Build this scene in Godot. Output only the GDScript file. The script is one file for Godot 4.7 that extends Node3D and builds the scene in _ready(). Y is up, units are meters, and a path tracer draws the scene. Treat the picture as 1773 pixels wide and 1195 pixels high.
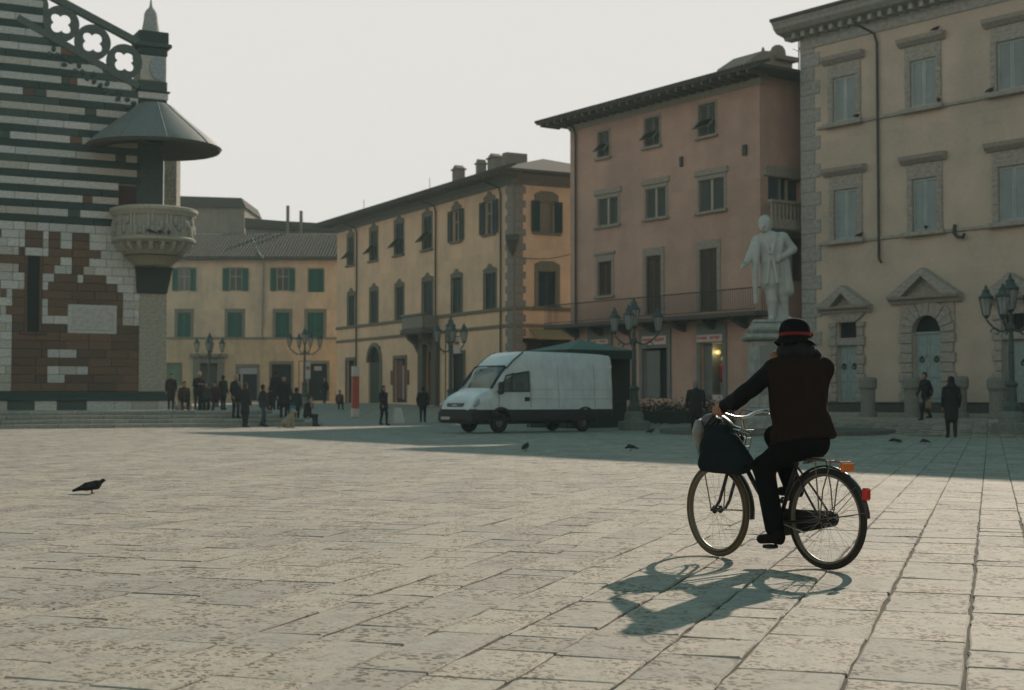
extends Node3D

# ---------------------------------------------------------------- camera numbers (photograph pixels, 1773 x 1195, 50 mm lens)
const FOC := 2490.0
const EYE := 1.175
const CX := 886.5
const CY := 597.5
var pitch := atan(92.5 / FOC)
var rng := RandomNumberGenerator.new()
var mats := {}
var used := {}
var tx := {}


func _ready() -> void:
	rng.seed = 71
	setup_view()
	make_textures()
	build_ground()
	build_church()
	build_steps()
	build_far_house()
	build_yellow()
	build_orange()
	build_palazzo()
	build_surroundings()
	build_monument()
	build_street_things()
	build_van()
	build_people()
	build_birds()
	build_bicycle()
	build_cyclist()


func setup_view() -> void:
	var cam := Camera3D.new()
	cam.name = "camera"
	add_child(cam)
	cam.position = Vector3(0, EYE, 0)
	cam.rotation.x = pitch
	cam.near = 0.1
	cam.far = 600.0
	var at := CameraAttributesPhysical.new()
	at.frustum_focal_length = 50.0
	at.frustum_focus_distance = 10.2
	at.exposure_aperture = 3.6
	at.frustum_far = 600.0
	at.frustum_near = 0.1
	cam.attributes = at
	cam.fov = rad_to_deg(2.0 * atan(597.5 / FOC))
	var sun := DirectionalLight3D.new()
	sun.name = "sun"
	add_child(sun)
	var to_sun := Vector3(0.428 * cos(SUN_UP), sin(SUN_UP), -0.904 * cos(SUN_UP))
	sun.look_at_from_position(to_sun * 10.0, Vector3.ZERO)
	sun.light_energy = 1.45
	sun.light_color = Color(1.0, 0.845, 0.70).linear_to_srgb()
	sun.light_angular_distance = 0.6
	sun.shadow_enabled = true
	var we := WorldEnvironment.new()
	we.name = "world"
	var e := Environment.new()
	e.background_mode = Environment.BG_SKY
	e.tonemap_mode = Environment.TONE_MAPPER_LINEAR
	e.tonemap_exposure = 1.0
	e.sdfgi_enabled = true
	e.ssao_enabled = true
	e.ssil_enabled = true
	var sky := Sky.new()
	var pm := PanoramaSkyMaterial.new()
	pm.panorama = sky_picture()
	sky.sky_material = pm
	e.sky = sky
	e.fog_enabled = FOG > 0.0
	e.fog_density = FOG
	e.fog_light_color = Color(0.84, 0.95, 0.94)
	we.environment = e
	add_child(we)


const SUN_UP := 0.4915
const FOG := 0.0007


func sky_picture() -> ImageTexture:
	# a hazy winter sky, the same all the way round: white near the ground, blue-green overhead
	var h := 256
	var im := Image.create(4, h, false, Image.FORMAT_RGBF)
	var low := Color(0.785, 0.765, 0.73)
	var top := Color(0.022, 0.20, 0.235)
	for y in h:
		var el := 90.0 - 180.0 * (y + 0.5) / h
		var w := 1.0 - smoothstep(14.0, 50.0, el)
		var c := top.lerp(low, w)
		if el < 0.0:
			c = Color(0.2, 0.2, 0.18)
		for x in 4:
			im.set_pixel(x, y, c)
	im.resize(512, h, Image.INTERPOLATE_NEAREST)
	return ImageTexture.create_from_image(im)


# ---------------------------------------------------------------- pixels to places
func ray(px: float, py: float) -> Vector3:
	return Basis(Vector3.RIGHT, pitch) * Vector3(px - CX, -(py - CY), -FOC)


func gp(px: float, py: float, h := 0.0) -> Vector3:
	var r := ray(px, py)
	return Vector3(0, EYE, 0) + r * ((h - EYE) / r.y)


func pd(px: float, py: float, depth: float) -> Vector3:
	var r := ray(px, py)
	return Vector3(0, EYE, 0) + r * (-depth / r.z)


class Face:
	var o := Vector3.ZERO     # a point of the wall's foot
	var d := Vector3.RIGHT    # along the wall
	var n := Vector3.BACK     # outwards
	func xf() -> Transform3D:
		return Transform3D(Basis(d, Vector3.UP, n), o)


func face_at(px: float, depth: float, dx: float, dz: float) -> Face:
	var f := Face.new()
	var p := pd(px, 690.0, depth)
	f.o = Vector3(p.x, 0, p.z)
	f.d = Vector3(dx, 0, dz).normalized()
	f.n = f.d.cross(Vector3.UP)
	return f


func fuv(f: Face, px: float, py: float, out := 0.0) -> Vector2:
	var r := ray(px, py)
	var e := Vector3(0, EYE, 0)
	var t := (f.o + f.n * out - e).dot(f.n) / r.dot(f.n)
	var p := e + r * t
	return Vector2((p - f.o).dot(f.d), p.y)


func frect(f: Face, x0: float, x1: float, yt: float, yb: float, out := 0.0) -> Rect2:
	var ym := (yt + yb) / 2.0
	var xm := (x0 + x1) / 2.0
	var a := fuv(f, x0, ym, out).x
	var b := fuv(f, x1, ym, out).x
	var t := fuv(f, xm, yt, out).y
	var u := fuv(f, xm, yb, out).y
	return Rect2(a, u, b - a, t - u)


# ---------------------------------------------------------------- mesh building
class MB:
	var v := PackedVector3Array()
	var n := PackedVector3Array()
	var c := PackedColorArray()
	var x := Transform3D.IDENTITY
	var col = null

	func tri(a: Vector3, b: Vector3, d: Vector3) -> void:      # counter-clockwise seen from outside
		a = x * a; b = x * b; d = x * d
		var m := (b - a).cross(d - a).normalized()
		v.append(a); v.append(d); v.append(b)
		n.append(m); n.append(m); n.append(m)
		if col != null:
			c.append(col); c.append(col); c.append(col)

	func quad(a: Vector3, b: Vector3, d: Vector3, e: Vector3) -> void:
		tri(a, b, d); tri(a, d, e)

	func qo(a: Vector3, b: Vector3, d: Vector3, e: Vector3, out: Vector3) -> void:
		if (b - a).cross(d - a).dot(out) < 0.0:
			quad(a, e, d, b)
		else:
			quad(a, b, d, e)

	func to(a: Vector3, b: Vector3, d: Vector3, out: Vector3) -> void:
		if (b - a).cross(d - a).dot(out) < 0.0:
			tri(a, d, b)
		else:
			tri(a, b, d)

	func box(m: Vector3, s: Vector3, b := 0.0) -> MB:
		var h := s / 2.0
		b = minf(b, minf(h.x, minf(h.y, h.z)) * 0.9)
		var sg := [-1.0, 1.0]
		for ax in 3:
			var p := (ax + 1) % 3
			var q := (ax + 2) % 3
			for s1 in sg:
				var pts := []
				for st in [[-1, -1], [1, -1], [1, 1], [-1, 1]]:
					var w := Vector3.ZERO
					w[ax] = s1 * h[ax]
					w[p] = st[0] * (h[p] - b)
					w[q] = st[1] * (h[q] - b)
					pts.append(m + w)
				var o := Vector3.ZERO
				o[ax] = s1
				qo(pts[0], pts[1], pts[2], pts[3], o)
		if b > 0.0:
			for ax in 3:
				var p := (ax + 1) % 3
				var q := (ax + 2) % 3
				for s1 in sg:
					for s2 in sg:
						var pts := []
						for st in [[-1, 0], [1, 0], [1, 1], [-1, 1]]:
							var w := Vector3.ZERO
							w[ax] = st[0] * (h[ax] - b)
							w[p] = s1 * (h[p] - (b if st[1] == 1 else 0.0))
							w[q] = s2 * (h[q] - (0.0 if st[1] == 1 else b))
							pts.append(m + w)
						var o := Vector3.ZERO
						o[p] = s1
						o[q] = s2
						qo(pts[0], pts[1], pts[2], pts[3], o)
			for i in 8:
				var s0 := Vector3(1 if i & 1 else -1, 1 if i & 2 else -1, 1 if i & 4 else -1)
				var k := []
				for ax in 3:
					var w := Vector3.ZERO
					for a2 in 3:
						w[a2] = s0[a2] * (h[a2] - (0.0 if a2 == ax else b))
					k.append(m + w)
				to(k[0], k[1], k[2], s0)
		return self

	func span(a: Vector3, b: Vector3, bev := 0.0) -> MB:       # a box between two corners
		return box((a + b) / 2.0, (b - a).abs(), bev)

	func tube(a: Vector3, b: Vector3, ra: float, rb: float, seg := 8, caps := true) -> MB:
		return path([a, b], [ra, rb], seg, caps)

	func path(pts: Array, radii, seg := 8, caps := true, closed := false) -> MB:
		var k := pts.size()
		var rings := []
		var side := Vector3.ZERO
		for i in k:
			var t: Vector3
			if closed:
				t = (pts[(i + 1) % k] - pts[(i - 1 + k) % k]).normalized()
			else:
				t = (pts[mini(i + 1, k - 1)] - pts[maxi(i - 1, 0)]).normalized()
			if side == Vector3.ZERO:
				side = t.cross(Vector3.UP if absf(t.y) < 0.9 else Vector3.RIGHT).normalized()
			side = (side - t * side.dot(t)).normalized()
			var up := side.cross(t)
			var r: float = radii if (radii is float or radii is int) else radii[i]
			var ring := []
			for j in seg:
				var a := TAU * j / seg
				var o := side * cos(a) + up * sin(a)
				ring.append([pts[i] + o * r, o])
			rings.append(ring)
		for i in (k if closed else k - 1):
			var r0: Array = rings[i]
			var r1: Array = rings[(i + 1) % k]
			for j in seg:
				var j2 := (j + 1) % seg
				sq(r0[j], r0[j2], r1[j2], r1[j])
		if caps and not closed:
			for e in [[0, 1], [k - 1, k - 2]]:
				var o: Vector3 = pts[e[0]] - pts[e[1]]
				for j in range(1, seg - 1):
					to(rings[e[0]][0][0], rings[e[0]][j][0], rings[e[0]][j + 1][0], o)
		return self

	func sq(a: Array, b: Array, d: Array, e: Array) -> void:   # smooth quad of [point, normal]
		var m: Vector3 = (b[0] - a[0]).cross(d[0] - a[0])
		if m.dot(a[1] + d[1]) < 0.0:
			var s := b
			b = e
			e = s
		for t in [[a, d, b], [a, e, d]]:
			for p in t:
				v.append(x * p[0])
				n.append((x.basis * p[1]).normalized())
				if col != null:
					c.append(col)

	func lathe(prof: Array, seg := 24, a0 := 0.0, a1 := TAU) -> MB:   # prof: Vector2(radius, y), from bottom to top
		for i in prof.size() - 1:
			var p: Vector2 = prof[i]
			var q: Vector2 = prof[i + 1]
			var dq := q - p
			var nn := Vector2(dq.y, -dq.x).normalized()
			for j in seg:
				var t0 := a0 + (a1 - a0) * j / seg
				var t1 := a0 + (a1 - a0) * (j + 1) / seg
				var d0 := Vector3(cos(t0), 0, sin(t0))
				var d1 := Vector3(cos(t1), 0, sin(t1))
				var n0 := d0 * nn.x + Vector3.UP * nn.y
				var n1 := d1 * nn.x + Vector3.UP * nn.y
				sq([d0 * p.x + Vector3.UP * p.y, n0], [d1 * p.x + Vector3.UP * p.y, n1], [d1 * q.x + Vector3.UP * q.y, n1], [d0 * q.x + Vector3.UP * q.y, n0])
		return self

	func extrude(poly: PackedVector2Array, z0: float, z1: float) -> MB:   # in the x-y plane, z0 < z1
		if Geometry2D.is_polygon_clockwise(poly):
			poly = poly.duplicate()
			poly.reverse()
		var t := Geometry2D.triangulate_polygon(poly)
		for i in range(0, t.size(), 3):
			var a := poly[t[i]]
			var b := poly[t[i + 1]]
			var d := poly[t[i + 2]]
			to(Vector3(a.x, a.y, z1), Vector3(b.x, b.y, z1), Vector3(d.x, d.y, z1), Vector3.BACK)
			to(Vector3(a.x, a.y, z0), Vector3(b.x, b.y, z0), Vector3(d.x, d.y, z0), Vector3.FORWARD)
		for i in poly.size():
			var a := poly[i]
			var b := poly[(i + 1) % poly.size()]
			quad(Vector3(a.x, a.y, z0), Vector3(b.x, b.y, z0), Vector3(b.x, b.y, z1), Vector3(a.x, a.y, z1))
		return self

	func torus(big: float, small: float, sb := 40, ss := 10, sy := 1.0) -> MB:   # round the z axis
		for i in sb:
			for j in ss:
				var q := []
				for st in [[0, 0], [1, 0], [1, 1], [0, 1]]:
					var a: float = TAU * (i + st[0]) / sb
					var b: float = TAU * (j + st[1]) / ss
					var o := Vector3(cos(a), sin(a), 0)
					q.append([o * (big + small * cos(b)) + Vector3(0, 0, small * sy * sin(b)), o * cos(b) + Vector3(0, 0, sin(b))])
				sq(q[0], q[1], q[2], q[3])
		return self

	func ball(m: Vector3, r: Vector3, seg := 12, rows := 8) -> MB:
		for i in rows:
			for j in seg:
				var q := []
				for st in [[0, 0], [1, 0], [1, 1], [0, 1]]:
					var a: float = TAU * (j + st[0]) / seg
					var b: float = PI * (i + st[1]) / rows - PI / 2
					var o := Vector3(cos(a) * cos(b), sin(b), sin(a) * cos(b))
					q.append([m + o * r, (o / r).normalized()])
				sq(q[0], q[1], q[2], q[3])
		return self

	func smooth(limit := 40.0) -> void:
		var at := {}
		for i in v.size():
			var k := Vector3i((v[i] * 5000.0).round())
			if not at.has(k):
				at[k] = PackedInt32Array()
			at[k].append(i)
		var m := n.duplicate()
		var lim := cos(deg_to_rad(limit))
		for k in at:
			var l: PackedInt32Array = at[k]
			for i in l:
				var s := Vector3.ZERO
				for j in l:
					if n[i].dot(n[j]) > lim:
						s += n[j]
				m[i] = s.normalized()
		n = m

	func mesh() -> ArrayMesh:
		var a := []
		a.resize(Mesh.ARRAY_MAX)
		a[Mesh.ARRAY_VERTEX] = v
		a[Mesh.ARRAY_NORMAL] = n
		if c.size() == v.size():
			a[Mesh.ARRAY_COLOR] = c
		var m := ArrayMesh.new()
		m.add_surface_from_arrays(Mesh.PRIMITIVE_TRIANGLES, a)
		return m


func part(parent: Node, called: String, b, m: Material) -> MeshInstance3D:
	var o := MeshInstance3D.new()
	o.name = called
	o.mesh = b.mesh() if b is MB else b
	o.material_override = m
	parent.add_child(o, true)
	return o


func numbered(called: String) -> String:
	used[called] = used.get(called, -1) + 1
	return called if used[called] == 0 else "%s_%03d" % [called, used[called]]


func thing(called: String, label: String, category: String, at := Transform3D.IDENTITY, group := "") -> Node3D:
	var o := Node3D.new()
	o.name = numbered(called)
	add_child(o)
	o.transform = at
	meta(o, label, category, group)
	return o


func meta(o: Node, label: String, category: String, group := "") -> void:
	o.set_meta("label", label)
	o.set_meta("category", category)
	if group != "":
		o.set_meta("group", group)


func group_node(parent: Node, called: String, at := Transform3D.IDENTITY) -> Node3D:
	var o := Node3D.new()
	o.name = called
	parent.add_child(o, true)
	o.transform = at
	return o


func moved(p: Vector3, turn := 0.0) -> Transform3D:
	return Transform3D(Basis(Vector3.UP, turn), p)


# ---------------------------------------------------------------- materials
func grey_noise(seed_: int, freq: float, oct: int, size := 512, kind := FastNoiseLite.TYPE_SIMPLEX_SMOOTH) -> PackedByteArray:
	var f := FastNoiseLite.new()
	f.seed = seed_
	f.frequency = freq
	f.noise_type = kind
	f.fractal_octaves = oct
	var im := f.get_seamless_image(size, size)
	im.convert(Image.FORMAT_L8)
	return im.get_data()


func picture(rgb: PackedByteArray, size: int) -> ImageTexture:
	var im := Image.create_from_data(size, size, false, Image.FORMAT_RGB8, rgb)
	im.generate_mipmaps()
	return ImageTexture.create_from_image(im)


func tone_picture(a: PackedByteArray, b: PackedByteArray, size: int, lo: float, hi: float, warm: float, fine: float) -> ImageTexture:
	# coarse patches (a) and fine grain (b) as factors of the base colour
	var out := PackedByteArray()
	out.resize(size * size * 3)
	for i in size * size:
		var t := a[i] / 255.0
		var g := (b[i] / 255.0 - 0.5) * fine
		var k := lerpf(lo, hi, smoothstep(0.2, 0.8, t)) + g
		var w := (t - 0.5) * warm
		out[i * 3] = int(255.0 * pow(clampf(k * (1.0 + w), 0, 1), 0.4545))
		out[i * 3 + 1] = int(255.0 * pow(clampf(k, 0, 1), 0.4545))
		out[i * 3 + 2] = int(255.0 * pow(clampf(k * (1.0 - w), 0, 1), 0.4545))
	return picture(out, size)


func make_textures() -> void:
	var s := 512
	var coarse := grey_noise(3, 0.006, 5)
	var mid := grey_noise(9, 0.02, 4)
	var fine := grey_noise(14, 0.12, 3)
	var streak := PackedByteArray()
	streak.resize(s * s)
	for y in s:                                   # rain streaks: noise drawn out downwards
		for x in s:
			streak[y * s + x] = (2 * coarse[(y / 2) * s + x] + mid[(y / 8) * s + x] + mid[y * s + (x + 97) % s]) / 4
	tx.plaster = tone_picture(streak, fine, s, 0.72, 0.99, 0.10, 0.15)
	tx.stone = tone_picture(mid, fine, s, 0.68, 0.98, 0.08, 0.17)
	tx.cloth = tone_picture(fine, mid, s, 0.7, 1.0, 0.0, 0.1)
	tx.paint = tone_picture(coarse, fine, s, 0.86, 1.0, 0.02, 0.04)
	var wood := PackedByteArray()
	wood.resize(s * s)
	for y in s:
		for x in s:
			wood[y * s + x] = fine[(y / 16) * s + x]
	tx.wood = tone_picture(wood, mid, s, 0.6, 1.0, 0.05, 0.2)
	# worn paving: pale surface with dark pits and old grey film in blotches
	var pit := grey_noise(21, 0.05, 1, 512, FastNoiseLite.TYPE_CELLULAR)
	var pit2 := grey_noise(33, 0.085, 1, 512, FastNoiseLite.TYPE_CELLULAR)
	var alb := PackedByteArray()
	alb.resize(s * s * 3)
	var hgt := PackedByteArray()
	hgt.resize(s * s * 3)
	for i in s * s:
		var where := smoothstep(0.36, 0.66, coarse[i] / 255.0)
		var p := maxf(1.0 - smoothstep(0.10, 0.26, pit[i] / 255.0 + (fine[i] / 255.0 - 0.5) * 0.3), 1.0 - smoothstep(0.08, 0.22, pit2[i] / 255.0 + (mid[i] / 255.0 - 0.5) * 0.5)) * (0.25 + 0.75 * where)
		var k := 0.88 + (mid[i] / 255.0 - 0.5) * 0.24 + (fine[i] / 255.0 - 0.5) * 0.22
		k *= 1.0 - 0.66 * p
		var g := pow(clampf(k, 0, 1), 0.4545)
		var wm := (coarse[i] / 255.0 - 0.5) * 0.04
		alb[i * 3] = int(255.0 * clampf(g * (1.0 + wm), 0, 1))
		alb[i * 3 + 1] = int(255.0 * g)
		alb[i * 3 + 2] = int(255.0 * clampf(g * (1.0 - wm), 0, 1))
		var hh := int(clampf(200.0 - 190.0 * p + (fine[i] - 128) * 0.28 + (mid[i] - 128) * 0.35, 0, 255))
		hgt[i * 3] = hh; hgt[i * 3 + 1] = hh; hgt[i * 3 + 2] = hh
	tx.paving = picture(alb, s)
	tx.paving_height = picture(hgt, s)
	var gh := PackedByteArray()
	gh.resize(s * s * 3)
	for i in s * s:
		var q := clampi((int(mid[i]) + int(fine[i])) / 2, 0, 255)
		gh[i * 3] = q; gh[i * 3 + 1] = q; gh[i * 3 + 2] = q
	tx.rough_height = picture(gh, s)


func mat(key: String, lin: Color, rough := 0.9, tex := "", scale := 1.0, bump := 0.0, more := {}) -> StandardMaterial3D:
	if mats.has(key):
		return mats[key]
	var m := StandardMaterial3D.new()
	m.resource_name = key
	m.albedo_color = lin.linear_to_srgb()
	m.roughness = rough
	m.metallic_specular = more.get("spec", 0.4)
	m.metallic = more.get("metal", 0.0)
	if tex != "":
		m.albedo_texture = tx[tex]
		m.uv1_triplanar = true
		m.uv1_world_triplanar = more.get("world", true)
		m.uv1_scale = Vector3.ONE * scale
	if bump > 0.0:
		m.heightmap_enabled = true
		m.heightmap_texture = tx[more.get("height", "rough_height")]
		m.heightmap_scale = bump * 0.3
	if more.has("coat"):
		m.clearcoat_enabled = true
		m.clearcoat = more.coat
		m.clearcoat_roughness = 0.1
	if more.has("vc"):
		m.vertex_color_use_as_albedo = true
	if more.has("rim"):
		m.rim_enabled = true
		m.rim = more.rim
		m.rim_tint = 0.6
	if more.has("alpha"):
		m.transparency = BaseMaterial3D.TRANSPARENCY_ALPHA
		m.albedo_color.a = more.alpha
	mats[key] = m
	return m


# ---------------------------------------------------------------- smooth bodies: tapered capsules joined on a grid, drawn as surface nets
class Body:
	var bones := []          # [a, b, ra, rb, colour, wide axis, wide factor, blend]
	var cuts := []           # [normal, distance]: what lies beyond is taken away
	var cell := 0.02
	func bone(a: Vector3, b: Vector3, ra: float, rb: float, col := Color.WHITE, axis := Vector3.ZERO, wide := 1.0, k := 0.03) -> Body:
		bones.append([a, b, ra, rb, col, axis.normalized(), wide, k])
		return self

	func build(mb: MB, limit := 180.0) -> void:
		var lo := Vector3.INF
		var hi := -Vector3.INF
		for q in bones:
			var r: float = maxf(q[2], q[3]) * maxf(1.0, q[6]) + cell * 3.0
			lo = lo.min(q[0] - Vector3.ONE * r).min(q[1] - Vector3.ONE * r)
			hi = hi.max(q[0] + Vector3.ONE * r).max(q[1] + Vector3.ONE * r)
		var nx := int(ceil((hi.x - lo.x) / cell)) + 2
		var ny := int(ceil((hi.y - lo.y) / cell)) + 2
		var nz := int(ceil((hi.z - lo.z) / cell)) + 2
		var d := PackedFloat32Array()
		d.resize(nx * ny * nz)
		d.fill(9.0)
		var best := PackedFloat32Array()
		best.resize(nx * ny * nz)
		best.fill(9.0)
		var who := PackedByteArray()
		who.resize(nx * ny * nz)
		for bi in bones.size():
			var q: Array = bones[bi]
			var a: Vector3 = q[0]
			var ab: Vector3 = q[1] - a
			var ll := maxf(ab.length_squared(), 1e-9)
			var ra: float = q[2]
			var dr: float = q[3] - ra
			var ax: Vector3 = q[5]
			var wf: float = 1.0 / q[6] - 1.0
			var k: float = q[7]
			var r: float = maxf(q[2], q[3]) * maxf(1.0, q[6]) + maxf(k, cell * 2.0)
			var l2: Vector3 = (Vector3(a).min(q[1]) - Vector3.ONE * r - lo) / cell
			var h2: Vector3 = (Vector3(a).max(q[1]) + Vector3.ONE * r - lo) / cell
			for z in range(maxi(0, int(l2.z)), mini(nz, int(h2.z) + 2)):
				for y in range(maxi(0, int(l2.y)), mini(ny, int(h2.y) + 2)):
					var i := (z * ny + y) * nx
					for x in range(maxi(0, int(l2.x)), mini(nx, int(h2.x) + 2)):
						var p := lo + Vector3(x, y, z) * cell - a
						var t := clampf(p.dot(ab) / ll, 0.0, 1.0)
						var w := p - ab * t
						if wf != 0.0:
							w += ax * (w.dot(ax) * wf)
						var e := w.length() - ra - dr * t
						var o := d[i + x]
						if e < best[i + x]:
							best[i + x] = e
							who[i + x] = bi
						if absf(o - e) < k:
							var hh := 0.5 + 0.5 * (o - e) / k
							d[i + x] = lerpf(o, e, hh) - k * hh * (1.0 - hh)
						else:
							d[i + x] = minf(o, e)
		for cu in cuts:
			var nn: Vector3 = cu[0]
			for z in nz:
				for y in ny:
					for x in nx:
						var e := (lo + Vector3(x, y, z) * cell).dot(nn) - float(cu[1])
						var i := (z * ny + y) * nx + x
						if e > d[i]:
							d[i] = e
		var id := PackedInt32Array()
		id.resize(nx * ny * nz)
		id.fill(-1)
		var pos := PackedVector3Array()
		var cc := PackedColorArray()
		var offs := [0, 1, nx, nx + 1, nx * ny, nx * ny + 1, nx * ny + nx, nx * ny + nx + 1]
		var edges := [[0, 1], [2, 3], [4, 5], [6, 7], [0, 2], [1, 3], [4, 6], [5, 7], [0, 4], [1, 5], [2, 6], [3, 7]]
		for z in nz - 1:
			for y in ny - 1:
				var i0 := (z * ny + y) * nx
				for x in nx - 1:
					var i := i0 + x
					if absf(d[i]) > cell * 1.8:
						continue
					var mask := 0
					for k in 8:
						if d[i + offs[k]] < 0.0:
							mask |= 1 << k
					if mask == 0 or mask == 255:
						continue
					var s := Vector3.ZERO
					var cnt := 0
					for e in edges:
						var da := d[i + offs[e[0]]]
						var db := d[i + offs[e[1]]]
						if (da < 0.0) != (db < 0.0):
							var t := da / (da - db)
							var pa := Vector3(e[0] & 1, (e[0] >> 1) & 1, (e[0] >> 2) & 1)
							var pb := Vector3(e[1] & 1, (e[1] >> 1) & 1, (e[1] >> 2) & 1)
							s += pa.lerp(pb, t)
							cnt += 1
					id[i] = pos.size()
					pos.append(lo + (Vector3(x, y, z) + s / cnt) * cell)
					cc.append(bones[who[i]][4])
		var idx := PackedInt32Array()
		for z in range(1, nz - 1):
			for y in range(1, ny - 1):
				for x in range(1, nx - 1):
					var i := (z * ny + y) * nx + x
					if absf(d[i]) > cell * 1.8:
						continue
					var ins := d[i] < 0.0
					for axn in 3:
						var st: int = [1, nx, nx * ny][axn]
						if ins == (d[i + st] < 0.0):
							continue
						var u: int = [nx, nx * ny, 1][axn]
						var w: int = [nx * ny, 1, nx][axn]
						var a := id[i]
						var b := id[i - u]
						var e := id[i - u - w]
						var g := id[i - w]
						if a < 0 or b < 0 or e < 0 or g < 0:
							continue
						if ins:
							idx.append_array([a, b, e, a, e, g])
						else:
							idx.append_array([a, e, b, a, g, e])
		var nor := PackedVector3Array()
		nor.resize(pos.size())
		for i in range(0, idx.size(), 3):
			var fn := (pos[idx[i + 1]] - pos[idx[i]]).cross(pos[idx[i + 2]] - pos[idx[i]])
			nor[idx[i]] += fn
			nor[idx[i + 1]] += fn
			nor[idx[i + 2]] += fn
		for i in range(0, idx.size(), 3):
			for k in [0, 2, 1]:
				var j := idx[i + k]
				mb.v.append(mb.x * pos[j])
				mb.n.append((mb.x.basis * nor[j]).normalized())
				mb.c.append(cc[j])


# ================================================================ GROUND
var f_pal: Face      # the palazzo on the right
var f_or: Face       # orange house, long side
var f_or2: Face      # orange house, short side
var f_ye: Face       # yellow house, long side
var f_ye2: Face      # yellow house, short side
var f_far: Face      # cream house at the back
var f_ch: Face       # church front
var step_foot := Vector3.ZERO


func ground_y(x: float, z: float) -> float:
	var far := 0.85 * smoothstep(68.0, 104.0, -z)
	var dp := (Vector3(x, 0, z) - f_pal.o).dot(f_pal.n)
	var side := smoothstep(2.0, 9.0, x)
	var near := 0.42 * (1.0 - smoothstep(2.5, 13.0, dp)) * side
	return maxf(far, near)


func set_faces() -> void:
	f_pal = face_at(1392, 64.0, 0.6199, 0.7847)
	f_or = face_at(988, 76.0, 0.5695, 0.822)
	var u := fuv(f_or, 1318, 600).x
	f_or2 = Face.new()
	f_or2.o = f_or.o + f_or.d * u
	f_or2.d = Vector3(0.822, 0, -0.5695)
	f_or2.n = f_or2.d.cross(Vector3.UP)
	f_ye2 = face_at(889, 84.0, 0.8833, -0.4688)
	f_ye = Face.new()
	f_ye.d = Vector3(0.4688, 0, 0.8833)
	f_ye.n = f_ye.d.cross(Vector3.UP)
	f_ye.o = f_ye2.o
	var left := fuv(f_ye, 583, 600).x
	f_ye.o = f_ye2.o + f_ye.d * left
	f_far = face_at(288, 116.0, 1.0, -0.03)
	f_ch = face_at(240, 63.5, 0.8833, -0.4688)


func build_ground() -> void:
	set_faces()
	var ground := Node3D.new()
	ground.name = "ground"
	add_child(ground)
	ground.set_meta("kind", "structure")
	# bed of dirt and mortar under the slabs, then plain paving where slabs are too far to tell apart
	var bed := MB.new()
	var flat := MB.new()
	var xs := []
	for i in 66:
		xs.append(-66.0 + i * 2.0)
	var zs := []
	for i in 100:
		zs.append(8.0 - i * 2.0)
	for zi in zs.size() - 1:
		for xi in xs.size() - 1:
			var q := []
			for st in [[0, 0], [1, 0], [1, 1], [0, 1]]:
				var x: float = xs[xi + st[0]]
				var z: float = zs[zi + st[1]]
				q.append(Vector3(x, ground_y(x, z), z))
			var m: Vector3 = (q[0] + q[2]) / 2.0
			var paved := m.z > -64.0 and m.z < 0.0
			var dn := Vector3.DOWN * (0.014 if paved else 0.010)
			(bed if paved else flat).qo(q[0] + dn, q[1] + dn, q[2] + dn, q[3] + dn, Vector3.UP)
	flat.qo(Vector3(-300, -0.3, 60), Vector3(300, -0.3, 60), Vector3(300, -0.3, -300), Vector3(-300, -0.3, -300), Vector3.UP)
	part(ground, "joint_bed", bed, mat("dirt", Color(0.075, 0.068, 0.05), 0.95, "stone", 0.7))
	part(ground, "distant_paving", flat, paving_mat(1))
	# the slabs: rows that run away to the right, joints across them
	var e := Vector3(0.316, 0, -0.949)
	var a := Vector3(0.949, 0, 0.316)
	var list := []
	var r := RandomNumberGenerator.new()
	r.seed = 5
	var s := -64.0
	while s < 34.0:
		var w := r.randf_range(0.37, 0.53)
		var t := -6.0 + r.randf() * 0.8
		while t < 90.0:
			var l := r.randf_range(0.46, 1.12) if r.randf() < 0.8 else r.randf_range(0.3, 0.5)
			var m := a * (s + w / 2) + e * (t + l / 2)
			var dep := -m.z
			if dep > 1.6 and dep < 64.5 and absf(m.x) < 0.385 * dep + 3.0:
				list.append([(w * l) / (dep * dep * dep), m, w, l, dep, (absf(m.x) < 0.36 * dep + 0.2 and dep > 5.0)])
			t += l
		s += w
	list.sort_custom(func(p, q): return (p[5] and not q[5]) or (p[5] == q[5] and p[0] > q[0]))
	var rest := [MB.new(), MB.new(), MB.new(), MB.new()]
	for i in list.size():
		var it: Array = list[i]
		var tone := r.randi() % 4
		var b: MB = MB.new() if i < 300 else rest[tone]
		slab(b, it[1], e, a, it[3], it[2], it[4], r)
		if i < 300:
			part(ground, "paving_slab", b, paving_mat(tone))
	for k in 4:
		var o := part(ground, "small_paving_slabs", rest[k], paving_mat(k))
		o.set_meta("kind", "stuff")


func paving_mat(k: int) -> StandardMaterial3D:
	var c: Color = [Color(0.41, 0.368, 0.308), Color(0.38, 0.345, 0.293), Color(0.44, 0.392, 0.325), Color(0.345, 0.315, 0.27)][k]
	return mat("paving%d" % k, c, 0.82, "paving", [0.55, 0.43, 0.68, 0.5][k], 1.5, {"height": "paving_height", "spec": 0.35})


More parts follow.
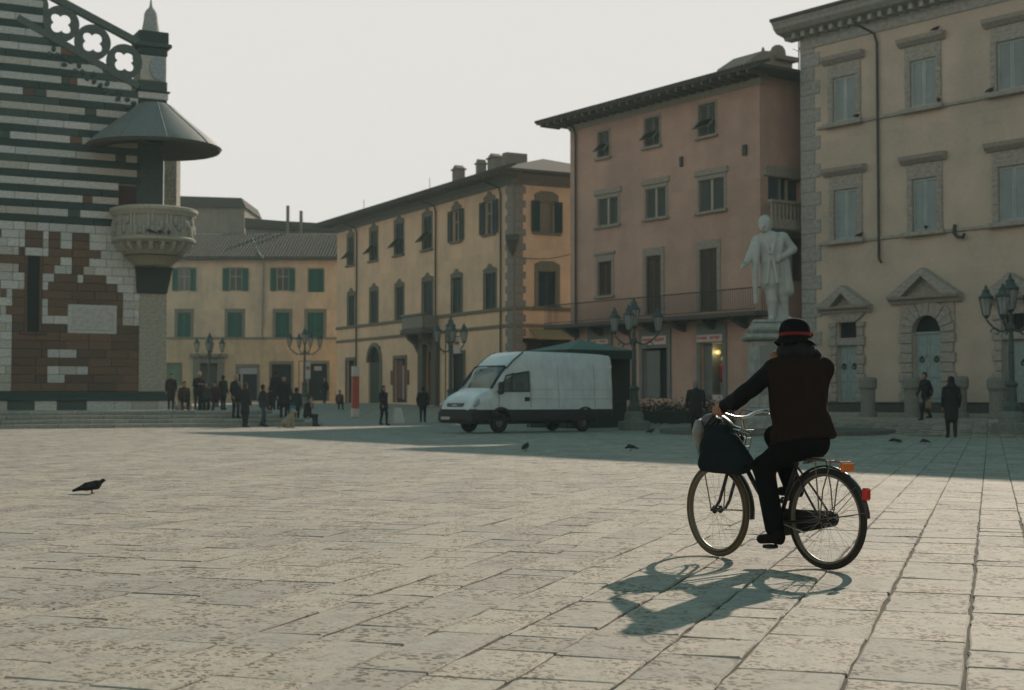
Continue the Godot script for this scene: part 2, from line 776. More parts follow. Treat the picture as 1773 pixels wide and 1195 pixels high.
func slab(b: MB, m: Vector3, e: Vector3, a: Vector3, l: float, w: float, dep: float, r: RandomNumberGenerator) -> void:
	var gap := r.randf_range(0.0035, 0.0085) if dep < 14.0 else r.randf_range(0.002, 0.005)
	var hl := l / 2 - r.randf_range(0.002, 0.005)
	var hw := w / 2 - gap
	var y0 := ground_y(m.x, m.z) + r.randf_range(-0.0016, 0.0016)
	var tl := r.randf_range(-0.002, 0.002)
	var tw := r.randf_range(-0.003, 0.003)
	var ks := [4, 2] if dep < 13.0 else [1, 1]
	var rim := []
	for side in 4:
		var c0: Vector2 = [Vector2(-1, -1), Vector2(1, -1), Vector2(1, 1), Vector2(-1, 1)][side]
		var c1: Vector2 = [Vector2(1, -1), Vector2(1, 1), Vector2(-1, 1), Vector2(-1, -1)][side]
		var k: int = ks[side % 2]
		for i in k:
			rim.append(c0.lerp(c1, float(i) / k))
	var outer := []
	var inner := []
	var wear := 0.008 if dep < 13.0 else 0.005
	for p in rim:
		var j := Vector2(r.randf_range(-0.003, 0.003), r.randf_range(-0.010, 0.005) * signf(p.y)) * (1.0 if dep < 14.0 else 0.4)
		var q := Vector2(p.x * hl, p.y * hw) + j
		var sx: float = signf(p.x) if absf(p.x) > 0.99 else 0.0
		var sy: float = signf(p.y) if absf(p.y) > 0.99 else 0.0
		var inn := q - Vector2(sx, sy) * wear * r.randf_range(0.3, 1.6)
		var yi: float = y0 + tl * p.x + tw * p.y
		outer.append(m + e * q.x + a * q.y + Vector3.UP * (yi - 0.007 - m.y))
		inner.append(m + e * inn.x + a * inn.y + Vector3.UP * (yi - m.y))
	var n := rim.size()
	var mid := m + Vector3.UP * (y0 - m.y)
	for i in n:
		var i2 := (i + 1) % n
		if n > 4:
			b.to(mid, inner[i], inner[i2], Vector3.UP)
		b.qo(inner[i], inner[i2], outer[i2], outer[i], Vector3.UP)
		var dn := Vector3.DOWN * 0.035
		b.qo(outer[i], outer[i2], outer[i2] + dn, outer[i] + dn, (outer[i] + outer[i2]) / 2.0 - mid)
	if n == 4:
		b.qo(inner[0], inner[1], inner[2], inner[3], Vector3.UP)


# ================================================================ CHURCH CORNER WITH THE OUTDOOR PULPIT
func build_church() -> void:
	var f := f_ch
	var t := thing("church", "striped green and white church corner with patchy brown stone below", "church", f.xf())
	var white := []
	for k in 4:
		white.append(mat("marble%d" % k, [Color(0.56, 0.585, 0.555), Color(0.50, 0.53, 0.50), Color(0.60, 0.615, 0.575), Color(0.48, 0.47, 0.41)][k], 0.75, "stone", 0.9, 0.5))
	var dark := mat("serpentine", Color(0.024, 0.052, 0.046), 0.7, "stone", 0.8, 0.4)
	var dark2 := mat("serpentine_light", Color(0.055, 0.085, 0.075), 0.7, "stone", 1.1, 0.4)
	var brown := []
	for k in 4:
		brown.append(mat("brownstone%d" % k, [Color(0.15, 0.095, 0.06), Color(0.13, 0.085, 0.057), Color(0.17, 0.105, 0.066), Color(0.11, 0.073, 0.052)][k], 0.9, "stone", 1.0, 0.8))
	var beige := mat("pier_stone", Color(0.36, 0.345, 0.28), 0.85, "stone", 0.7, 0.5)
	var mort := mat("church_mortar", Color(0.17, 0.17, 0.15), 0.95)
	# core of the wall, a little behind the blocks
	var lo := fuv(f, 0, 690).x - 6.0
	var hi := fuv(f, 240, 690).x
	var yplinth := fuv(f, 120, 678).y
	var ysplit := fuv(f, 100, 387).y
	var ytop := 19.6
	var wall := MB.new()
	wall.span(Vector3(lo, 0.2, -9.0), Vector3(hi + 0.9, yplinth, -0.06))
	var gab0 := fuv(f, 240, 152)
	var gab1 := fuv(f, 75, 52)
	var slope := (gab1.y - gab0.y) / (gab1.x - gab0.x)
	wall.extrude(PackedVector2Array([Vector2(lo, yplinth), Vector2(hi + 0.5, yplinth), Vector2(hi + 0.5, gab0.y), Vector2(gab1.x, gab1.y), Vector2(gab1.x, ytop), Vector2(lo, ytop)]), -9.0, -0.06)
	part(t, "wall", wall, mort)
	var r := RandomNumberGenerator.new()
	r.seed = 12
	# banded courses
	var yb := ysplit
	var course := (fuv(f, 33, 22).y - fuv(f, 33, 385).y) / 14.06
	var rowi := 0
	var door := frect(f, 205, 236, 322, 363)
	while yb < ytop - 0.1:
		for kind in 2:
			var hgt := course * (0.5 if kind == 0 else 0.5)
			var right := hi + 0.02
			if yb + hgt > gab0.y:
				right = minf(right, (yb + hgt - gab0.y) / slope + gab0.x)
			if yb + hgt > gab1.y:
				right = gab1.x - 0.02
			var x := lo
			while x < right - 0.08:
				var w := r.randf_range(0.9, 2.6) if kind == 1 else r.randf_range(1.2, 2.8)
				if kind == 1 and r.randf() < 0.25:
					w = r.randf_range(0.3, 0.55)
				w = minf(w, right - x)
				if right - x - w < 0.25:
					w = right - x
				var y1 := minf(yb + hgt, ytop)
				var cut := x + w > door.position.x and yb < door.end.y and y1 > door.position.y
				if cut:
					w = minf(w, door.position.x - x)
				if w > 0.05:
					var proud := r.randf_range(0.0, 0.018) + (0.012 if kind == 0 else 0.0)
					var m: Material = white[r.randi() % 4]
					if kind == 0:
						m = dark if r.randf() < 0.8 else dark2
					elif w < 0.56:
						m = brown[r.randi() % 4] if r.randf() < 0.55 else dark2
					part(t, "stone_block", MB.new().span(Vector3(x + 0.008, yb + 0.006, -0.2), Vector3(x + w - 0.008, y1 - 0.006, proud), 0.012), m)
				if cut:
					break
				x += w
			yb += hgt
		rowi += 1
	# lower wall: patched brown and pale blocks, read row by row
	var rows := [
		"wwwwwwwwwwwwwwwwwwwwwwww", "wwwwbbbwbbwwbbbwwwwwwwww", "wwwwbbbwbbwwbbbwwwwwwwww", "wwwbwwwwbbbbbbbbbwwwwwww",
		"bbbb...bbbwwbbbwwwwwwwww", "wwwb...bbwwwbbwwwwwwwwww", "wwww...wwbbbbwbbbbwwwwww", "wwww...wbbbbbbbbbbbbwwww",
		"bwbb...bbbbbbbbbbbbbbwww", "wwbb...wbbbbbbbbbbbbbwww", "wbbb...wbbbb........bwww", "wwbb...wwwww........bwww",
		"wwbb...bbbbb........bbbb", "wwbbbbbbbbbbbbbbbbbbbbbb", "wwbbbbbbbbbbbbbbbbbbbbbb", "wwbbbbbbwwwwwbbbbbbbbbbb",
		"wwbbbbbbbbbbbbbbbbbbbbbb", "wwbbbbbbwwwwwwwbbbbbbbbb", "wwbbbbbbwwwbbbbbbbbbbbbb", "wwbbbbbbbbbbbbbbbbbbbbbb"]
	var u0 := fuv(f, 0, 540).x
	var cw := (hi - u0) / 24.0
	var ch := (ysplit - yplinth) / 20.0
	for j in rows.size():
		var line: String = "wbwwwbwbww".substr(j % 3, 7) + rows[j]
		var i := 0
		while i < line.length():
			var k := line[i]
			var most := 2 + r.randi() % 2 + (2 if k == "b" else 0)
			var i2 := i
			while i2 < line.length() and line[i2] == k and i2 - i < most:
				i2 += 1
			if k != ".":
				var jit := r.randf_range(-0.03, 0.03)
				var x0 := u0 + (i - 7) * cw
				var x1 := u0 + (i2 - 7) * cw
				var y1 := ysplit - j * ch
				part(t, "stone_block", MB.new().span(Vector3(x0 + 0.007, y1 - ch + 0.007, -0.2), Vector3(x1 - 0.007, y1 - 0.007, absf(jit)), 0.015), (white if k == "w" else brown)[r.randi() % 4])
			i = i2
	# slit window
	var sl := Rect2(u0 + 4 * cw, ysplit - 13 * ch, cw * 3, 9 * ch)
	var win := part(t, "slit_window", MB.new().span(Vector3(sl.position.x + 0.1, sl.position.y, -0.12), Vector3(sl.end.x - 0.1, sl.end.y, -0.04)), mat("black_glass", Color(0.010, 0.015, 0.014), 0.55, "", 1, 0, {"spec": 0.25}))
	var fr := MB.new()
	for sx in [0, 1]:
		var xx: float = sl.position.x if sx == 0 else sl.end.x - 0.12
		fr.span(Vector3(xx, sl.position.y, -0.24), Vector3(xx + 0.12, sl.end.y, 0.03), 0.02)
	part(win, "frame", fr, brown[1])
	part(win, "sill", MB.new().span(Vector3(sl.position.x - 0.2, sl.position.y - 0.12, -0.2), Vector3(sl.end.x + 0.2, sl.position.y, 0.1), 0.02), brown[3])
	# plaque
	var pq := frect(f, 117, 202, 528, 578)
	var pl := part(t, "marble_plaque", MB.new().span(Vector3(pq.position.x, pq.position.y, -0.1), Vector3(pq.end.x, pq.end.y, 0.05), 0.03), white[1])
	part(pl, "inscription_panel", MB.new().span(Vector3(pq.position.x + 0.16, pq.position.y + 0.14, 0), Vector3(pq.end.x - 0.16, pq.end.y - 0.12, 0.075), 0.02), mat("plaque_stone", Color(0.46, 0.47, 0.45), 0.6, "stone", 0.5))
	# plinth and marble base
	var pb := fuv(f, 120, 694).y
	part(t, "plinth_moulding", moulding([Vector2(-0.3, yplinth + 0.02), Vector2(0.12, yplinth - 0.02), Vector2(0.34, pb + 0.12), Vector2(0.34, pb), Vector2(-0.3, pb)], lo, hi + 1.45), dark)
	var x2 := lo
	while x2 < hi + 1.3:
		var w := r.randf_range(0.7, 1.3)
		part(t, "base_block", MB.new().span(Vector3(x2 + 0.008, 0.55, -0.2), Vector3(x2 + w - 0.008, pb - 0.004, 0.26 + r.randf() * 0.012), 0.012), white[r.randi() % 4] if r.randf() < 0.75 else dark2)
		x2 += w
	# corner pier: pale shaft, dark bronze capital, dark pier above the pulpit
	var pr := frect(f, 240, 288, 508, 678)
	part(t, "corner_pier", MB.new().span(Vector3(pr.position.x + 0.01, yplinth, -1.2), Vector3(pr.end.x, pr.end.y, 0.06), 0.02), beige)
	var cp := frect(f, 236, 288, 462, 508)
	part(t, "bronze_capital", MB.new().extrude(PackedVector2Array([Vector2(cp.position.x, cp.position.y), Vector2(cp.end.x, cp.position.y), Vector2(cp.end.x + 0.22, cp.end.y - 0.1), Vector2(cp.end.x + 0.25, cp.end.y), Vector2(cp.position.x - 0.1, cp.end.y), Vector2(cp.position.x - 0.06, cp.end.y - 0.1)]), -1.0, 0.16), mat("bronze", Color(0.018, 0.026, 0.026), 0.5, "stone", 1.5, 0, {"metal": 0.4}))
	var up := frect(f, 237, 283, 255, 366)
	part(t, "upper_pier", MB.new().span(Vector3(up.position.x - 0.02, up.position.y - 1.0, -1.2), Vector3(up.end.x, up.end.y + 2.2, 0.02), 0.03), mat("green_pier", Color(0.06, 0.085, 0.075), 0.75, "stone", 0.6, 0.5))
	part(t, "pulpit_door", MB.new().span(Vector3(door.position.x + 0.03, door.position.y - 0.6, -0.12), Vector3(hi - 0.04, door.end.y, -0.03)), mat("red_door", Color(0.045, 0.02, 0.018), 0.7, "wood", 1.0))
	# pale flank pier standing further back
	var bk := pd(283, 360, 67.5)
	var bk2 := pd(306, 250, 67.5)
	var inv := f.xf().affine_inverse()
	var wp := MB.new()
	wp.x = inv
	wp.span(Vector3(bk.x, pd(283, 374, 67.5).y, bk.z - 0.8), Vector3(bk2.x, bk2.y + 1.0, bk.z), 0.02)
	part(t, "flank_pier", wp, mat("flank_stone", Color(0.36, 0.34, 0.28), 0.85, "stone", 0.5))
	# open parapet of ringed quatrefoils that slopes down to the corner turret
	var par := group_node(t, "sloping_parapet")
	var grey := mat("parapet_stone", Color(0.10, 0.13, 0.118), 0.8, "stone", 0.8, 0.4)
	var rails := [[Vector2(88, -8), Vector2(240, 73), 11.0], [Vector2(75, 56), Vector2(240, 150), 10.0]]
	for rl in rails:
		var p := fuv(f, rl[0].x, rl[0].y)
		var q := fuv(f, rl[1].x, rl[1].y)
		var th: float = 0.15
		var dn := (q - p).normalized().orthogonal() * th
		p -= (q - p).normalized() * 1.2
		part(par, "rail", MB.new().extrude(PackedVector2Array([p - dn, q - dn, q + dn, p + dn]), -0.28, 0.05), grey)
	for cpx in [Vector2(52, 8), Vector2(106, 40), Vector2(161, 72.5), Vector2(216, 106)]:
		var c := fuv(f, cpx.x, cpx.y)
		var rad := 0.77
		var ring := MB.new()
		ring.x = Transform3D(Basis.IDENTITY, Vector3(c.x, c.y, -0.12))
		quatrefoil(ring, rad)
		part(par, "quatrefoil_ring", ring, grey)
	# carved crockets on the sloping band below
	var leaf := MB.new()
	for k in 7:
		var p := fuv(f, 92 + k * 22.0, 92 + k * 14.5)
		leaf.x = Transform3D(Basis(Vector3.BACK, r.randf() * 2.0), Vector3(p.x, p.y, 0.04))
		for q in 3:
			leaf.ball(Vector3(cos(q * 2.1) * 0.18, sin(q * 2.1) * 0.18, 0), Vector3(0.14, 0.1, 0.09), 8, 5)
	part(par, "carved_leaves", leaf, dark2)
	# corner turret with its little spire
	var tu := group_node(t, "corner_turret")
	var segs := [[188, 172, 0.0, dark], [172, 160, 0.04, white[2]], [160, 157, 0.12, dark], [157, 140, 0.0, dark2], [140, 96, -0.04, white[3]], [96, 82, 0.0, dark], [82, 75, 0.16, dark2], [75, 54, 0.04, dark]]
	var tl := fuv(f, 241, 110).x
	var tr := fuv(f, 290, 110).x
	for sgm in segs:
		var y0 := fuv(f, 265, sgm[0]).y
		var y1 := fuv(f, 265, sgm[1]).y
		part(tu, "turret_block", MB.new().span(Vector3(tl - sgm[2], y0 + 0.003, -1.35 - sgm[2]), Vector3(tr + sgm[2], y1, 0.02 + sgm[2]), 0.03), sgm[3])
	var nc := fuv(f, 273, 118)
	part(tu, "niche_disc", MB.new().extrude(ellipse(nc, 0.36, 0.54, 20), 0.0, 0.06), mat("niche_stone", Color(0.30, 0.36, 0.38), 0.6, "stone", 0.8))
	var s0 := fuv(f, 264, 54)
	var s1 := fuv(f, 264, 4)
	var hh := s1.y - s0.y
	var sp := MB.new()
	sp.x = Transform3D(Basis(Vector3.UP, 0.4), Vector3((tl + tr) / 2.0 + 0.02, s0.y, -0.65))
	sp.lathe([Vector2(0.44, 0), Vector2(0.40, hh * 0.1), Vector2(0.31, hh * 0.5), Vector2(0.31, hh * 0.55), Vector2(0.29, hh * 0.72), Vector2(0.2, hh * 0.86), Vector2(0.1, hh * 0.93), Vector2(0.07, hh), Vector2(0.04, hh + 0.2), Vector2(0.0, hh + 0.5)], 10)
	sp.smooth(30)
	part(tu, "spire", sp, mat("spire_stone", Color(0.36, 0.37, 0.35), 0.8, "stone", 0.9))
	build_pulpit(t, f)


func ellipse(c: Vector2, a: float, b: float, k: int) -> PackedVector2Array:
	var p := PackedVector2Array()
	for i in k:
		p.append(c + Vector2(cos(TAU * i / k) * a, sin(TAU * i / k) * b))
	return p


func quatrefoil(b: MB, rad: float) -> void:
	# a disc with a four-lobed opening: radial strips between the lobed edge and the round edge
	var k := 64
	var z0 := -0.12
	var z1 := 0.12
	for i in k:
		var q := []
		for st in [0, 1]:
			var a: float = TAU * (i + st) / k
			var lobe := 0.0
			for l in 4:
				var ca := PI / 4 + l * PI / 2
				var m := Vector2(cos(ca), sin(ca)) * rad * 0.36
				var dv := Vector2(cos(a), sin(a))
				var pj := m.dot(dv)
				var dd := m.length_squared() - pj * pj
				var rr := rad * 0.30
				if dd < rr * rr and pj > 0:
					lobe = maxf(lobe, pj + sqrt(rr * rr - dd))
			lobe = maxf(lobe, rad * 0.24)
			q.append(Vector2(cos(a), sin(a)) * lobe)
			q.append(Vector2(cos(a), sin(a)) * rad)
		var i0: Vector2 = q[0]
		var o0: Vector2 = q[1]
		var i1: Vector2 = q[2]
		var o1: Vector2 = q[3]
		for z in [z0, z1]:
			b.qo(Vector3(i0.x, i0.y, z), Vector3(o0.x, o0.y, z), Vector3(o1.x, o1.y, z), Vector3(i1.x, i1.y, z), Vector3(0, 0, z))
		b.qo(Vector3(o0.x, o0.y, z0), Vector3(o1.x, o1.y, z0), Vector3(o1.x, o1.y, z1), Vector3(o0.x, o0.y, z1), Vector3(o0.x, o0.y, 0))
		b.qo(Vector3(i0.x, i0.y, z0), Vector3(i1.x, i1.y, z0), Vector3(i1.x, i1.y, z1), Vector3(i0.x, i0.y, z1), Vector3(-i0.x, -i0.y, 0))


func build_pulpit(t: Node3D, f: Face) -> void:
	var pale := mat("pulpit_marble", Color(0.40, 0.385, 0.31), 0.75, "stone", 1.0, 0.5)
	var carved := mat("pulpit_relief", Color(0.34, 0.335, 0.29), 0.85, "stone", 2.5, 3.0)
	var c := f.xf().affine_inverse() * pd(266, 400, 63.2)
	var k := 63.2 / FOC
	var y := func(py: float) -> float: return pd(266, py, 63.2).y
	var p := group_node(t, "pulpit", Transform3D(Basis.IDENTITY, Vector3(c.x, 0, c.z)))
	var rim := MB.new()
	rim.lathe([Vector2(1.4, y.call(378)), Vector2(70 * k, y.call(378)), Vector2(72 * k, y.call(374)), Vector2(75 * k, y.call(370)), Vector2(75 * k, y.call(365)), Vector2(70 * k, y.call(363)), Vector2(1.4, y.call(363))], 40)
	part(p, "rim", rim, pale)
	var drum := MB.new()
	drum.lathe([Vector2(67 * k, y.call(415)), Vector2(67 * k, y.call(376)), Vector2(61 * k, y.call(376)), Vector2(61 * k, y.call(415))], 40)
	part(p, "drum", drum, carved)
	part(p, "lower_cornice", MB.new().lathe([Vector2(0.3, y.call(424)), Vector2(64 * k, y.call(424)), Vector2(71 * k, y.call(420)), Vector2(72 * k, y.call(416)), Vector2(68 * k, y.call(413)), Vector2(60 * k, y.call(413))], 40), pale)
	for i in 14:                                 # paired pilasters between the dancing panels
		for s in [-0.045, 0.045]:
			var a: float = TAU * i / 14.0 + s + 0.1
			var b := MB.new()
			b.x = Transform3D(Basis(Vector3.UP, -a + PI / 2), Vector3.ZERO)
			b.span(Vector3(-0.05, y.call(414), 66 * k), Vector3(0.05, y.call(377), 66 * k + 0.09), 0.01)
			part(p, "pilaster", b, pale)
	var figs := MB.new()                         # low relief figures
	var r := RandomNumberGenerator.new()
	r.seed = 4
	for i in 56:
		var a := TAU * (i + r.randf() * 0.6) / 56.0
		var yy: float = y.call(r.randf_range(386, 408))
		figs.ball(Vector3(cos(a) * 67 * k, yy, sin(a) * 67 * k), Vector3(0.12, r.randf_range(0.12, 0.3), 0.12), 7, 5)
	part(p, "relief_figures", figs, carved)
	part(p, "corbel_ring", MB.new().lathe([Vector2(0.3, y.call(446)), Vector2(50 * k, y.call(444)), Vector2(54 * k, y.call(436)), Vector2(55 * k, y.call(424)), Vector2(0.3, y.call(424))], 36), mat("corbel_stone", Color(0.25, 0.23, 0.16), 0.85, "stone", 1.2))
	for i in 20:                                 # brackets
		var a := TAU * i / 20.0
		var b := MB.new()
		b.x = Transform3D(Basis(Vector3.UP, -a), Vector3.ZERO)
		b.extrude(PackedVector2Array([Vector2(48 * k, y.call(441)), Vector2(58 * k, y.call(436)), Vector2(65 * k, y.call(428)), Vector2(66 * k, y.call(424)), Vector2(48 * k, y.call(424))]), -0.08, 0.08)
		part(p, "bracket", b, pale)
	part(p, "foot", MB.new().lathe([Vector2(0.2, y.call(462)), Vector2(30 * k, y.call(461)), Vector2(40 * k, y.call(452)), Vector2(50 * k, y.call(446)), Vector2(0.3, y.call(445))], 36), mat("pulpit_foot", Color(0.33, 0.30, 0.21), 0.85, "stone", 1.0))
	# canopy like an open umbrella
	var can := MB.new()
	var prof := [[113, 256], [105, 248], [91, 236], [75, 223], [59, 210], [45, 199], [32, 187], [24, 181]]
	var seg := 36
	for i in prof.size() - 1:
		for j in seg:
			var q := []
			for st in [[0, 0], [1, 0], [1, 1], [0, 1]]:
				var a: float = TAU * (j + st[0] + 0.35) / seg
				var pr: Array = prof[i + st[1]]
				q.append(Vector3(cos(a) * pr[0] * k * 1.02, y.call(pr[1]), sin(a) * pr[0] * k * 1.02))
			can.qo(q[0], q[1], q[2], q[3], Vector3(q[0].x, 1, q[0].z))
	can.smooth(35)
	var lead := mat("lead_sheet", Color(0.19, 0.20, 0.19), 0.65, "stone", 0.7, 0.6, {"spec": 0.5})
	var cn := group_node(t, "pulpit_canopy", p.transform)
	part(cn, "canopy", can, lead)
	part(cn, "canopy_underside", MB.new().lathe([Vector2(0.4, y.call(244)), Vector2(60 * k, y.call(250)), Vector2(100 * k, y.call(260)), Vector2(112 * k, y.call(261)), Vector2(115 * k, y.call(256))], 30), mat("canopy_wood", Color(0.085, 0.075, 0.055), 0.85, "wood", 1.0))
	for j in 9:
		var a := TAU * (j + 0.35) / 9.0
		var pts := []
		for pr in prof:
			pts.append(Vector3(cos(a) * pr[0] * k * 1.02, y.call(pr[1]) + 0.01, sin(a) * pr[0] * k * 1.02))
		part(cn, "seam_roll", MB.new().path(pts, 0.022, 6), lead)


const STEP_RISE := 0.168
const STEP_RUN := 0.72


func build_steps() -> void:
	var p0 := gp(280, 740.5)
	var f := Face.new()
	f.d = f_ch.d
	f.n = f_ch.n
	f.o = p0
	step_foot = p0
	var t := thing("church_steps", "long worn stone steps below the church plinth", "steps", f.xf())
	var stone := [mat("step_a", Color(0.40, 0.385, 0.325), 0.8, "stone", 0.5, 0.6), mat("step_b", Color(0.34, 0.335, 0.29), 0.8, "stone", 0.6, 0.6)]
	var ends := [fuv(f, 560, 738).x, fuv(f, 538, 730).x, fuv(f, 518, 722).x, fuv(f, 500, 712).x]
	var rise := STEP_RISE
	var r := RandomNumberGenerator.new()
	r.seed = 8
	for i in 4:
		var x := -24.0
		var xe: float = ends[i]
		while x < xe - 0.01:
			var w := minf(r.randf_range(1.1, 2.2), xe - x)
			if xe - x - w < 0.5:
				w = xe - x
			var back: float = -7.5 if i == 3 else -STEP_RUN * (i + 1) - 0.1
			part(t, "step_stone", MB.new().span(Vector3(x + 0.003, rise * i - (0.1 if i == 0 else 0.0) + 0.002, back), Vector3(x + w - 0.003, rise * (i + 1) + r.randf_range(-0.006, 0.006), -STEP_RUN * i + r.randf_range(-0.01, 0.01)), 0.035), stone[r.randi() % 2])
			x += w
		# the end that turns the corner
		if i < 3:
			part(t, "step_stone", MB.new().span(Vector3(ends[3] - 0.2, rise * i + 0.004, -7.4), Vector3(xe - 0.02, rise * (i + 1) - 0.003, -STEP_RUN * (i + 1) - 0.105), 0.015), stone[1])


# ================================================================ HOUSES
func moulding(prof: Array, u0: float, u1: float) -> MB:     # profile (out, up) drawn along a wall from u0 to u1
	var b := MB.new()
	b.x = Transform3D(Basis(Vector3.BACK, Vector3.UP, Vector3.LEFT), Vector3.ZERO)
	b.extrude(PackedVector2Array(prof), -u1, -u0)
	return b


func wall_sheet(b: MB, u0: float, u1: float, v0: float, v1: float, holes: Array, deep := 0.25) -> void:
	var us := [u0, u1]
	var vs := [v0, v1]
	for h in holes:
		us.append(h.position.x); us.append(h.end.x)
		vs.append(h.position.y); vs.append(h.end.y)
	us.sort()
	vs.sort()
	for j in vs.size() - 1:
		if vs[j + 1] - vs[j] < 1e-4:
			continue
		var run := -1.0
		for i in us.size() - 1:
			if us[i + 1] - us[i] < 1e-4:
				continue
			var m := Vector2((us[i] + us[i + 1]) / 2, (vs[j] + vs[j + 1]) / 2)
			var open := false
			for h in holes:
				if h.has_point(m):
					open = true
			if not open:
				b.quad(Vector3(us[i], vs[j], 0), Vector3(us[i + 1], vs[j], 0), Vector3(us[i + 1], vs[j + 1], 0), Vector3(us[i], vs[j + 1], 0))
	for h in holes:
		var p: Vector2 = h.position
		var q: Vector2 = h.end
		b.qo(Vector3(p.x, p.y, 0), Vector3(p.x, q.y, 0), Vector3(p.x, q.y, -deep), Vector3(p.x, p.y, -deep), Vector3.RIGHT)
		b.qo(Vector3(q.x, p.y, 0), Vector3(q.x, q.y, 0), Vector3(q.x, q.y, -deep), Vector3(q.x, p.y, -deep), Vector3.LEFT)
		b.qo(Vector3(p.x, p.y, 0), Vector3(q.x, p.y, 0), Vector3(q.x, p.y, -deep), Vector3(p.x, p.y, -deep), Vector3.UP)
		b.qo(Vector3(p.x, q.y, 0), Vector3(q.x, q.y, 0), Vector3(q.x, q.y, -deep), Vector3(p.x, q.y, -deep), Vector3.DOWN)


func closed_mass(b: MB, u0: float, u1: float, v0: float, v1: float, deep: float, left := true, right := true) -> void:   # sides, back and lid behind a wall sheet
	if left:
		b.qo(Vector3(u0, v0, 0), Vector3(u0, v1, 0), Vector3(u0, v1, -deep), Vector3(u0, v0, -deep), Vector3.LEFT)
	if right:
		b.qo(Vector3(u1, v0, 0), Vector3(u1, v1, 0), Vector3(u1, v1, -deep), Vector3(u1, v0, -deep), Vector3.RIGHT)
	b.qo(Vector3(u0, v0, -deep), Vector3(u0, v1, -deep), Vector3(u1, v1, -deep), Vector3(u1, v0, -deep), Vector3.FORWARD)
	b.qo(Vector3(u0, v1, 0), Vector3(u1, v1, 0), Vector3(u1, v1, -deep), Vector3(u0, v1, -deep), Vector3.UP)


var shutter_mesh: ArrayMesh
func shutter_unit() -> ArrayMesh:         # a louvred leaf, one metre by one metre, from its lower left corner
	if shutter_mesh == null:
		var b := MB.new()
		b.span(Vector3(0, 0, 0), Vector3(0.13, 1, 0.045))
		b.span(Vector3(0.87, 0, 0), Vector3(1, 1, 0.045))
		for y in [0.0, 0.945]:
			b.span(Vector3(0.13, y, 0.002), Vector3(0.87, y + 0.055, 0.043))
		for i in 36:
			var y := 0.055 + i * 0.0245
			b.qo(Vector3(0.13, y, 0.036), Vector3(0.87, y, 0.036), Vector3(0.87, y + 0.026, 0.008), Vector3(0.13, y + 0.026, 0.008), Vector3(0, 1, 1))
		shutter_mesh = b.mesh()
	return shutter_mesh


func leaf(parent: Node, m: Material, at: Vector3, w: float, h: float, turn := 0.0, tilt := 0.0) -> MeshInstance3D:
	var o := part(parent, "shutter", shutter_unit(), m)
	o.transform = Transform3D(Basis(Vector3.UP, turn) * Basis(Vector3.RIGHT, tilt), at) * Transform3D(Basis.from_scale(Vector3(w, h, 1)), Vector3.ZERO)
	return o


func flap(parent: Node, m: Material, h: Rect2) -> void:      # lower half of a blind, hinged at its top and pushed out
	var o := part(parent, "shutter_flap", shutter_unit(), m)
	var y := h.position.y + h.size.y * 0.52
	o.transform = Transform3D(Basis(Vector3.RIGHT, -0.75), Vector3(h.position.x, y, -0.03)) * Transform3D(Basis.from_scale(Vector3(h.size.x, h.size.y * 0.42, 1)), Vector3(0, -h.size.y * 0.42, 0))


func surround(h: Rect2, wide: float, top: float, proud: float, bottom := 0.0) -> MB:
	var b := MB.new()
	var p := h.position
	var q := h.end
	b.span(Vector3(p.x - wide, p.y - bottom, -0.05), Vector3(p.x, q.y, proud), 0.012)
	b.span(Vector3(q.x, p.y - bottom, -0.05), Vector3(q.x + wide, q.y, proud), 0.012)
	b.span(Vector3(p.x - wide, q.y + 0.001, -0.05), Vector3(q.x + wide, q.y + top, proud + 0.002), 0.012)
	return b


func plain_window(t: Node, h: Rect2, m: Material, frame: Material, sill: Material, wide := 0.14, top := 0.2, style := "closed") -> Node3D:
	var w := group_node(t, "window")
	part(w, "frame", surround(h, wide, top, 0.04), frame)
	if sill != null:
		part(w, "sill", MB.new().span(Vector3(h.position.x - wide - 0.08, h.position.y - 0.13, -0.05), Vector3(h.end.x + wide + 0.08, h.position.y, 0.16), 0.02), sill)
	var p := h.position
	var s := h.size
	if style == "closed":
		leaf(w, m, Vector3(p.x, p.y, -0.12), s.x / 2 - 0.006, s.y)
		leaf(w, m, Vector3(p.x + s.x / 2 + 0.006, p.y, -0.12), s.x / 2 - 0.006, s.y)
		part(w, "pane", MB.new().span(Vector3(p.x, p.y, -0.2), Vector3(p.x + s.x, p.y + s.y, -0.18)), mats.black_glass)
	else:
		part(w, "pane", MB.new().span(Vector3(p.x, p.y, -0.2), Vector3(p.x + s.x, p.y + s.y, -0.18)), mats.dim_glass)
		var bars := MB.new()
		for x in [0.0, s.x / 2 - 0.04, s.x - 0.06]:
			bars.span(Vector3(p.x + x, p.y, -0.17), Vector3(p.x + x + 0.07, p.y + s.y, -0.12))
		for y in [0.0, s.y * 0.62, s.y - 0.07]:
			bars.span(Vector3(p.x + 0.07, p.y + y, -0.165), Vector3(p.x + s.x - 0.07, p.y + y + 0.06, -0.125))
		part(w, "glazing_bars", bars, mats.casement)
		if style == "open":
			leaf(w, m, Vector3(p.x - s.x / 2 - 0.02, p.y, 0.07), s.x / 2, s.y)
			leaf(w, m, Vector3(p.x + s.x + 0.02, p.y, 0.07), s.x / 2, s.y)
	return w


func drain_pipe(t: Node, u: float, y0: float, y1: float, m: Material, reach: float, foot := true) -> void:
	var pts := [Vector3(u - 0.35, y1 + 0.35, reach), Vector3(u - 0.25, y1 + 0.25, reach * 0.7), Vector3(u - 0.08, y1 + 0.02, 0.16), Vector3(u, y1 - 0.4, 0.1), Vector3(u, y0, 0.1)]
	if foot:
		pts.append(Vector3(u + 0.04, y0 - 0.12, 0.14))
		pts.append(Vector3(u + 0.2, y0 - 0.25, 0.22))
	part(t, "drain_pipe", MB.new().path(pts, 0.055, 8), m)


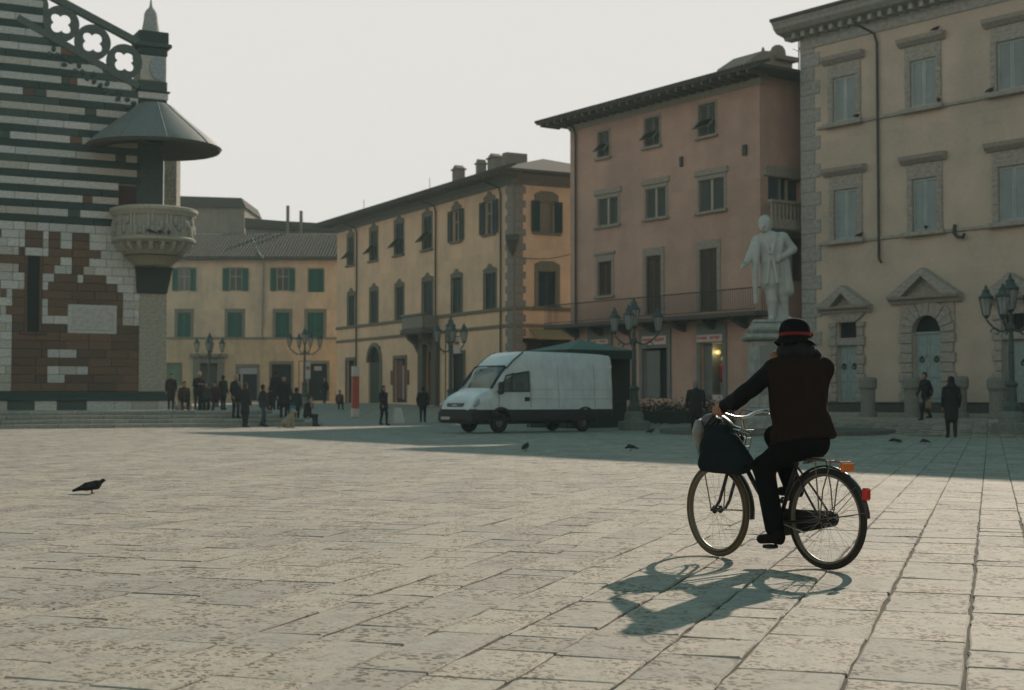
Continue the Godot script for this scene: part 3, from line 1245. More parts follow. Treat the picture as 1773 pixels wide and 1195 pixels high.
func hip_roof(u0: float, u1: float, deep: float, y: float, over: float, pitch_: float) -> MB:
	# eaves slab and four slopes; front edge at z = over
	var b := MB.new()
	var a := Vector3(u0 - over, y, over)
	var c := Vector3(u1 + over, y, over)
	var d := Vector3(u1 + over, y, -deep - over)
	var e := Vector3(u0 - over, y, -deep - over)
	var hw := (deep + 2 * over) / 2.0
	var lw := (u1 - u0 + 2 * over) / 2.0
	var run := minf(hw, lw)
	var h := run * tan(pitch_)
	var r0 := Vector3(u0 - over + run, y + h, over - run if hw <= lw else over - run)
	var r1 := Vector3(u1 + over - run, y + h, -deep - over + run)
	var th := Vector3.UP * 0.14
	for q in [[a, c], [c, d], [d, e], [e, a]]:
		b.qo(q[0], q[1], q[1] + th, q[0] + th, (q[0] + q[1]) / 2.0 - (a + d) / 2.0)
	b.qo(a, c, d, e, Vector3.DOWN)
	if hw <= lw:
		var p0 := Vector3(r0.x, y + h, over - hw) + th
		var p1 := Vector3(r1.x, y + h, over - hw) + th
		b.qo(a + th, c + th, p1, p0, Vector3(0, 1, 1))
		b.qo(e + th, d + th, p1, p0, Vector3(0, 1, -1))
		b.to(a + th, e + th, p0, Vector3(-1, 1, 0))
		b.to(c + th, d + th, p1, Vector3(1, 1, 0))
	else:
		var xm := (a.x + c.x) / 2
		var p0 := Vector3(xm, y + h, over - run) + th
		var p1 := Vector3(xm, y + h, -deep - over + run) + th
		b.to(a + th, c + th, p0, Vector3(0, 1, 1))
		b.to(e + th, d + th, p1, Vector3(0, 1, -1))
		b.qo(a + th, e + th, p1, p0, Vector3(-1, 1, 0))
		b.qo(c + th, d + th, p1, p0, Vector3(1, 1, 0))
	return b


func chimney(t: Node, at: Vector3, w: float, d: float, h: float, m: Material, cap := true) -> void:
	var c := group_node(t, "chimney", Transform3D(Basis.IDENTITY, at))
	part(c, "stack", MB.new().span(Vector3(-w / 2, 0, -d / 2), Vector3(w / 2, h, d / 2), 0.03), m)
	if cap:
		part(c, "cap", MB.new().span(Vector3(-w / 2 - 0.08, h, -d / 2 - 0.08), Vector3(w / 2 + 0.08, h + 0.1, d / 2 + 0.08), 0.02), m)
		part(c, "hood", MB.new().extrude(PackedVector2Array([Vector2(-w / 2, h + 0.1), Vector2(w / 2, h + 0.1), Vector2(0, h + 0.35)]), -d / 2, d / 2), m)


func arch_poly(h: Rect2, spring: float, k := 10) -> PackedVector2Array:    # opening with a round head
	var p := PackedVector2Array([h.position, Vector2(h.end.x, h.position.y)])
	var c := Vector2(h.get_center().x, spring)
	for i in k + 1:
		var a := PI * i / k
		p.append(c + Vector2(cos(a) * h.size.x / 2, sin(a) * (h.end.y - spring)))
	return p


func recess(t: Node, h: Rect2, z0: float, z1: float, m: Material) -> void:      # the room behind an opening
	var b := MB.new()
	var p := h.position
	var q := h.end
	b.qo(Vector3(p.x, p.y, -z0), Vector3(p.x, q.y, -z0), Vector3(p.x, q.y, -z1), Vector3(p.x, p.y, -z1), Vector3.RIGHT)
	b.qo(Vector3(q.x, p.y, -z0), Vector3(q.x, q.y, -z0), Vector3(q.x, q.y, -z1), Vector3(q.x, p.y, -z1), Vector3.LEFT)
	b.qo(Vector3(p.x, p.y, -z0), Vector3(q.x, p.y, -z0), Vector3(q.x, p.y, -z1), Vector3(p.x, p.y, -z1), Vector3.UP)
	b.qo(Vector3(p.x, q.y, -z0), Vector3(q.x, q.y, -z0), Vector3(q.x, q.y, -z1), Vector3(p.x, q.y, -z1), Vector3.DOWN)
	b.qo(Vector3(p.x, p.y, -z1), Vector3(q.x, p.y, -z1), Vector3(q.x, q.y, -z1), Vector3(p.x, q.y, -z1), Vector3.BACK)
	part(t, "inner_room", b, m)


func common_mats() -> void:
	mat("black_glass", Color(0.010, 0.015, 0.014), 0.55)
	mat("dim_glass", Color(0.05, 0.055, 0.05), 0.12, "", 1, 0, {"spec": 0.6})
	mat("casement", Color(0.36, 0.33, 0.27), 0.7)
	mat("roof_tile", Color(0.085, 0.075, 0.06), 0.95, "stone", 1.3, 2.0)
	mat("eave_wood", Color(0.15, 0.13, 0.10), 0.9, "wood", 0.8)
	mat("pipe", Color(0.04, 0.042, 0.036), 0.55)
	mat("chimney_stone", Color(0.22, 0.19, 0.15), 0.95, "stone", 1.0, 1.0)


# ---------------------------------------------------------------- cream house at the back
func build_far_house() -> void:
	common_mats()
	var f := f_far
	var t := thing("cream_house", "cream plastered house with green shutters behind the market crowd", "house", f.xf())
	var plaster := mat("far_plaster", Color(0.62, 0.485, 0.34), 0.95, "plaster", 0.12, 0.4)
	var plaster2 := mat("far_ground_floor", Color(0.57, 0.43, 0.27), 0.95, "plaster", 0.15, 0.4)
	var green := mat("green_shutter", Color(0.022, 0.115, 0.085), 0.7, "paint", 0.7)
	var stone := mat("far_stone", Color(0.22, 0.21, 0.16), 0.9, "stone", 0.6)
	var u0 := fuv(f, 240, 600).x
	var u1 := fuv(f, 588, 600).x
	var top := fuv(f, 400, 446).y
	var band := fuv(f, 400, 586).y
	var holes := []
	var low := []
	var upr := []
	for q in [[309, 329], [397, 419], [479, 500]]:
		upr.append(frect(f, q[0], q[1], 464, 504))
	var u4 := frect(f, 534, 560, 466, 506)
	for q in [[307, 330], [394, 419], [477, 501], [532, 560]]:
		low.append(frect(f, q[0], q[1], 541, 585))
	var doors := [frect(f, 412, 445, 636, 694), frect(f, 470, 504, 631, 694), frect(f, 534, 566, 630, 694)]
	var shop := frect(f, 288, 312, 631, 668)
	var portal := frect(f, 346, 376, 629, 692)
	holes = upr + [u4] + low + doors + [shop, portal]
	var upper := []
	var lower := []
	for h in holes:
		if h.position.y > band - 0.1:
			upper.append(h)
		else:
			lower.append(h)
	var w := MB.new()
	wall_sheet(w, u0, u1, band, top, upper)
	closed_mass(w, u0, u1, -0.4, top, 11.0)
	part(t, "wall", w, plaster)
	var w2 := MB.new()
	wall_sheet(w2, u0, u1, -0.4, band, lower)
	part(t, "ground_floor_wall", w2, plaster2)
	part(t, "string_course", MB.new().span(Vector3(u0, band - 0.06, -0.02), Vector3(u1, band + 0.1, 0.1), 0.02), stone)
	for h in upr:
		plain_window(t, h, green, stone, null, 0.05, 0.06, "open")
	plain_window(t, u4, green, stone, null, 0.08, 0.08)
	for h in low:
		plain_window(t, h, green, stone, null, 0.24, 0.3)
	for i in doors.size():
		var h: Rect2 = doors[i]
		var d := group_node(t, "shop_door")
		part(d, "frame", surround(h, 0.2, 0.25, 0.06), stone)
		part(d, "door_glass", MB.new().span(Vector3(h.position.x, h.position.y, -0.22), Vector3(h.end.x, h.end.y, -0.2)), mats.black_glass)
		if i == 0:
			part(d, "fascia", MB.new().span(Vector3(h.position.x, h.end.y - 0.55, -0.18), Vector3(h.end.x, h.end.y, -0.1), 0.01), mat("shop_fascia", Color(0.32, 0.36, 0.36), 0.5))
			part(d, "white_post", MB.new().span(Vector3(h.position.x + 0.2, h.position.y, -0.15), Vector3(h.position.x + 0.35, h.end.y - 0.55, -0.08)), mats.casement)
		if i == 2:
			part(d, "fascia", MB.new().span(Vector3(h.get_center().x - 0.3, h.end.y - 0.55, -0.18), Vector3(h.get_center().x + 0.3, h.end.y - 0.2, -0.1), 0.01), mat("small_sign", Color(0.3, 0.33, 0.33), 0.5))
	var sh := group_node(t, "shop_shutter")
	part(sh, "frame", surround(shop, 0.15, 0.15, 0.04), mat("rust_frame", Color(0.2, 0.12, 0.06), 0.8))
	part(sh, "panel", MB.new().span(Vector3(shop.position.x, shop.position.y, -0.15), Vector3(shop.end.x, shop.end.y, -0.1)), mat("pale_green", Color(0.13, 0.22, 0.15), 0.7, "paint", 0.5))
	var pt := group_node(t, "portal")
	part(pt, "surround", surround(portal, 0.55, 0.45, 0.1), stone)
	part(pt, "cornice", MB.new().span(Vector3(portal.position.x - 0.8, portal.end.y + 0.46, -0.05), Vector3(portal.end.x + 0.8, portal.end.y + 0.75, 0.35), 0.04), stone)
	part(pt, "door_leaf", MB.new().extrude(arch_poly(portal, portal.end.y - portal.size.x / 2), -0.24, -0.18), mat("old_door", Color(0.075, 0.06, 0.045), 0.8, "wood", 0.8))
	# tiled roof seen from below its ridge
	var rt := fuv(f, 400, 388).y
	var roof := MB.new()
	var dz := (rt - top) / tan(deg_to_rad(21.0))
	roof.qo(Vector3(u0 - 0.6, top - 0.05, 0.7), Vector3(u1 + 0.3, top - 0.05, 0.7), Vector3(u1 + 0.3, rt, -dz), Vector3(u0 - 0.6, rt, -dz), Vector3(0, 1, 1))
	roof.qo(Vector3(u0 - 0.6, top - 0.2, 0.7), Vector3(u1 + 0.3, top - 0.2, 0.7), Vector3(u1 + 0.3, top - 0.05, 0.7), Vector3(u0 - 0.6, top - 0.05, 0.7), Vector3.BACK)
	roof.qo(Vector3(u0 - 0.6, top - 0.2, 0.7), Vector3(u1 + 0.3, top - 0.2, 0.7), Vector3(u1 + 0.3, top - 0.2, -0.1), Vector3(u0 - 0.6, top - 0.2, -0.1), Vector3.DOWN)
	roof.qo(Vector3(u0 - 0.6, top - 0.2, -2 * dz), Vector3(u1 + 0.3, top - 0.2, -2 * dz), Vector3(u1 + 0.3, rt, -dz), Vector3(u0 - 0.6, rt, -dz), Vector3(0, 1, -1))
	var rf := part(t, "roof", roof, mats.roof_tile)
	var tiles := MB.new()
	var r := RandomNumberGenerator.new()
	r.seed = 3
	var x := u0 - 0.5
	while x < u1 + 0.2:
		for k in 9:
			var p := Vector3(x, top - 0.02, 0.72).lerp(Vector3(x, rt + 0.03, -dz), k / 9.0)
			var q := Vector3(x, top - 0.02, 0.72).lerp(Vector3(x, rt + 0.03, -dz), (k + 1) / 9.0)
			tiles.col = null
			tiles.tube(p + Vector3(r.randf_range(-0.02, 0.02), r.randf_range(0, 0.03), 0), q, 0.085, 0.07, 5, true)
		x += 0.25
	var tl := part(rf, "roof_tiles", tiles, mats.roof_tile)
	tl.set_meta("kind", "stuff")
	var ph := fuv(f, 430, 400)
	part(rf, "pale_gutter", MB.new().path([Vector3(fuv(f, 420, 405).x, lerpf(top, rt, 0.75) + 0.12, -dz * 0.75), Vector3(fuv(f, 434, 420).x, lerpf(top, rt, 0.4) + 0.1, -dz * 0.4), Vector3(fuv(f, 452, 437).x, top + 0.15, 0.5), Vector3(fuv(f, 457, 440).x, top, 0.8), Vector3(fuv(f, 457, 450).x, top - 0.5, 0.15), Vector3(fuv(f, 455, 450).x, band, 0.12)], 0.07, 6), mat("gutter_zinc", Color(0.20, 0.22, 0.21), 0.6))
	# the taller roofs and stacks behind it
	var bh := thing("rear_house", "grey walled house whose low roof rises behind the cream house", "house", moved(Vector3(pd(365, 360, 131).x, 0, -131)))
	var l := pd(300, 342, 131).x - bh.position.x
	var rr := pd(427, 342, 131).x - bh.position.x
	var ty := pd(365, 358, 131).y
	part(bh, "wall", MB.new().span(Vector3(l, 4, -8), Vector3(rr - 0.2, ty, 0)), mat("rear_wall", Color(0.26, 0.23, 0.18), 0.95, "plaster", 0.15))
	part(bh, "roof", MB.new().extrude(PackedVector2Array([Vector2(l - 0.5, ty), Vector2(rr, ty - 0.1), Vector2(rr - 0.4, ty + 0.75), Vector2(l, ty + 0.95)]), -8.2, 0.4), mats.roof_tile)
	var b2 := thing("rear_house", "low tiled house with two tall thin flues behind the cream house", "house", moved(Vector3(pd(480, 380, 126).x, 0, -126)))
	var hl := pd(425, 380, 126).x - b2.position.x
	var hr := pd(585, 380, 126).x - b2.position.x
	var hy := pd(480, 390, 126).y
	part(b2, "wall", MB.new().span(Vector3(hl, 4, -6), Vector3(hr, hy - 0.3, 0)), mats.rear_wall)
	part(b2, "roof", MB.new().extrude(PackedVector2Array([Vector2(hl, hy - 0.3), Vector2(hr, hy - 0.6), Vector2(hr, hy + 0.05), Vector2(hl + 3.0, hy + 0.35), Vector2(hl, hy + 0.6)]), -6.2, 0.4), mats.roof_tile)
	for q in [[497, 355], [520, 364]]:
		var p := pd(q[0], q[1], 125)
		part(b2, "flue", MB.new().span(Vector3(p.x - b2.position.x - 0.13, hy - 1.2, 0.4), Vector3(p.x - b2.position.x + 0.13, p.y, 0.68), 0.02), mats.chimney_stone)


# ---------------------------------------------------------------- yellow house
func build_yellow() -> void:
	var f := f_ye
	var t := thing("yellow_house", "long ochre yellow palazzo with dark shutters and grey corner stones", "house", f.xf())
	var plaster := mat("yellow_plaster", Color(0.70, 0.50, 0.325), 0.95, "plaster", 0.1, 0.4)
	var stone := mat("yellow_trim", Color(0.18, 0.165, 0.115), 0.9, "stone", 0.7, 0.6)
	var quoin := mat("grey_quoin", Color(0.235, 0.225, 0.19), 0.9, "stone", 0.7, 0.8)
	var dark := mat("dark_shutter", Color(0.024, 0.048, 0.042), 0.65, "paint", 0.8)
	var len := -fuv(f, 583, 600).x + fuv(f, 889, 600).x
	var cap := fuv(f, 880, 308).y
	var b1 := fuv(f, 807, 543).y
	var b2 := fuv(f, 807, 571).y
	var up := []
	for q in [[602, 612.5, 411, 459], [641, 653.5, 399.5, 451], [684, 698.5, 387, 441], [732.5, 747.5, 375, 432], [784, 797, 364, 418], [840, 855.5, 348, 405]]:
		up.append(frect(f, q[0], q[1], q[2], q[3]))
	var lw := []
	for q in [[602.5, 613.5, 512, 565], [641, 654, 504, 559.5], [685, 698.5, 497, 554.5], [732, 749, 487, 560], [782.5, 799.5, 481, 543], [839, 858.5, 473, 535.5]]:
		lw.append(frect(f, q[0], q[1], q[2], q[3]))
	var arch := frect(f, 638, 659, 600, 698)
	var shops := [frect(f, 600, 614, 624, 698), frect(f, 683, 703, 621, 697), frect(f, 780, 804, 613, 700)]
	var portal := frect(f, 738, 753, 596, 702)
	var w := MB.new()
	wall_sheet(w, 0, len, -0.5, cap, up + lw + shops + [arch, portal])
	closed_mass(w, 0, len, -0.5, cap, 9.0, true, false)
	part(t, "wall", w, plaster)
	part(t, "sill_course", MB.new().span(Vector3(0, b1 - 0.1, -0.02), Vector3(len, b1 + 0.1, 0.12), 0.02), stone)
	part(t, "string_course", MB.new().span(Vector3(0, b2 - 0.1, -0.02), Vector3(len, b2 + 0.1, 0.09), 0.02), stone)
	part(t, "cornice", moulding([Vector2(-0.1, cap - 0.45), Vector2(0.06, cap - 0.45), Vector2(0.12, cap - 0.2), Vector2(0.4, cap), Vector2(0.6, cap + 0.12), Vector2(-0.1, cap + 0.12)], 0, len + 0.5), mat("cornice_grey", Color(0.17, 0.16, 0.135), 0.9, "stone", 0.5))
	for i in 6:
		var h: Rect2 = up[i]
		dark = mat("dark_shutter%d" % (i % 3), [Color(0.024, 0.048, 0.042), Color(0.034, 0.055, 0.045), Color(0.020, 0.040, 0.040)][i % 3], 0.65, "plaster", 0.5)
		var wn := plain_window(t, h, dark, stone, stone, 0.17, 0.22, "open" if i > 3 else "closed")
		crown(wn, h, 0.17, stone)
		if i < 4:                                     # the lower flap of the left leaf pushed out
			flap(wn, mat("flap_brown", Color(0.075, 0.062, 0.045), 0.7), h)
		var wl := plain_window(t, lw[i], dark, stone, null, 0.17, 0.22)
		crown(wl, lw[i], 0.17, stone)
	# arched door
	var d := group_node(t, "arched_door")
	var ring := MB.new()
	var sp := arch.end.y - arch.size.x / 2
	var po := arch_poly(arch.grow_individual(0.28, 0, 0.28, 0.28), sp, 14)
	var pi := arch_poly(arch, sp, 14)
	for i in range(1, po.size() - 1):
		ring.qo(Vector3(po[i].x, po[i].y, 0.1), Vector3(po[i + 1].x, po[i + 1].y, 0.1), Vector3(pi[i + 1].x, pi[i + 1].y, 0.1), Vector3(pi[i].x, pi[i].y, 0.1), Vector3.BACK)
		ring.qo(Vector3(pi[i].x, pi[i].y, 0.1), Vector3(pi[i + 1].x, pi[i + 1].y, 0.1), Vector3(pi[i + 1].x, pi[i + 1].y, -0.25), Vector3(pi[i].x, pi[i].y, -0.25), Vector3(arch.get_center().x - pi[i].x, sp - pi[i].y, 0))
		ring.qo(Vector3(po[i].x, po[i].y, 0.1), Vector3(po[i + 1].x, po[i + 1].y, 0.1), Vector3(po[i + 1].x, po[i + 1].y, -0.02), Vector3(po[i].x, po[i].y, -0.02), Vector3(po[i].x - arch.get_center().x, po[i].y - sp, 0))
	part(d, "surround", ring, stone)
	part(d, "fanlight", MB.new().span(Vector3(arch.position.x, sp, -0.24), Vector3(arch.end.x, arch.end.y, -0.2)), mats.black_glass)
	for k in 2:
		part(d, "door_leaf", MB.new().span(Vector3(arch.position.x + arch.size.x / 2 * k + 0.01, arch.position.y, -0.22), Vector3(arch.position.x + arch.size.x / 2 * (k + 1) - 0.01, sp, -0.15), 0.02), mat("green_door", Color(0.03, 0.06, 0.045), 0.6, "wood", 0.7))
	for i in 3:
		var h: Rect2 = shops[i]
		var s := group_node(t, "shop_door")
		part(s, "frame", surround(h, 0.16, 0.22, 0.07), stone)
		part(s, "door_glass", MB.new().span(Vector3(h.position.x, h.position.y, -0.24), Vector3(h.end.x, h.end.y, -0.2)), mats.black_glass)
		if i == 1:                                     # papered with posters
			part(s, "poster_panel", MB.new().span(Vector3(h.position.x + 0.05, h.position.y + 0.3, -0.18), Vector3(h.position.x + h.size.x * 0.55, h.end.y - 0.1, -0.14)), mat("poster_red", Color(0.16, 0.07, 0.06), 0.7, "cloth", 2.0))
			part(s, "poster_panel", MB.new().span(Vector3(h.position.x + h.size.x * 0.58, h.position.y + 0.2, -0.18), Vector3(h.position.x + h.size.x * 0.68, h.end.y - 0.5, -0.12)), mats.casement)
			for sx in [-0.55, h.size.x + 0.2]:
				part(s, "notice_board", MB.new().span(Vector3(h.position.x + sx, h.position.y + 1.2, 0), Vector3(h.position.x + sx + 0.35, h.position.y + 2.2, 0.08), 0.01), mat("notice_red", Color(0.17, 0.05, 0.03), 0.7))
	# portal with the stone balcony over it
	var pt := group_node(t, "portal")
	part(pt, "surround", surround(portal, 0.75, 0.6, 0.3), mat("portal_stone", Color(0.12, 0.105, 0.08), 0.9, "stone", 0.8, 0.8))
	part(pt, "fanlight", MB.new().span(Vector3(portal.position.x, portal.end.y - 1.1, -0.2), Vector3(portal.end.x, portal.end.y, -0.15)), mats.black_glass)
	part(pt, "door_leaf", MB.new().span(Vector3(portal.position.x, portal.position.y, -0.2), Vector3(portal.end.x, portal.end.y - 1.1, -0.12), 0.02), mat("brown_door", Color(0.15, 0.06, 0.025), 0.6, "wood", 0.7))
	var bal := group_node(t, "balcony")
	var c: float = lw[3].get_center().x
	var by: float = lw[3].position.y
	part(bal, "slab", MB.new().span(Vector3(c - 1.75, by - 0.75, 0), Vector3(c + 1.75, by - 0.4, 1.25), 0.06), mats.portal_stone)
	part(bal, "parapet", MB.new().span(Vector3(c - 1.65, by - 0.395, 1.0), Vector3(c + 1.65, by + 0.45, 1.15), 0.05), quoin)
	for sx in [-1.65, 1.5]:
		part(bal, "parapet_end", MB.new().span(Vector3(c + sx, by - 0.395, 0.0), Vector3(c + sx + 0.15, by + 0.45, 0.99), 0.03), quoin)
	part(bal, "coping", MB.new().span(Vector3(c - 1.75, by + 0.455, 0.9), Vector3(c + 1.75, by + 0.58, 1.25), 0.03), quoin)
	for sx in [-1.2, 0.85]:
		var br := MB.new()
		br.x = Transform3D(Basis(Vector3.BACK, Vector3.UP, Vector3.LEFT), Vector3.ZERO)
		br.extrude(PackedVector2Array([Vector2(0, by - 2.0), Vector2(0.25, by - 1.9), Vector2(0.5, by - 1.4), Vector2(1.0, by - 1.0), Vector2(1.1, by - 0.755), Vector2(0, by - 0.755)]), -(c + sx + 0.35), -(c + sx))
		part(bal, "bracket", br, mats.portal_stone)
	for q in [[619, 700], [756, 655], [869, 660]]:
		var u := fuv(f, q[0], 500).x
		drain_pipe(t, u, fuv(f, q[0], q[1]).y if q[1] < 690 else 0.9, cap - 0.5, mats.pipe, 1.0)
	# short side, facing the square to the right
	var f2 := f_ye2
	var s2 := group_node(t, "short_side", f.xf().affine_inverse() * f2.xf())
	var len2 := 9.0
	var ua := frect(f2, 932, 960, 349, 403)
	var ub := frect(f2, 932, 962.5, 470, 531)
	var big := frect(f2, 897, 1010, 586, 700)
	var w2 := MB.new()
	wall_sheet(w2, 0, len2, -0.5, cap, [ua, ub, big], 0.5)
	w2.qo(Vector3(len2, -0.5, 0), Vector3(len2, cap, 0), Vector3(len2, cap, -20), Vector3(len2, -0.5, -20), Vector3.RIGHT)
	part(s2, "side_wall", w2, plaster)
	part(s2, "side_sill_course", MB.new().span(Vector3(0.12, b1 - 0.1, -0.02), Vector3(len2, b1 + 0.1, 0.12), 0.02), stone)
	part(s2, "side_string_course", MB.new().span(Vector3(0.12, b2 - 0.1, -0.02), Vector3(len2, b2 + 0.1, 0.09), 0.02), stone)
	part(s2, "side_cornice", moulding([Vector2(-0.1, cap - 0.45), Vector2(0.06, cap - 0.45), Vector2(0.12, cap - 0.2), Vector2(0.4, cap), Vector2(0.6, cap + 0.12), Vector2(-0.1, cap + 0.12)], 0.12, len2), mats.cornice_grey)
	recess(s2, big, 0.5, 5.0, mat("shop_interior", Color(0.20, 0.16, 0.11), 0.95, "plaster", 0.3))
	part(s2, "awning", moulding([Vector2(0.05, big.end.y + 0.55), Vector2(1.0, big.end.y + 0.05), Vector2(1.0, big.end.y - 0.1), Vector2(0.95, big.end.y - 0.1), Vector2(0.95, big.end.y), Vector2(0.05, big.end.y + 0.5)], 1.0, big.end.x), mat("tan_awning", Color(0.28, 0.22, 0.11), 0.9, "cloth", 1.0))
	side_window(s2, ua, dark, stone, true)
	side_window(s2, ub, dark, stone, false)
	# quoins: alternate long and short stones on both faces of the corner
	var yq := -0.2
	var k := 0
	while yq < cap - 0.5:
		var lq := 0.95 if k % 2 == 0 else 0.72
		var h := minf(0.42, cap - 0.46 - yq)
		part(t, "corner_stone", MB.new().span(Vector3(len - lq, yq + 0.004, -0.02), Vector3(len + 0.05, yq + h - 0.004, 0.055), 0.012), quoin)
		part(s2, "corner_stone", MB.new().span(Vector3(0.056, yq + 0.004, -0.02), Vector3(lq * 0.85, yq + h - 0.004, 0.056), 0.012), quoin)
		yq += h
		k += 1
	var em := Body.new()
	em.cell = 0.05
	var ey := fuv(f2, 890, 425).y
	em.bone(Vector3(0, ey + 0.3, 0.1), Vector3(0, ey - 0.25, 0.1), 0.34, 0.2, Color.WHITE, Vector3.RIGHT, 1.2, 0.05)
	em.bone(Vector3(-0.3, ey + 0.5, 0.1), Vector3(0.3, ey + 0.5, 0.1), 0.14, 0.14)
	em.bone(Vector3(0, ey - 0.4, 0.1), Vector3(0, ey - 0.6, 0.1), 0.14, 0.06)
	var eb := MB.new()
	em.build(eb)
	var es := part(s2, "carved_shield", eb, mat("shield_stone", Color(0.09, 0.085, 0.07), 0.9, "stone", 1.5))
	es.position = Vector3(-0.05, 0, 0)
	es.rotation.y = -PI / 4
	# roof
	var rf := part(t, "roof", hip_roof(0, len, 9.0, cap + 0.125, 1.35, deg_to_rad(17.0)), mats.roof_tile)
	eave_tiles(rf, -1.35, len + 1.35, cap + 0.26, 1.35)
	var soffit := MB.new()
	var u := -1.0
	while u < len + 1.0:
		soffit.span(Vector3(u, cap + 0.0, 0.0), Vector3(u + 0.12, cap + 0.12, 1.3))
		u += 0.6
	part(rf, "rafter_ends", soffit, mats.eave_wood)
	for q in [[794, 290, 308, 1.5], [833, 280, 300, 0.8], [857, 270, 290, 1.9]]:
		var p := fuv(f, q[0], q[2], -3.0)
		chimney(t, Vector3(p.x, cap + 0.6, -3.0), q[3] * 0.55, 0.6, fuv(f, q[0], q[1], -3.0).y - cap - 0.8, mats.chimney_stone)
	for q in [[630, 346, 366], [744, 308, 335]]:
		var p := fuv(f, q[0], q[2], -1.0)
		part(t, "aerial", MB.new().tube(Vector3(p.x, cap, -1.0), Vector3(p.x, fuv(f, q[0], q[1], -1.0).y, -1.0), 0.025, 0.02, 5), mats.pipe)
	var ca := fuv(f2, 905, 447)
	var cb := fuv(f2, 992, 437)
	var cable := []
	for i in 9:
		var s := i / 8.0
		cable.append(Vector3(lerpf(ca.x, cb.x, s), lerpf(ca.y, cb.y, s) - 0.22 * sin(s * PI), lerpf(0.08, 0.8, s)))
	part(s2, "wall_cable", MB.new().path(cable, 0.022, 5), mats.pipe)
	var pc := fuv(f2, 895, 262, -4.0)
	var stack := MB.new()
	stack.span(Vector3(pc.x - 0.75, cap + 0.3, -4.6), Vector3(pc.x + 0.75, pc.y - 0.1, -4.0), 0.03)
	part(s2, "wide_chimney", stack, mats.chimney_stone)


func crown(w: Node, h: Rect2, wide: float, m: Material) -> void:      # little curved gable over a window
	var x0 := h.position.x - wide
	var x1 := h.end.x + wide
	var y := h.end.y + 0.222
	var c := (x0 + x1) / 2
	part(w, "crown", MB.new().extrude(PackedVector2Array([Vector2(x0 - 0.05, y), Vector2(x1 + 0.05, y), Vector2(c + 0.3, y + 0.16), Vector2(c + 0.12, y + 0.34), Vector2(c - 0.12, y + 0.34), Vector2(c - 0.3, y + 0.16)]), -0.02, 0.07), m)


func side_window(s2: Node3D, h: Rect2, dark: Material, stone: Material, open: bool) -> void:
	part(s2, "window_frame", surround(h, 0.26, 0.4, 0.05), stone)
	part(s2, "window_crown", MB.new().extrude(PackedVector2Array([Vector2(h.position.x - 0.26, h.end.y + 0.401), Vector2(h.end.x + 0.26, h.end.y + 0.401), Vector2(h.get_center().x + 0.4, h.end.y + 0.6), Vector2(h.get_center().x - 0.4, h.end.y + 0.6)]), -0.02, 0.06), stone)
	part(s2, "window_sill", MB.new().span(Vector3(h.position.x - 0.4, h.position.y - 0.14, -0.05), Vector3(h.end.x + 0.4, h.position.y, 0.16), 0.02), stone)
	var p := h.position
	var s := h.size
	if open:
		part(s2, "window_curtain", MB.new().span(Vector3(p.x, p.y, -0.2), Vector3(h.end.x, h.end.y, -0.17)), mat("curtain", Color(0.24, 0.21, 0.16), 0.9, "wood", 0.8))
		leaf(s2, dark, Vector3(p.x - s.x * 0.45, p.y, 0.075), s.x * 0.5, s.y)
		leaf(s2, dark, Vector3(p.x + s.x * 0.95, p.y, 0.075), s.x * 0.5, s.y)
	else:
		leaf(s2, dark, Vector3(p.x, p.y, -0.12), s.x / 2 - 0.005, s.y)
		leaf(s2, dark, Vector3(p.x + s.x / 2, p.y, -0.12), s.x / 2 - 0.005, s.y)


func eave_tiles(rf: Node, u0: float, u1: float, y: float, over: float) -> void:     # rounded ends of the lowest row of tiles
	var b := MB.new()
	var u := u0
	while u < u1:
		b.tube(Vector3(u, y, over + 0.05), Vector3(u, y + 0.26, over - 0.8), 0.09, 0.09, 6)
		u += 0.24
	var o := part(rf, "eave_tiles", b, mats.roof_tile)
	o.set_meta("kind", "stuff")


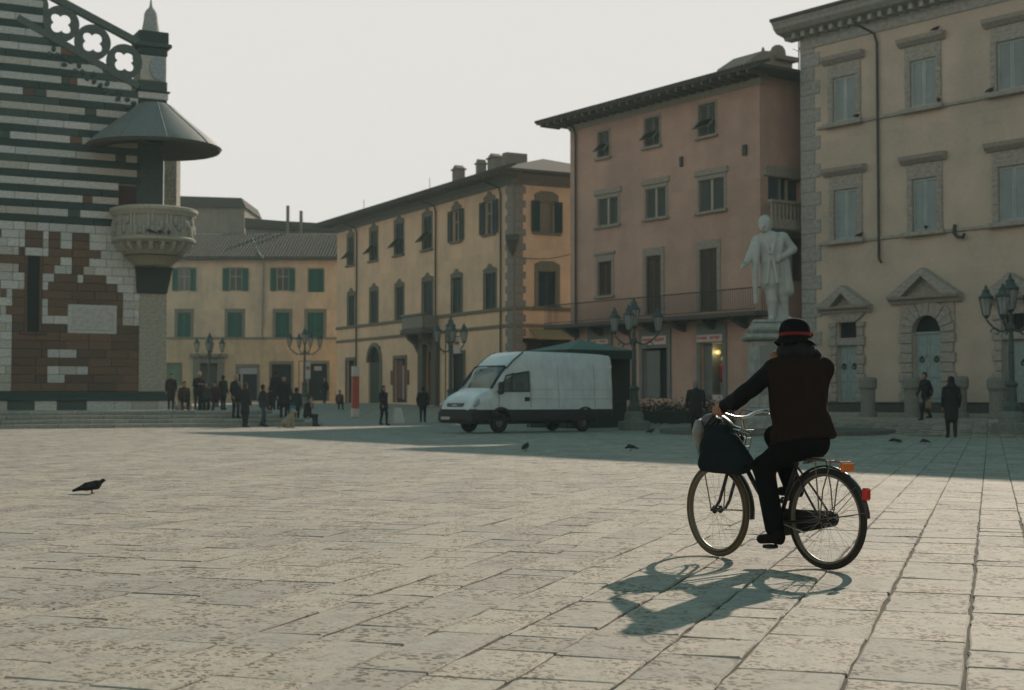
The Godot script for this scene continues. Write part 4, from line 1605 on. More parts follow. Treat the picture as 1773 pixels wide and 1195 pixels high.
# ---------------------------------------------------------------- orange house
func build_orange() -> void:
	var f := f_or
	var t := thing("orange_house", "tall faded orange house with a long iron balcony above shops", "house", f.xf())
	var plaster := mat("orange_plaster", Color(0.50, 0.335, 0.26), 0.95, "plaster", 0.09, 0.4)
	var stone := mat("orange_trim", Color(0.33, 0.30, 0.245), 0.9, "stone", 0.8, 0.4)
	var olive := mat("olive_shutter", Color(0.12, 0.135, 0.115), 0.7, "paint", 0.7)
	var brown := mat("brown_shutter", Color(0.075, 0.055, 0.038), 0.7, "paint", 0.7)
	var iron := mat("iron", Color(0.03, 0.032, 0.03), 0.5)
	var len := fuv(f, 1318, 600).x
	var cap := fuv(f, 1200, 160).y
	var hole := []
	var top3 := []
	for q in [[1036, 1055, 228, 272], [1117, 1142, 204, 253], [1210, 1239, 180, 235]]:
		top3.append(frect(f, q[0], q[1], q[2], q[3]))
	var top2 := []
	for q in [[1036, 1070, 343, 390], [1119, 1153, 326, 377], [1211, 1254, 310, 365]]:
		top2.append(frect(f, q[0], q[1], q[2], q[3]))
	var one := frect(f, 1036, 1059, 453, 512)
	var drs := [frect(f, 1119, 1145, 443, 545), frect(f, 1212, 1242, 431, 540)]
	var shops := [frect(f, 1114, 1157, 603, 690), frect(f, 1214, 1253, 594, 693)]
	var third := frect(f, 1024, 1056, 600, 695)
	hole = top3 + top2 + [one] + drs + shops + [third]
	var w := MB.new()
	wall_sheet(w, 0, len, -0.3, cap, hole)
	closed_mass(w, 0, len, -0.3, cap, 9.0, true, false)
	part(t, "wall", w, plaster)
	for h in top3:
		var wn := plain_window(t, h, olive, stone, stone, 0.12, 0.14)
		flap(wn, olive, h)
	for h in top2:
		var wn := plain_window(t, h, olive, stone, stone, 0.16, 0.2, "closed")
		part(wn, "lintel", MB.new().span(Vector3(h.position.x - 0.3, h.end.y + 0.201, -0.03), Vector3(h.end.x + 0.3, h.end.y + 0.5, 0.1), 0.03), stone)
		part(wn, "middle_post", MB.new().span(Vector3(h.get_center().x - 0.06, h.position.y, -0.1), Vector3(h.get_center().x + 0.06, h.end.y, -0.02)), mats.casement)
	var wo := plain_window(t, one, brown, stone, stone, 0.2, 0.34)
	part(wo, "lintel", MB.new().span(Vector3(one.position.x - 0.3, one.end.y + 0.345, -0.03), Vector3(one.end.x + 0.3, one.end.y + 0.5, 0.1), 0.03), stone)
	for h in drs:
		var d := group_node(t, "balcony_door")
		part(d, "frame", surround(h, 0.24, 0.4, 0.05), stone)
		for k in 2:
			leaf(d, brown, Vector3(h.position.x + h.size.x / 2 * k, h.position.y, -0.1), h.size.x / 2 - 0.006, h.size.y)
	# long balcony that turns the corner on the left
	var bal := group_node(t, "balcony")
	var sy := fuv(f, 1200, 547, 0.5).y
	var bu0 := -0.9
	var bu1 := fuv(f, 1312, 544, 1.0).x
	part(bal, "slab", MB.new().span(Vector3(bu0, sy - 0.22, 0.0), Vector3(bu1, sy, 1.15), 0.04), mat("balcony_stone", Color(0.11, 0.10, 0.085), 0.9, "stone", 0.7))
	var x := 0.5
	while x < bu1:
		var br := MB.new()
		br.x = Transform3D(Basis(Vector3.BACK, Vector3.UP, Vector3.LEFT), Vector3.ZERO)
		br.extrude(PackedVector2Array([Vector2(0, sy - 0.7), Vector2(0.3, sy - 0.62), Vector2(0.9, sy - 0.32), Vector2(0.95, sy - 0.225), Vector2(0, sy - 0.225)]), -(x + 0.25), -x)
		part(bal, "bracket", br, mats.balcony_stone)
		x += 2.1
	part(bal, "handrail", MB.new().path([Vector3(bu0 + 0.05, sy + 1.02, 0.0), Vector3(bu0 + 0.05, sy + 1.02, 1.08), Vector3(bu1 - 0.05, sy + 1.02, 1.08), Vector3(bu1 - 0.05, sy + 1.02, 0.0)], 0.03, 6), iron)
	part(bal, "bottom_rail", MB.new().tube(Vector3(bu0 + 0.05, sy + 0.1, 1.08), Vector3(bu1 - 0.05, sy + 0.1, 1.08), 0.02, 0.02, 6), iron)
	x = bu0 + 0.1
	var bars := MB.new()
	while x < bu1:
		bars.tube(Vector3(x, sy + 0.002, 1.08), Vector3(x, sy + 1.0, 1.08), 0.011, 0.011, 5, false)
		x += 0.14
	for k in 7:
		bars.tube(Vector3(bu0 + 0.05, sy, 0.1 + k * 0.14), Vector3(bu0 + 0.05, sy + 1.0, 0.1 + k * 0.14), 0.011, 0.011, 5, false)
		bars.tube(Vector3(bu1 - 0.05, sy, 0.1 + k * 0.14), Vector3(bu1 - 0.05, sy + 1.0, 0.1 + k * 0.14), 0.011, 0.011, 5, false)
	part(bal, "balusters", bars, iron).set_meta("kind", "stuff")
	# shops with pale fronts and red lettered boards
	var pale := mat("shop_front", Color(0.17, 0.185, 0.165), 0.7, "paint", 0.4)
	var board := mat("sign_board", Color(0.50, 0.46, 0.40), 0.5)
	var red := mat("sign_red", Color(0.45, 0.05, 0.05), 0.5)
	var boards := [frect(f, 1115, 1157, 582, 597), frect(f, 1210, 1254, 579.5, 592), frect(f, 1026, 1056, 588, 596)]
	for i in 3:
		var h: Rect2 = [shops[0], shops[1], third][i]
		var s := group_node(t, "shop_front")
		part(s, "surround", surround(h, 0.24, 0.95, 0.09), pale)
		var bd: Rect2 = boards[i]
		var sb := part(s, "sign_board", MB.new().span(Vector3(bd.position.x, bd.position.y, 0.09), Vector3(bd.end.x, bd.end.y, 0.15), 0.01), board)
		var letters := MB.new()
		var r := RandomNumberGenerator.new()
		r.seed = 40 + i
		var cw := bd.size.x * 0.9 / 9.0
		for k in 9:                                     # two short words, too blurred to read
			if k == 4:
				continue
			var lx := bd.position.x + bd.size.x * 0.05 + cw * k
			var ly := bd.position.y + bd.size.y * 0.32
			var lh := bd.size.y * 0.44
			letters = MB.new()
			letters.span(Vector3(lx, ly, 0.15), Vector3(lx + cw * 0.28, ly + lh, 0.165))
			letters.span(Vector3(lx + cw * 0.28, ly + lh * r.randf_range(0.0, 0.7), 0.15), Vector3(lx + cw * 0.72, ly + lh * r.randf_range(0.75, 1.0), 0.163))
			part(s, "red_letter", letters, red)
		if i != 1:
			part(s, "door_glass", MB.new().span(Vector3(h.position.x, h.position.y, -0.24), Vector3(h.end.x, h.end.y, -0.2)), mats.black_glass)
			part(s, "door_leaf", MB.new().span(Vector3(h.position.x + 0.05, h.position.y, -0.18), Vector3(h.position.x + h.size.x * 0.6, h.end.y - 0.1, -0.1), 0.02), pale)
		else:                                           # a lit show window with a clothed dummy
			part(s, "back_panel", MB.new().span(Vector3(h.position.x - 0.3, h.position.y, -1.25), Vector3(h.end.x + 0.3, h.end.y, -1.2)), mat("shop_back", Color(0.06, 0.075, 0.07), 0.9))
			part(s, "side_panel", MB.new().span(Vector3(h.position.x, h.position.y, -1.2), Vector3(h.position.x + h.size.x * 0.36, h.end.y, -0.2)), pale)
			part(s, "show_floor", MB.new().span(Vector3(h.position.x, h.position.y, -1.2), Vector3(h.end.x, h.position.y + 0.25, -0.2)), board)
			part(s, "ceiling_panel", MB.new().span(Vector3(h.position.x - 0.3, h.end.y + 0.001, -1.25), Vector3(h.end.x + 0.3, h.end.y + 0.05, -0.25)), pale)
			part(s, "wall_panel", MB.new().span(Vector3(h.end.x + 0.001, h.position.y, -1.25), Vector3(h.end.x + 0.05, h.end.y, -0.25)), pale)
			var dm := Body.new()
			dm.cell = 0.03
			var dx := h.position.x + h.size.x * 0.55
			var dy := h.position.y + 0.25
			var rc := Color(0.22, 0.02, 0.022)
			dm.bone(Vector3(dx, dy + 0.75, -0.6), Vector3(dx, dy + 1.3, -0.6), 0.17, 0.14, rc, Vector3.RIGHT, 1.2)
			dm.bone(Vector3(dx - 0.16, dy + 1.38, -0.6), Vector3(dx - 0.22, dy + 0.85, -0.6), 0.06, 0.05, rc)
			dm.bone(Vector3(dx + 0.16, dy + 1.38, -0.6), Vector3(dx + 0.22, dy + 0.85, -0.6), 0.06, 0.05, rc)
			dm.bone(Vector3(dx, dy + 1.45, -0.6), Vector3(dx, dy + 1.55, -0.6), 0.05, 0.05, Color(0.3, 0.3, 0.28))
			dm.bone(Vector3(dx, dy + 1.62, -0.6), Vector3(dx, dy + 1.7, -0.6), 0.09, 0.08, Color(0.3, 0.3, 0.28))
			dm.bone(Vector3(dx - 0.08, dy + 0.05, -0.6), Vector3(dx - 0.08, dy + 0.75, -0.6), 0.05, 0.08, Color(0.25, 0.26, 0.25))
			dm.bone(Vector3(dx + 0.08, dy + 0.05, -0.6), Vector3(dx + 0.08, dy + 0.75, -0.6), 0.05, 0.08, Color(0.25, 0.26, 0.25))
			var db := MB.new()
			dm.build(db)
			part(s, "dummy", db, mat("people", Color.WHITE, 0.9, "", 1, 0, {"vc": true}))
			var bulb := mat("lamp_glow", Color(0.6, 0.5, 0.3), 0.5)
			bulb.emission_enabled = true
			bulb.emission = Color(1.0, 0.85, 0.5)
			bulb.emission_energy_multiplier = 0.5
			for bx in [0.42, 0.72]:
				var lp := Vector3(h.position.x + h.size.x * bx, h.end.y - 0.42, -0.5)
				part(s, "lamp_bulb", MB.new().ball(lp, Vector3.ONE * 0.12, 10, 6), bulb)
				var ol := OmniLight3D.new()
				ol.name = "shop_lamp"
				ol.light_energy = 0.12
				ol.light_color = Color(1.0, 0.88, 0.65)
				ol.light_size = 0.12
				ol.omni_range = 6.0
				ol.omni_attenuation = 2.0
				ol.shadow_enabled = true
				s.add_child(ol, true)
				ol.position = lp + Vector3(0, 0, 0.16)
	drain_pipe(t, fuv(f, 999, 400).x, 0.8, cap - 0.3, mats.pipe, 0.9, false)
	# stubs of old iron and a small vent on the wall
	for q in [[1181, 280, 0.09, 0.24], [1291, 260, 0.13, 0.24]]:
		var p := fuv(f, q[0], q[1])
		part(t, "vent_box", MB.new().span(Vector3(p.x - q[2], p.y - q[3], 0), Vector3(p.x + q[2], p.y + q[3], 0.12), 0.02), mats.pipe)
	# short side with the loggia
	var f2 := f_or2
	var s2 := group_node(t, "short_side", f.xf().affine_inverse() * f2.xf())
	var len2 := 9.0
	var wa := frect(f2, 1330, 1388, 309, 350)
	var ar := frect(f2, 1371, 1412, 408, 488)
	var w2 := MB.new()
	wall_sheet(w2, 0.001, len2, -0.3, cap, [wa, ar], 0.5)
	w2.qo(Vector3(len2, -0.3, 0), Vector3(len2, cap, 0), Vector3(len2, cap, -len), Vector3(len2, -0.3, -len), Vector3.RIGHT)
	part(s2, "side_wall", w2, plaster)
	part(s2, "loggia_lintel", MB.new().span(Vector3(wa.position.x - 0.3, wa.end.y, -0.05), Vector3(wa.end.x + 0.3, wa.end.y + 0.5, 0.12), 0.03), stone)
	part(s2, "loggia_glass", MB.new().span(Vector3(wa.position.x, wa.position.y, -0.4), Vector3(wa.end.x, wa.end.y, -0.36)), mats.dim_glass)
	leaf(s2, mat("blue_shutter", Color(0.10, 0.13, 0.13), 0.7), Vector3(wa.position.x, wa.position.y, -0.12), wa.size.x * 0.36, wa.size.y)
	for k in [0.4, 0.62]:
		part(s2, "loggia_post", MB.new().span(Vector3(wa.position.x + wa.size.x * k, wa.position.y, -0.3), Vector3(wa.position.x + wa.size.x * k + 0.12, wa.end.y, -0.2)), mats.casement)
	var bs := frect(f2, 1316, 1400, 352, 384)
	part(s2, "balustrade_rail", MB.new().span(Vector3(bs.position.x, bs.end.y - 0.14, 0.5), Vector3(bs.end.x + 1, bs.end.y, 0.75), 0.02), stone)
	part(s2, "balustrade_slab", MB.new().span(Vector3(bs.position.x - 0.1, bs.position.y - 0.5, 0), Vector3(bs.end.x + 1, bs.position.y - 0.02, 0.85), 0.05), stone)
	var q := bs.position.x + 0.12
	while q < bs.end.x + 0.9:
		var bb := MB.new()
		bb.x = Transform3D(Basis.IDENTITY, Vector3(q, bs.position.y - 0.02, 0.62))
		var hh := bs.size.y - 0.12
		bb.lathe([Vector2(0.06, 0), Vector2(0.06, hh * 0.1), Vector2(0.035, hh * 0.2), Vector2(0.07, hh * 0.45), Vector2(0.03, hh * 0.75), Vector2(0.055, hh * 0.92), Vector2(0.055, hh)], 8)
		part(s2, "baluster", bb, stone)
		q += 0.24
	recess(s2, ar, 0.5, 2.2, plaster)
	part(s2, "arch_door", MB.new().span(Vector3(ar.position.x + 0.1, ar.position.y, -2.19), Vector3(ar.end.x - 0.1, ar.end.y - 0.2, -2.12), 0.02), mat("arch_door_wood", Color(0.09, 0.06, 0.04), 0.8, "wood", 0.7))
	part(s2, "arch_ring", surround(ar, 0.22, 0.25, 0.05), stone)
	var aer := MB.new()
	var ap := fuv(f2, 1383, 90, -3.0)
	aer.tube(Vector3(ap.x, ap.y - 2.5, -3.0), Vector3(ap.x, ap.y + 0.55, -3.0), 0.03, 0.03, 5)
	aer.tube(Vector3(ap.x - 0.4, ap.y + 0.1, -3.0), Vector3(ap.x + 0.4, ap.y - 0.02, -3.0), 0.025, 0.025, 5)
	part(s2, "aerial", aer, mats.pipe)
	# roof, its raised stair house and domed chimney
	var rf := part(t, "roof", hip_roof(0, len, 9.0, cap + 0.02, 1.3, deg_to_rad(16.0)), mats.roof_tile)
	eave_tiles(rf, -1.3, len + 1.3, cap + 0.16, 1.3)
	var raf := MB.new()
	var ru := -1.0
	while ru < len + 1.0:
		raf.span(Vector3(ru, cap - 0.14, 0.0), Vector3(ru + 0.12, cap + 0.015, 1.25))
		ru += 0.6
	part(rf, "rafter_ends", raf, mats.eave_wood)
	part(t, "cornice", moulding([Vector2(-0.1, cap - 0.4), Vector2(0.06, cap - 0.4), Vector2(0.2, cap - 0.15), Vector2(-0.1, cap - 0.15)], 0, len + 0.2), stone)
	var back := -3.2
	var st := MB.new()
	var pts := PackedVector2Array()
	for pq in [[1284, 132], [1292, 107], [1320, 88], [1345, 88], [1345, 102], [1372, 102], [1372, 140], [1284, 140]]:
		pts.append(fuv(f2, pq[0], pq[1], back))
	st.extrude(pts, back - 2.0, back)
	part(s2, "stair_house", st, mat("stair_house_plaster", Color(0.30, 0.24, 0.19), 0.95, "plaster", 0.3))
	var dc := fuv(f2, 1357, 97, back)
	var dr := fuv(f2, 1367, 97, back).x - dc.x
	part(s2, "cap_slab", MB.new().span(Vector3(dc.x - dr * 1.6, dc.y - 0.25, back - 1.3), Vector3(dc.x + dr * 2.0, dc.y - 0.02, back + 0.25), 0.02), mats.chimney_stone)
	var dome := MB.new()
	dome.x = Transform3D(Basis.IDENTITY, Vector3(dc.x, dc.y, back - 0.4))
	dome.lathe([Vector2(dr, 0), Vector2(dr, 0.18), Vector2(dr * 0.92, 0.36), Vector2(dr * 0.7, 0.52), Vector2(dr * 0.4, 0.6), Vector2(0, 0.63)], 16)
	part(s2, "domed_chimney", dome, mats.chimney_stone)
	var fp := fuv(f2, 1334, 84, back)
	part(s2, "finial", MB.new().tube(Vector3(fp.x, fp.y - 0.3, back - 0.5), Vector3(fp.x, fp.y + 0.15, back - 0.5), 0.14, 0.05, 8), mats.chimney_stone)


# ---------------------------------------------------------------- palazzo on the right
func build_palazzo() -> void:
	var f := f_pal
	var t := thing("pale_palazzo", "pale ochre palazzo with light shutters and pedimented stone doorways", "palazzo", f.xf())
	var plaster := mat("palazzo_plaster", Color(0.54, 0.45, 0.355), 0.95, "plaster", 0.08, 0.4)
	var stone := mat("palazzo_stone", Color(0.37, 0.345, 0.295), 0.9, "stone", 0.6, 0.7)
	var quoin := mat("palazzo_quoin", Color(0.36, 0.355, 0.32), 0.9, "stone", 0.5, 0.7)
	var pale := mat("pale_shutter", Color(0.42, 0.475, 0.455), 0.65, "paint", 0.6)
	var leafm := mat("pale_door", Color(0.30, 0.385, 0.37), 0.6, "wood", 0.5)
	var len := 17.0
	var cap := fuv(f, 1522, 55).y
	var bays := [[1443, 1482, 1445, 1485, 1452, 1486], [1577, 1621, 1581, 1623, 1583, 1631], [1727, 1778, 1730, 1781, 1738, 1783]]
	var rows_u := []
	var rows_l := []
	var yu := frect(f, 1577, 1621, 102, 185)
	var yl := frect(f, 1581, 1623, 308, 400)
	for b in bays:
		var u0 := fuv(f, b[0], 150).x
		var u1 := fuv(f, b[1], 150).x
		rows_u.append(Rect2(u0, yu.position.y, u1 - u0, yu.size.y))
		u0 = fuv(f, b[2], 350).x
		u1 = fuv(f, b[3], 350).x
		rows_l.append(Rect2(u0, yl.position.y, u1 - u0, yl.size.y))
	for k in 2:                                          # bays beyond the frame
		for rw in [rows_u, rows_l]:
			var last: Rect2 = rw[rw.size() - 1]
			var prev: Rect2 = rw[rw.size() - 2]
			var nx := Rect2(last.position + Vector2(last.position.x - prev.position.x, 0), last.size)
			if nx.end.x < len - 0.6:
				rw.append(nx)
	var sill := fuv(f, 1607, 696).y
	var d1 := frect(f, 1451, 1486, 598, 696)
	var d2 := frect(f, 1582, 1632, 546, 696)
	var d3 := Rect2(fuv(f, 1738, 640).x, d1.position.y, d1.size.x, d1.size.y)
	d1.size.y += d1.position.y - sill
	d1.position.y = sill
	d2.size.y = d2.end.y - sill
	d2.position.y = sill
	d3 = Rect2(d3.position.x, sill, d1.size.x, d1.size.y)
	var trans := []
	for d in [d1, d3]:
		trans.append(Rect2(d.position.x + 0.05, d.end.y + 0.32, d.size.x - 0.1, 0.68))
	var w := MB.new()
	wall_sheet(w, 0, len, -0.2, cap, rows_u + rows_l + [d1, d2, d3] + trans, 0.3)
	closed_mass(w, 0, len, -0.2, cap, 14.0, true, true)
	part(t, "wall", w, plaster)
	# windows
	for rw in [rows_u, rows_l]:
		for h in rw:
			pale = mat("pale_shutter%d" % (rng.randi() % 3), [Color(0.42, 0.475, 0.455), Color(0.37, 0.43, 0.415), Color(0.45, 0.49, 0.46)][rng.randi() % 3], 0.65, "plaster", 0.35)
			var wn := group_node(t, "window")
			part(wn, "frame", surround(h, 0.27, 0.62, 0.05), stone)
			var sl := 0.0
			part(wn, "sill", MB.new().span(Vector3(h.position.x - 0.42, h.position.y - 0.2, -0.05), Vector3(h.end.x + 0.42, h.position.y, 0.28), 0.03), stone)
			part(wn, "cornice", moulding([Vector2(-0.05, h.end.y + 0.63), Vector2(0.1, h.end.y + 0.63), Vector2(0.3, h.end.y + 0.8), Vector2(0.36, h.end.y + 0.95), Vector2(-0.05, h.end.y + 0.98)], h.position.x - 0.5, h.end.x + 0.5), stone)
			leaf(wn, pale, Vector3(h.position.x, h.position.y, -0.1), h.size.x / 2 - 0.008, h.size.y)
			leaf(wn, pale, Vector3(h.position.x + h.size.x / 2 + 0.008, h.position.y, -0.1), h.size.x / 2 - 0.008, h.size.y)
			part(wn, "pane", MB.new().span(Vector3(h.position.x, h.position.y, -0.28), Vector3(h.end.x, h.end.y, -0.25)), mats.black_glass)
			for sd in [0, 1]:                            # stones of the jamb
				for k in 6:
					var hh: float = h.size.y / 6.0
					var x0: float = h.position.x - 0.27 if sd == 0 else h.end.x + 0.002
					part(wn, "jamb_stone", MB.new().span(Vector3(x0 + (0.03 if k % 2 else 0.0), h.position.y + k * hh + 0.012, 0.05), Vector3(x0 + 0.268 - (0.03 if k % 2 else 0.0), h.position.y + (k + 1) * hh - 0.012, 0.075), 0.01), stone)
	for y in [yu.position.y, yl.position.y]:
		part(t, "string_course", MB.new().span(Vector3(0.9, y - 0.17, -0.02), Vector3(len, y - 0.03, 0.09), 0.02), stone)
	# doorways
	doorway(t, d1, trans[0], stone, leafm, 0.42, fuv(f, 1464, 531).y, fuv(f, 1464, 495).y, false)
	doorway(t, d2, Rect2(), stone, leafm, 0.66, fuv(f, 1600, 513).y, fuv(f, 1597, 465).y, true)
	doorway(t, d3, trans[1], stone, leafm, 0.42, fuv(f, 1464, 531).y, fuv(f, 1464, 495).y, false)
	# long dark base bench and the step in front of it
	var gy := 0.42
	var gaps := [d1, d2, d3]
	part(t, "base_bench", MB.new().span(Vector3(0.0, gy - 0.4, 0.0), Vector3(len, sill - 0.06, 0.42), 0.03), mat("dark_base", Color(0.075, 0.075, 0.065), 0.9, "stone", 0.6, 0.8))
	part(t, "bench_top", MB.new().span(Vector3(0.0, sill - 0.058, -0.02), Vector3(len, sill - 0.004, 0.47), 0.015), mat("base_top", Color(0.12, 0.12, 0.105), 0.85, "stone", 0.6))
	part(t, "low_step", MB.new().span(Vector3(-0.4, gy - 0.4, 0.421), Vector3(len, gy + 0.17, 1.0), 0.02), stone)
	# corner stones
	var yq := sill
	var k := 0
	while yq < cap - 0.05:
		var lq := 1.05 if k % 2 == 0 else 0.74
		var h := minf(0.62, cap - yq)
		part(t, "corner_stone", MB.new().span(Vector3(-0.05, yq + 0.006, -0.7), Vector3(lq, yq + h - 0.006, 0.05), 0.015), quoin)
		yq += h
		k += 1
	# crowning cornice with brackets
	var c2 := fuv(f, 1410, 12, 0.8).y
	part(t, "frieze", moulding([Vector2(-0.02, cap), Vector2(0.06, cap), Vector2(0.09, cap + 0.12), Vector2(0.05, cap + 0.14), Vector2(0.05, cap + 0.55), Vector2(-0.02, cap + 0.55)], -0.05, len), quoin)
	part(t, "crown_cornice", moulding([Vector2(-0.3, cap + 0.55), Vector2(0.18, cap + 0.55), Vector2(0.26, cap + 0.68), Vector2(0.75, cap + 0.78), Vector2(0.95, cap + 0.95), Vector2(1.0, cap + 1.08), Vector2(1.12, cap + 1.24), Vector2(-0.3, cap + 1.28)], -0.8, len), quoin)
	var side := MB.new()
	side.span(Vector3(-0.8, cap + 0.95, -14.0), Vector3(-0.05, cap + 1.27, 0.0), 0.05)
	side.span(Vector3(-0.35, cap + 0.55, -14.0), Vector3(-0.05, cap + 0.94, 0.0), 0.05)
	part(t, "side_cornice", side, quoin)
	var x := -0.1
	while x < len:
		part(t, "cornice_bracket", MB.new().span(Vector3(x, cap + 0.47, 0.051), Vector3(x + 0.2, cap + 0.72, 0.55), 0.02), quoin)
		x += 0.52
	part(t, "roof", hip_roof(0.2, len - 0.2, 12.0, cap + 1.285, 1.1, deg_to_rad(15.0)), mats.roof_tile)
	drain_pipe(t, fuv(f, 1522, 200).x, fuv(f, 1522, 445).y, cap - 0.1, mats.pipe, 1.2)
	# bent iron bracket left on the wall
	var ib := fuv(f, 1656, 400)
	part(t, "iron_bracket", MB.new().path([Vector3(ib.x, ib.y + 0.25, 0.1), Vector3(ib.x, ib.y - 0.1, 0.16), Vector3(ib.x + 0.2, ib.y - 0.28, 0.2), Vector3(ib.x + 0.45, ib.y - 0.3, 0.2), Vector3(ib.x + 0.5, ib.y - 0.15, 0.2)], 0.07, 6), mats.pipe)


func doorway(t: Node3D, d: Rect2, tr: Rect2, stone: Material, leafm: Material, wide: float, base: float, apex: float, arched: bool) -> void:
	var g := group_node(t, "doorway")
	var c := d.get_center().x
	var y0 := d.position.y
	var top := base - 0.28
	var sp := d.end.y - d.size.x / 2 if arched else tr.end.y
	# jamb stones, one above the other
	var k := 0
	var y := y0
	while y < sp - 0.05:
		var h := minf(0.4, sp - y)
		for sd in [-1, 1]:
			var e: float = wide if k % 2 == 0 else wide - 0.09
			var xi: float = c + sd * (d.size.x / 2 + 0.001)
			part(g, "jamb_stone", MB.new().span(Vector3(xi, y + 0.012, -0.05), Vector3(xi + sd * e, y + h - 0.012, 0.12 + (0.03 if k % 2 == 0 else 0.0)), 0.02), stone)
		y += h
		k += 1
	var back := MB.new()
	var hw := d.size.x / 2 + wide - 0.04
	if arched:
		# wedge stones round the head
		var cc := Vector2(c, sp)
		var r0 := d.size.x / 2
		for i in 11:
			var a0 := PI * i / 11.0 + 0.012
			var a1 := PI * (i + 1) / 11.0 - 0.012
			var poly := PackedVector2Array()
			for a in [a0, (a0 + a1) / 2, a1]:
				poly.append(cc + Vector2(cos(a), sin(a)) * r0)
			for a in [a1, (a0 + a1) / 2, a0]:
				var dirv := Vector2(cos(a), sin(a))
				var far := minf(hw / maxf(absf(dirv.x), 0.01), (top - sp) / maxf(dirv.y, 0.01))
				poly.append(cc + dirv * maxf(r0 + 0.1, minf(far, r0 + 0.62 + (0.1 if i % 2 == 0 else 0.0))))
			part(g, "wedge_stone", MB.new().extrude(poly, -0.05, 0.12 + (0.02 if i % 2 else 0.0)), stone)
		part(g, "fanlight", MB.new().extrude(arch_poly(Rect2(d.position.x, sp, d.size.x, r0), sp, 16), -0.24, -0.2), mats.black_glass)
		# spandrels of plain stone fill the square behind the arch
		for sd in [-1, 1]:
			var poly := PackedVector2Array()
			for i in 7:
				var a := PI / 2 * i / 6.0
				poly.append(cc + Vector2(sd * cos(a), sin(a)) * (r0 + 0.0))
			poly.append(Vector2(c, top))
			poly.append(Vector2(c + sd * hw, top))
			poly.append(Vector2(c + sd * hw, sp))
			part(g, "spandrel", MB.new().extrude(poly, -0.25, 0.06), stone)
		var lt := MB.new()
		for k2 in 2:
			var x0: float = d.position.x + d.size.x / 2 * k2
			door_leaf(g, leafm, x0 + 0.008, x0 + d.size.x / 2 - 0.008, y0, sp - 0.06, k2)
		part(g, "door_head", MB.new().span(Vector3(d.position.x, sp - 0.06, -0.2), Vector3(d.end.x, sp + 0.03, -0.08), 0.01), leafm)
	else:
		part(g, "transom", MB.new().span(Vector3(d.position.x - 0.1, d.end.y, -0.05), Vector3(d.end.x + 0.1, tr.position.y, 0.07), 0.02), stone)
		part(g, "transom_light", MB.new().span(Vector3(tr.position.x, tr.position.y, -0.26), Vector3(tr.end.x, tr.end.y, -0.22)), mats.black_glass)
		var bars := MB.new()
		for i in 7:
			bars.tube(Vector3(tr.position.x + tr.size.x * (i + 0.5) / 7, tr.position.y, -0.1), Vector3(tr.position.x + tr.size.x * (i + 0.5) / 7, tr.end.y, -0.1), 0.014, 0.014, 5)
		part(g, "transom_bars", bars, mats.pipe)
		for i in 5:                                      # flat arch of tapered stones
			var x0 := lerpf(-1, 1, i / 5.0)
			var x1 := lerpf(-1, 1, (i + 1) / 5.0)
			var hb := tr.size.x / 2
			part(g, "wedge_stone", MB.new().extrude(PackedVector2Array([Vector2(c + x0 * hb + 0.008, tr.end.y), Vector2(c + x1 * hb - 0.008, tr.end.y), Vector2(c + x1 * hw - 0.008, top - 0.1), Vector2(c + x0 * hw + 0.008, top - 0.1)]), -0.05, 0.12), stone)
		part(g, "frieze_stone", MB.new().span(Vector3(c - hw, top - 0.1, -0.05), Vector3(c + hw, top, 0.1), 0.01), stone)
		for k2 in 2:
			var x0: float = d.position.x + d.size.x / 2 * k2
			door_leaf(g, leafm, x0 + 0.006, x0 + d.size.x / 2 - 0.006, y0, d.end.y, k2)
	# pediment
	var pw := hw + 0.42
	part(g, "entablature", moulding([Vector2(-0.05, top), Vector2(0.16, top), Vector2(0.22, top + 0.1), Vector2(0.42, top + 0.2), Vector2(0.45, base), Vector2(-0.05, base)], c - pw, c + pw), stone)
	part(g, "tympanum", MB.new().extrude(PackedVector2Array([Vector2(c - pw + 0.2, base), Vector2(c + pw - 0.2, base), Vector2(c, apex - 0.25)]), -0.05, 0.1), stone)
	for sd in [-1, 1]:
		var a := Vector2(c + sd * (pw + 0.02), base + 0.003)
		var b := Vector2(c, apex)
		var dn := (b - a).normalized().orthogonal()
		if dn.y > 0:
			dn = -dn
		part(g, "raking_cornice", MB.new().extrude(PackedVector2Array([a, b, b + Vector2(0, -0.34), a + Vector2(-sd * 0.75, 0.002)]), -0.05, 0.47), stone)


func door_leaf(g: Node3D, m: Material, x0: float, x1: float, y0: float, y1: float, k2: int) -> void:
	var b := MB.new()
	b.span(Vector3(x0, y0, -0.2), Vector3(x1, y1, -0.14))
	var h := y1 - y0
	for q in [[0.05, 0.3], [0.35, 0.62], [0.66, 0.95]]:
		b.span(Vector3(x0 + 0.12, y0 + h * q[0], -0.14), Vector3(x1 - 0.12, y0 + h * q[1], -0.11), 0.02)
	part(g, "door_leaf", b, m)
	var kx := lerpf(x0, x1, 0.5)
	var kb := MB.new()
	kb.x = Transform3D(Basis.IDENTITY, Vector3(kx, y0 + h * 0.62, -0.08))
	kb.torus(0.09, 0.03, 14, 6)
	kb.ball(Vector3(0, 0.1, 0), Vector3(0.06, 0.07, 0.05), 8, 5)
	part(g, "knocker", kb, mats.pipe)


# ================================================================ MONUMENT AND STREET FURNITURE
func on_ground(px: float, depth: float) -> Vector3:
	var p := pd(px, 690, depth)
	return Vector3(p.x, ground_y(p.x, p.z), p.z)


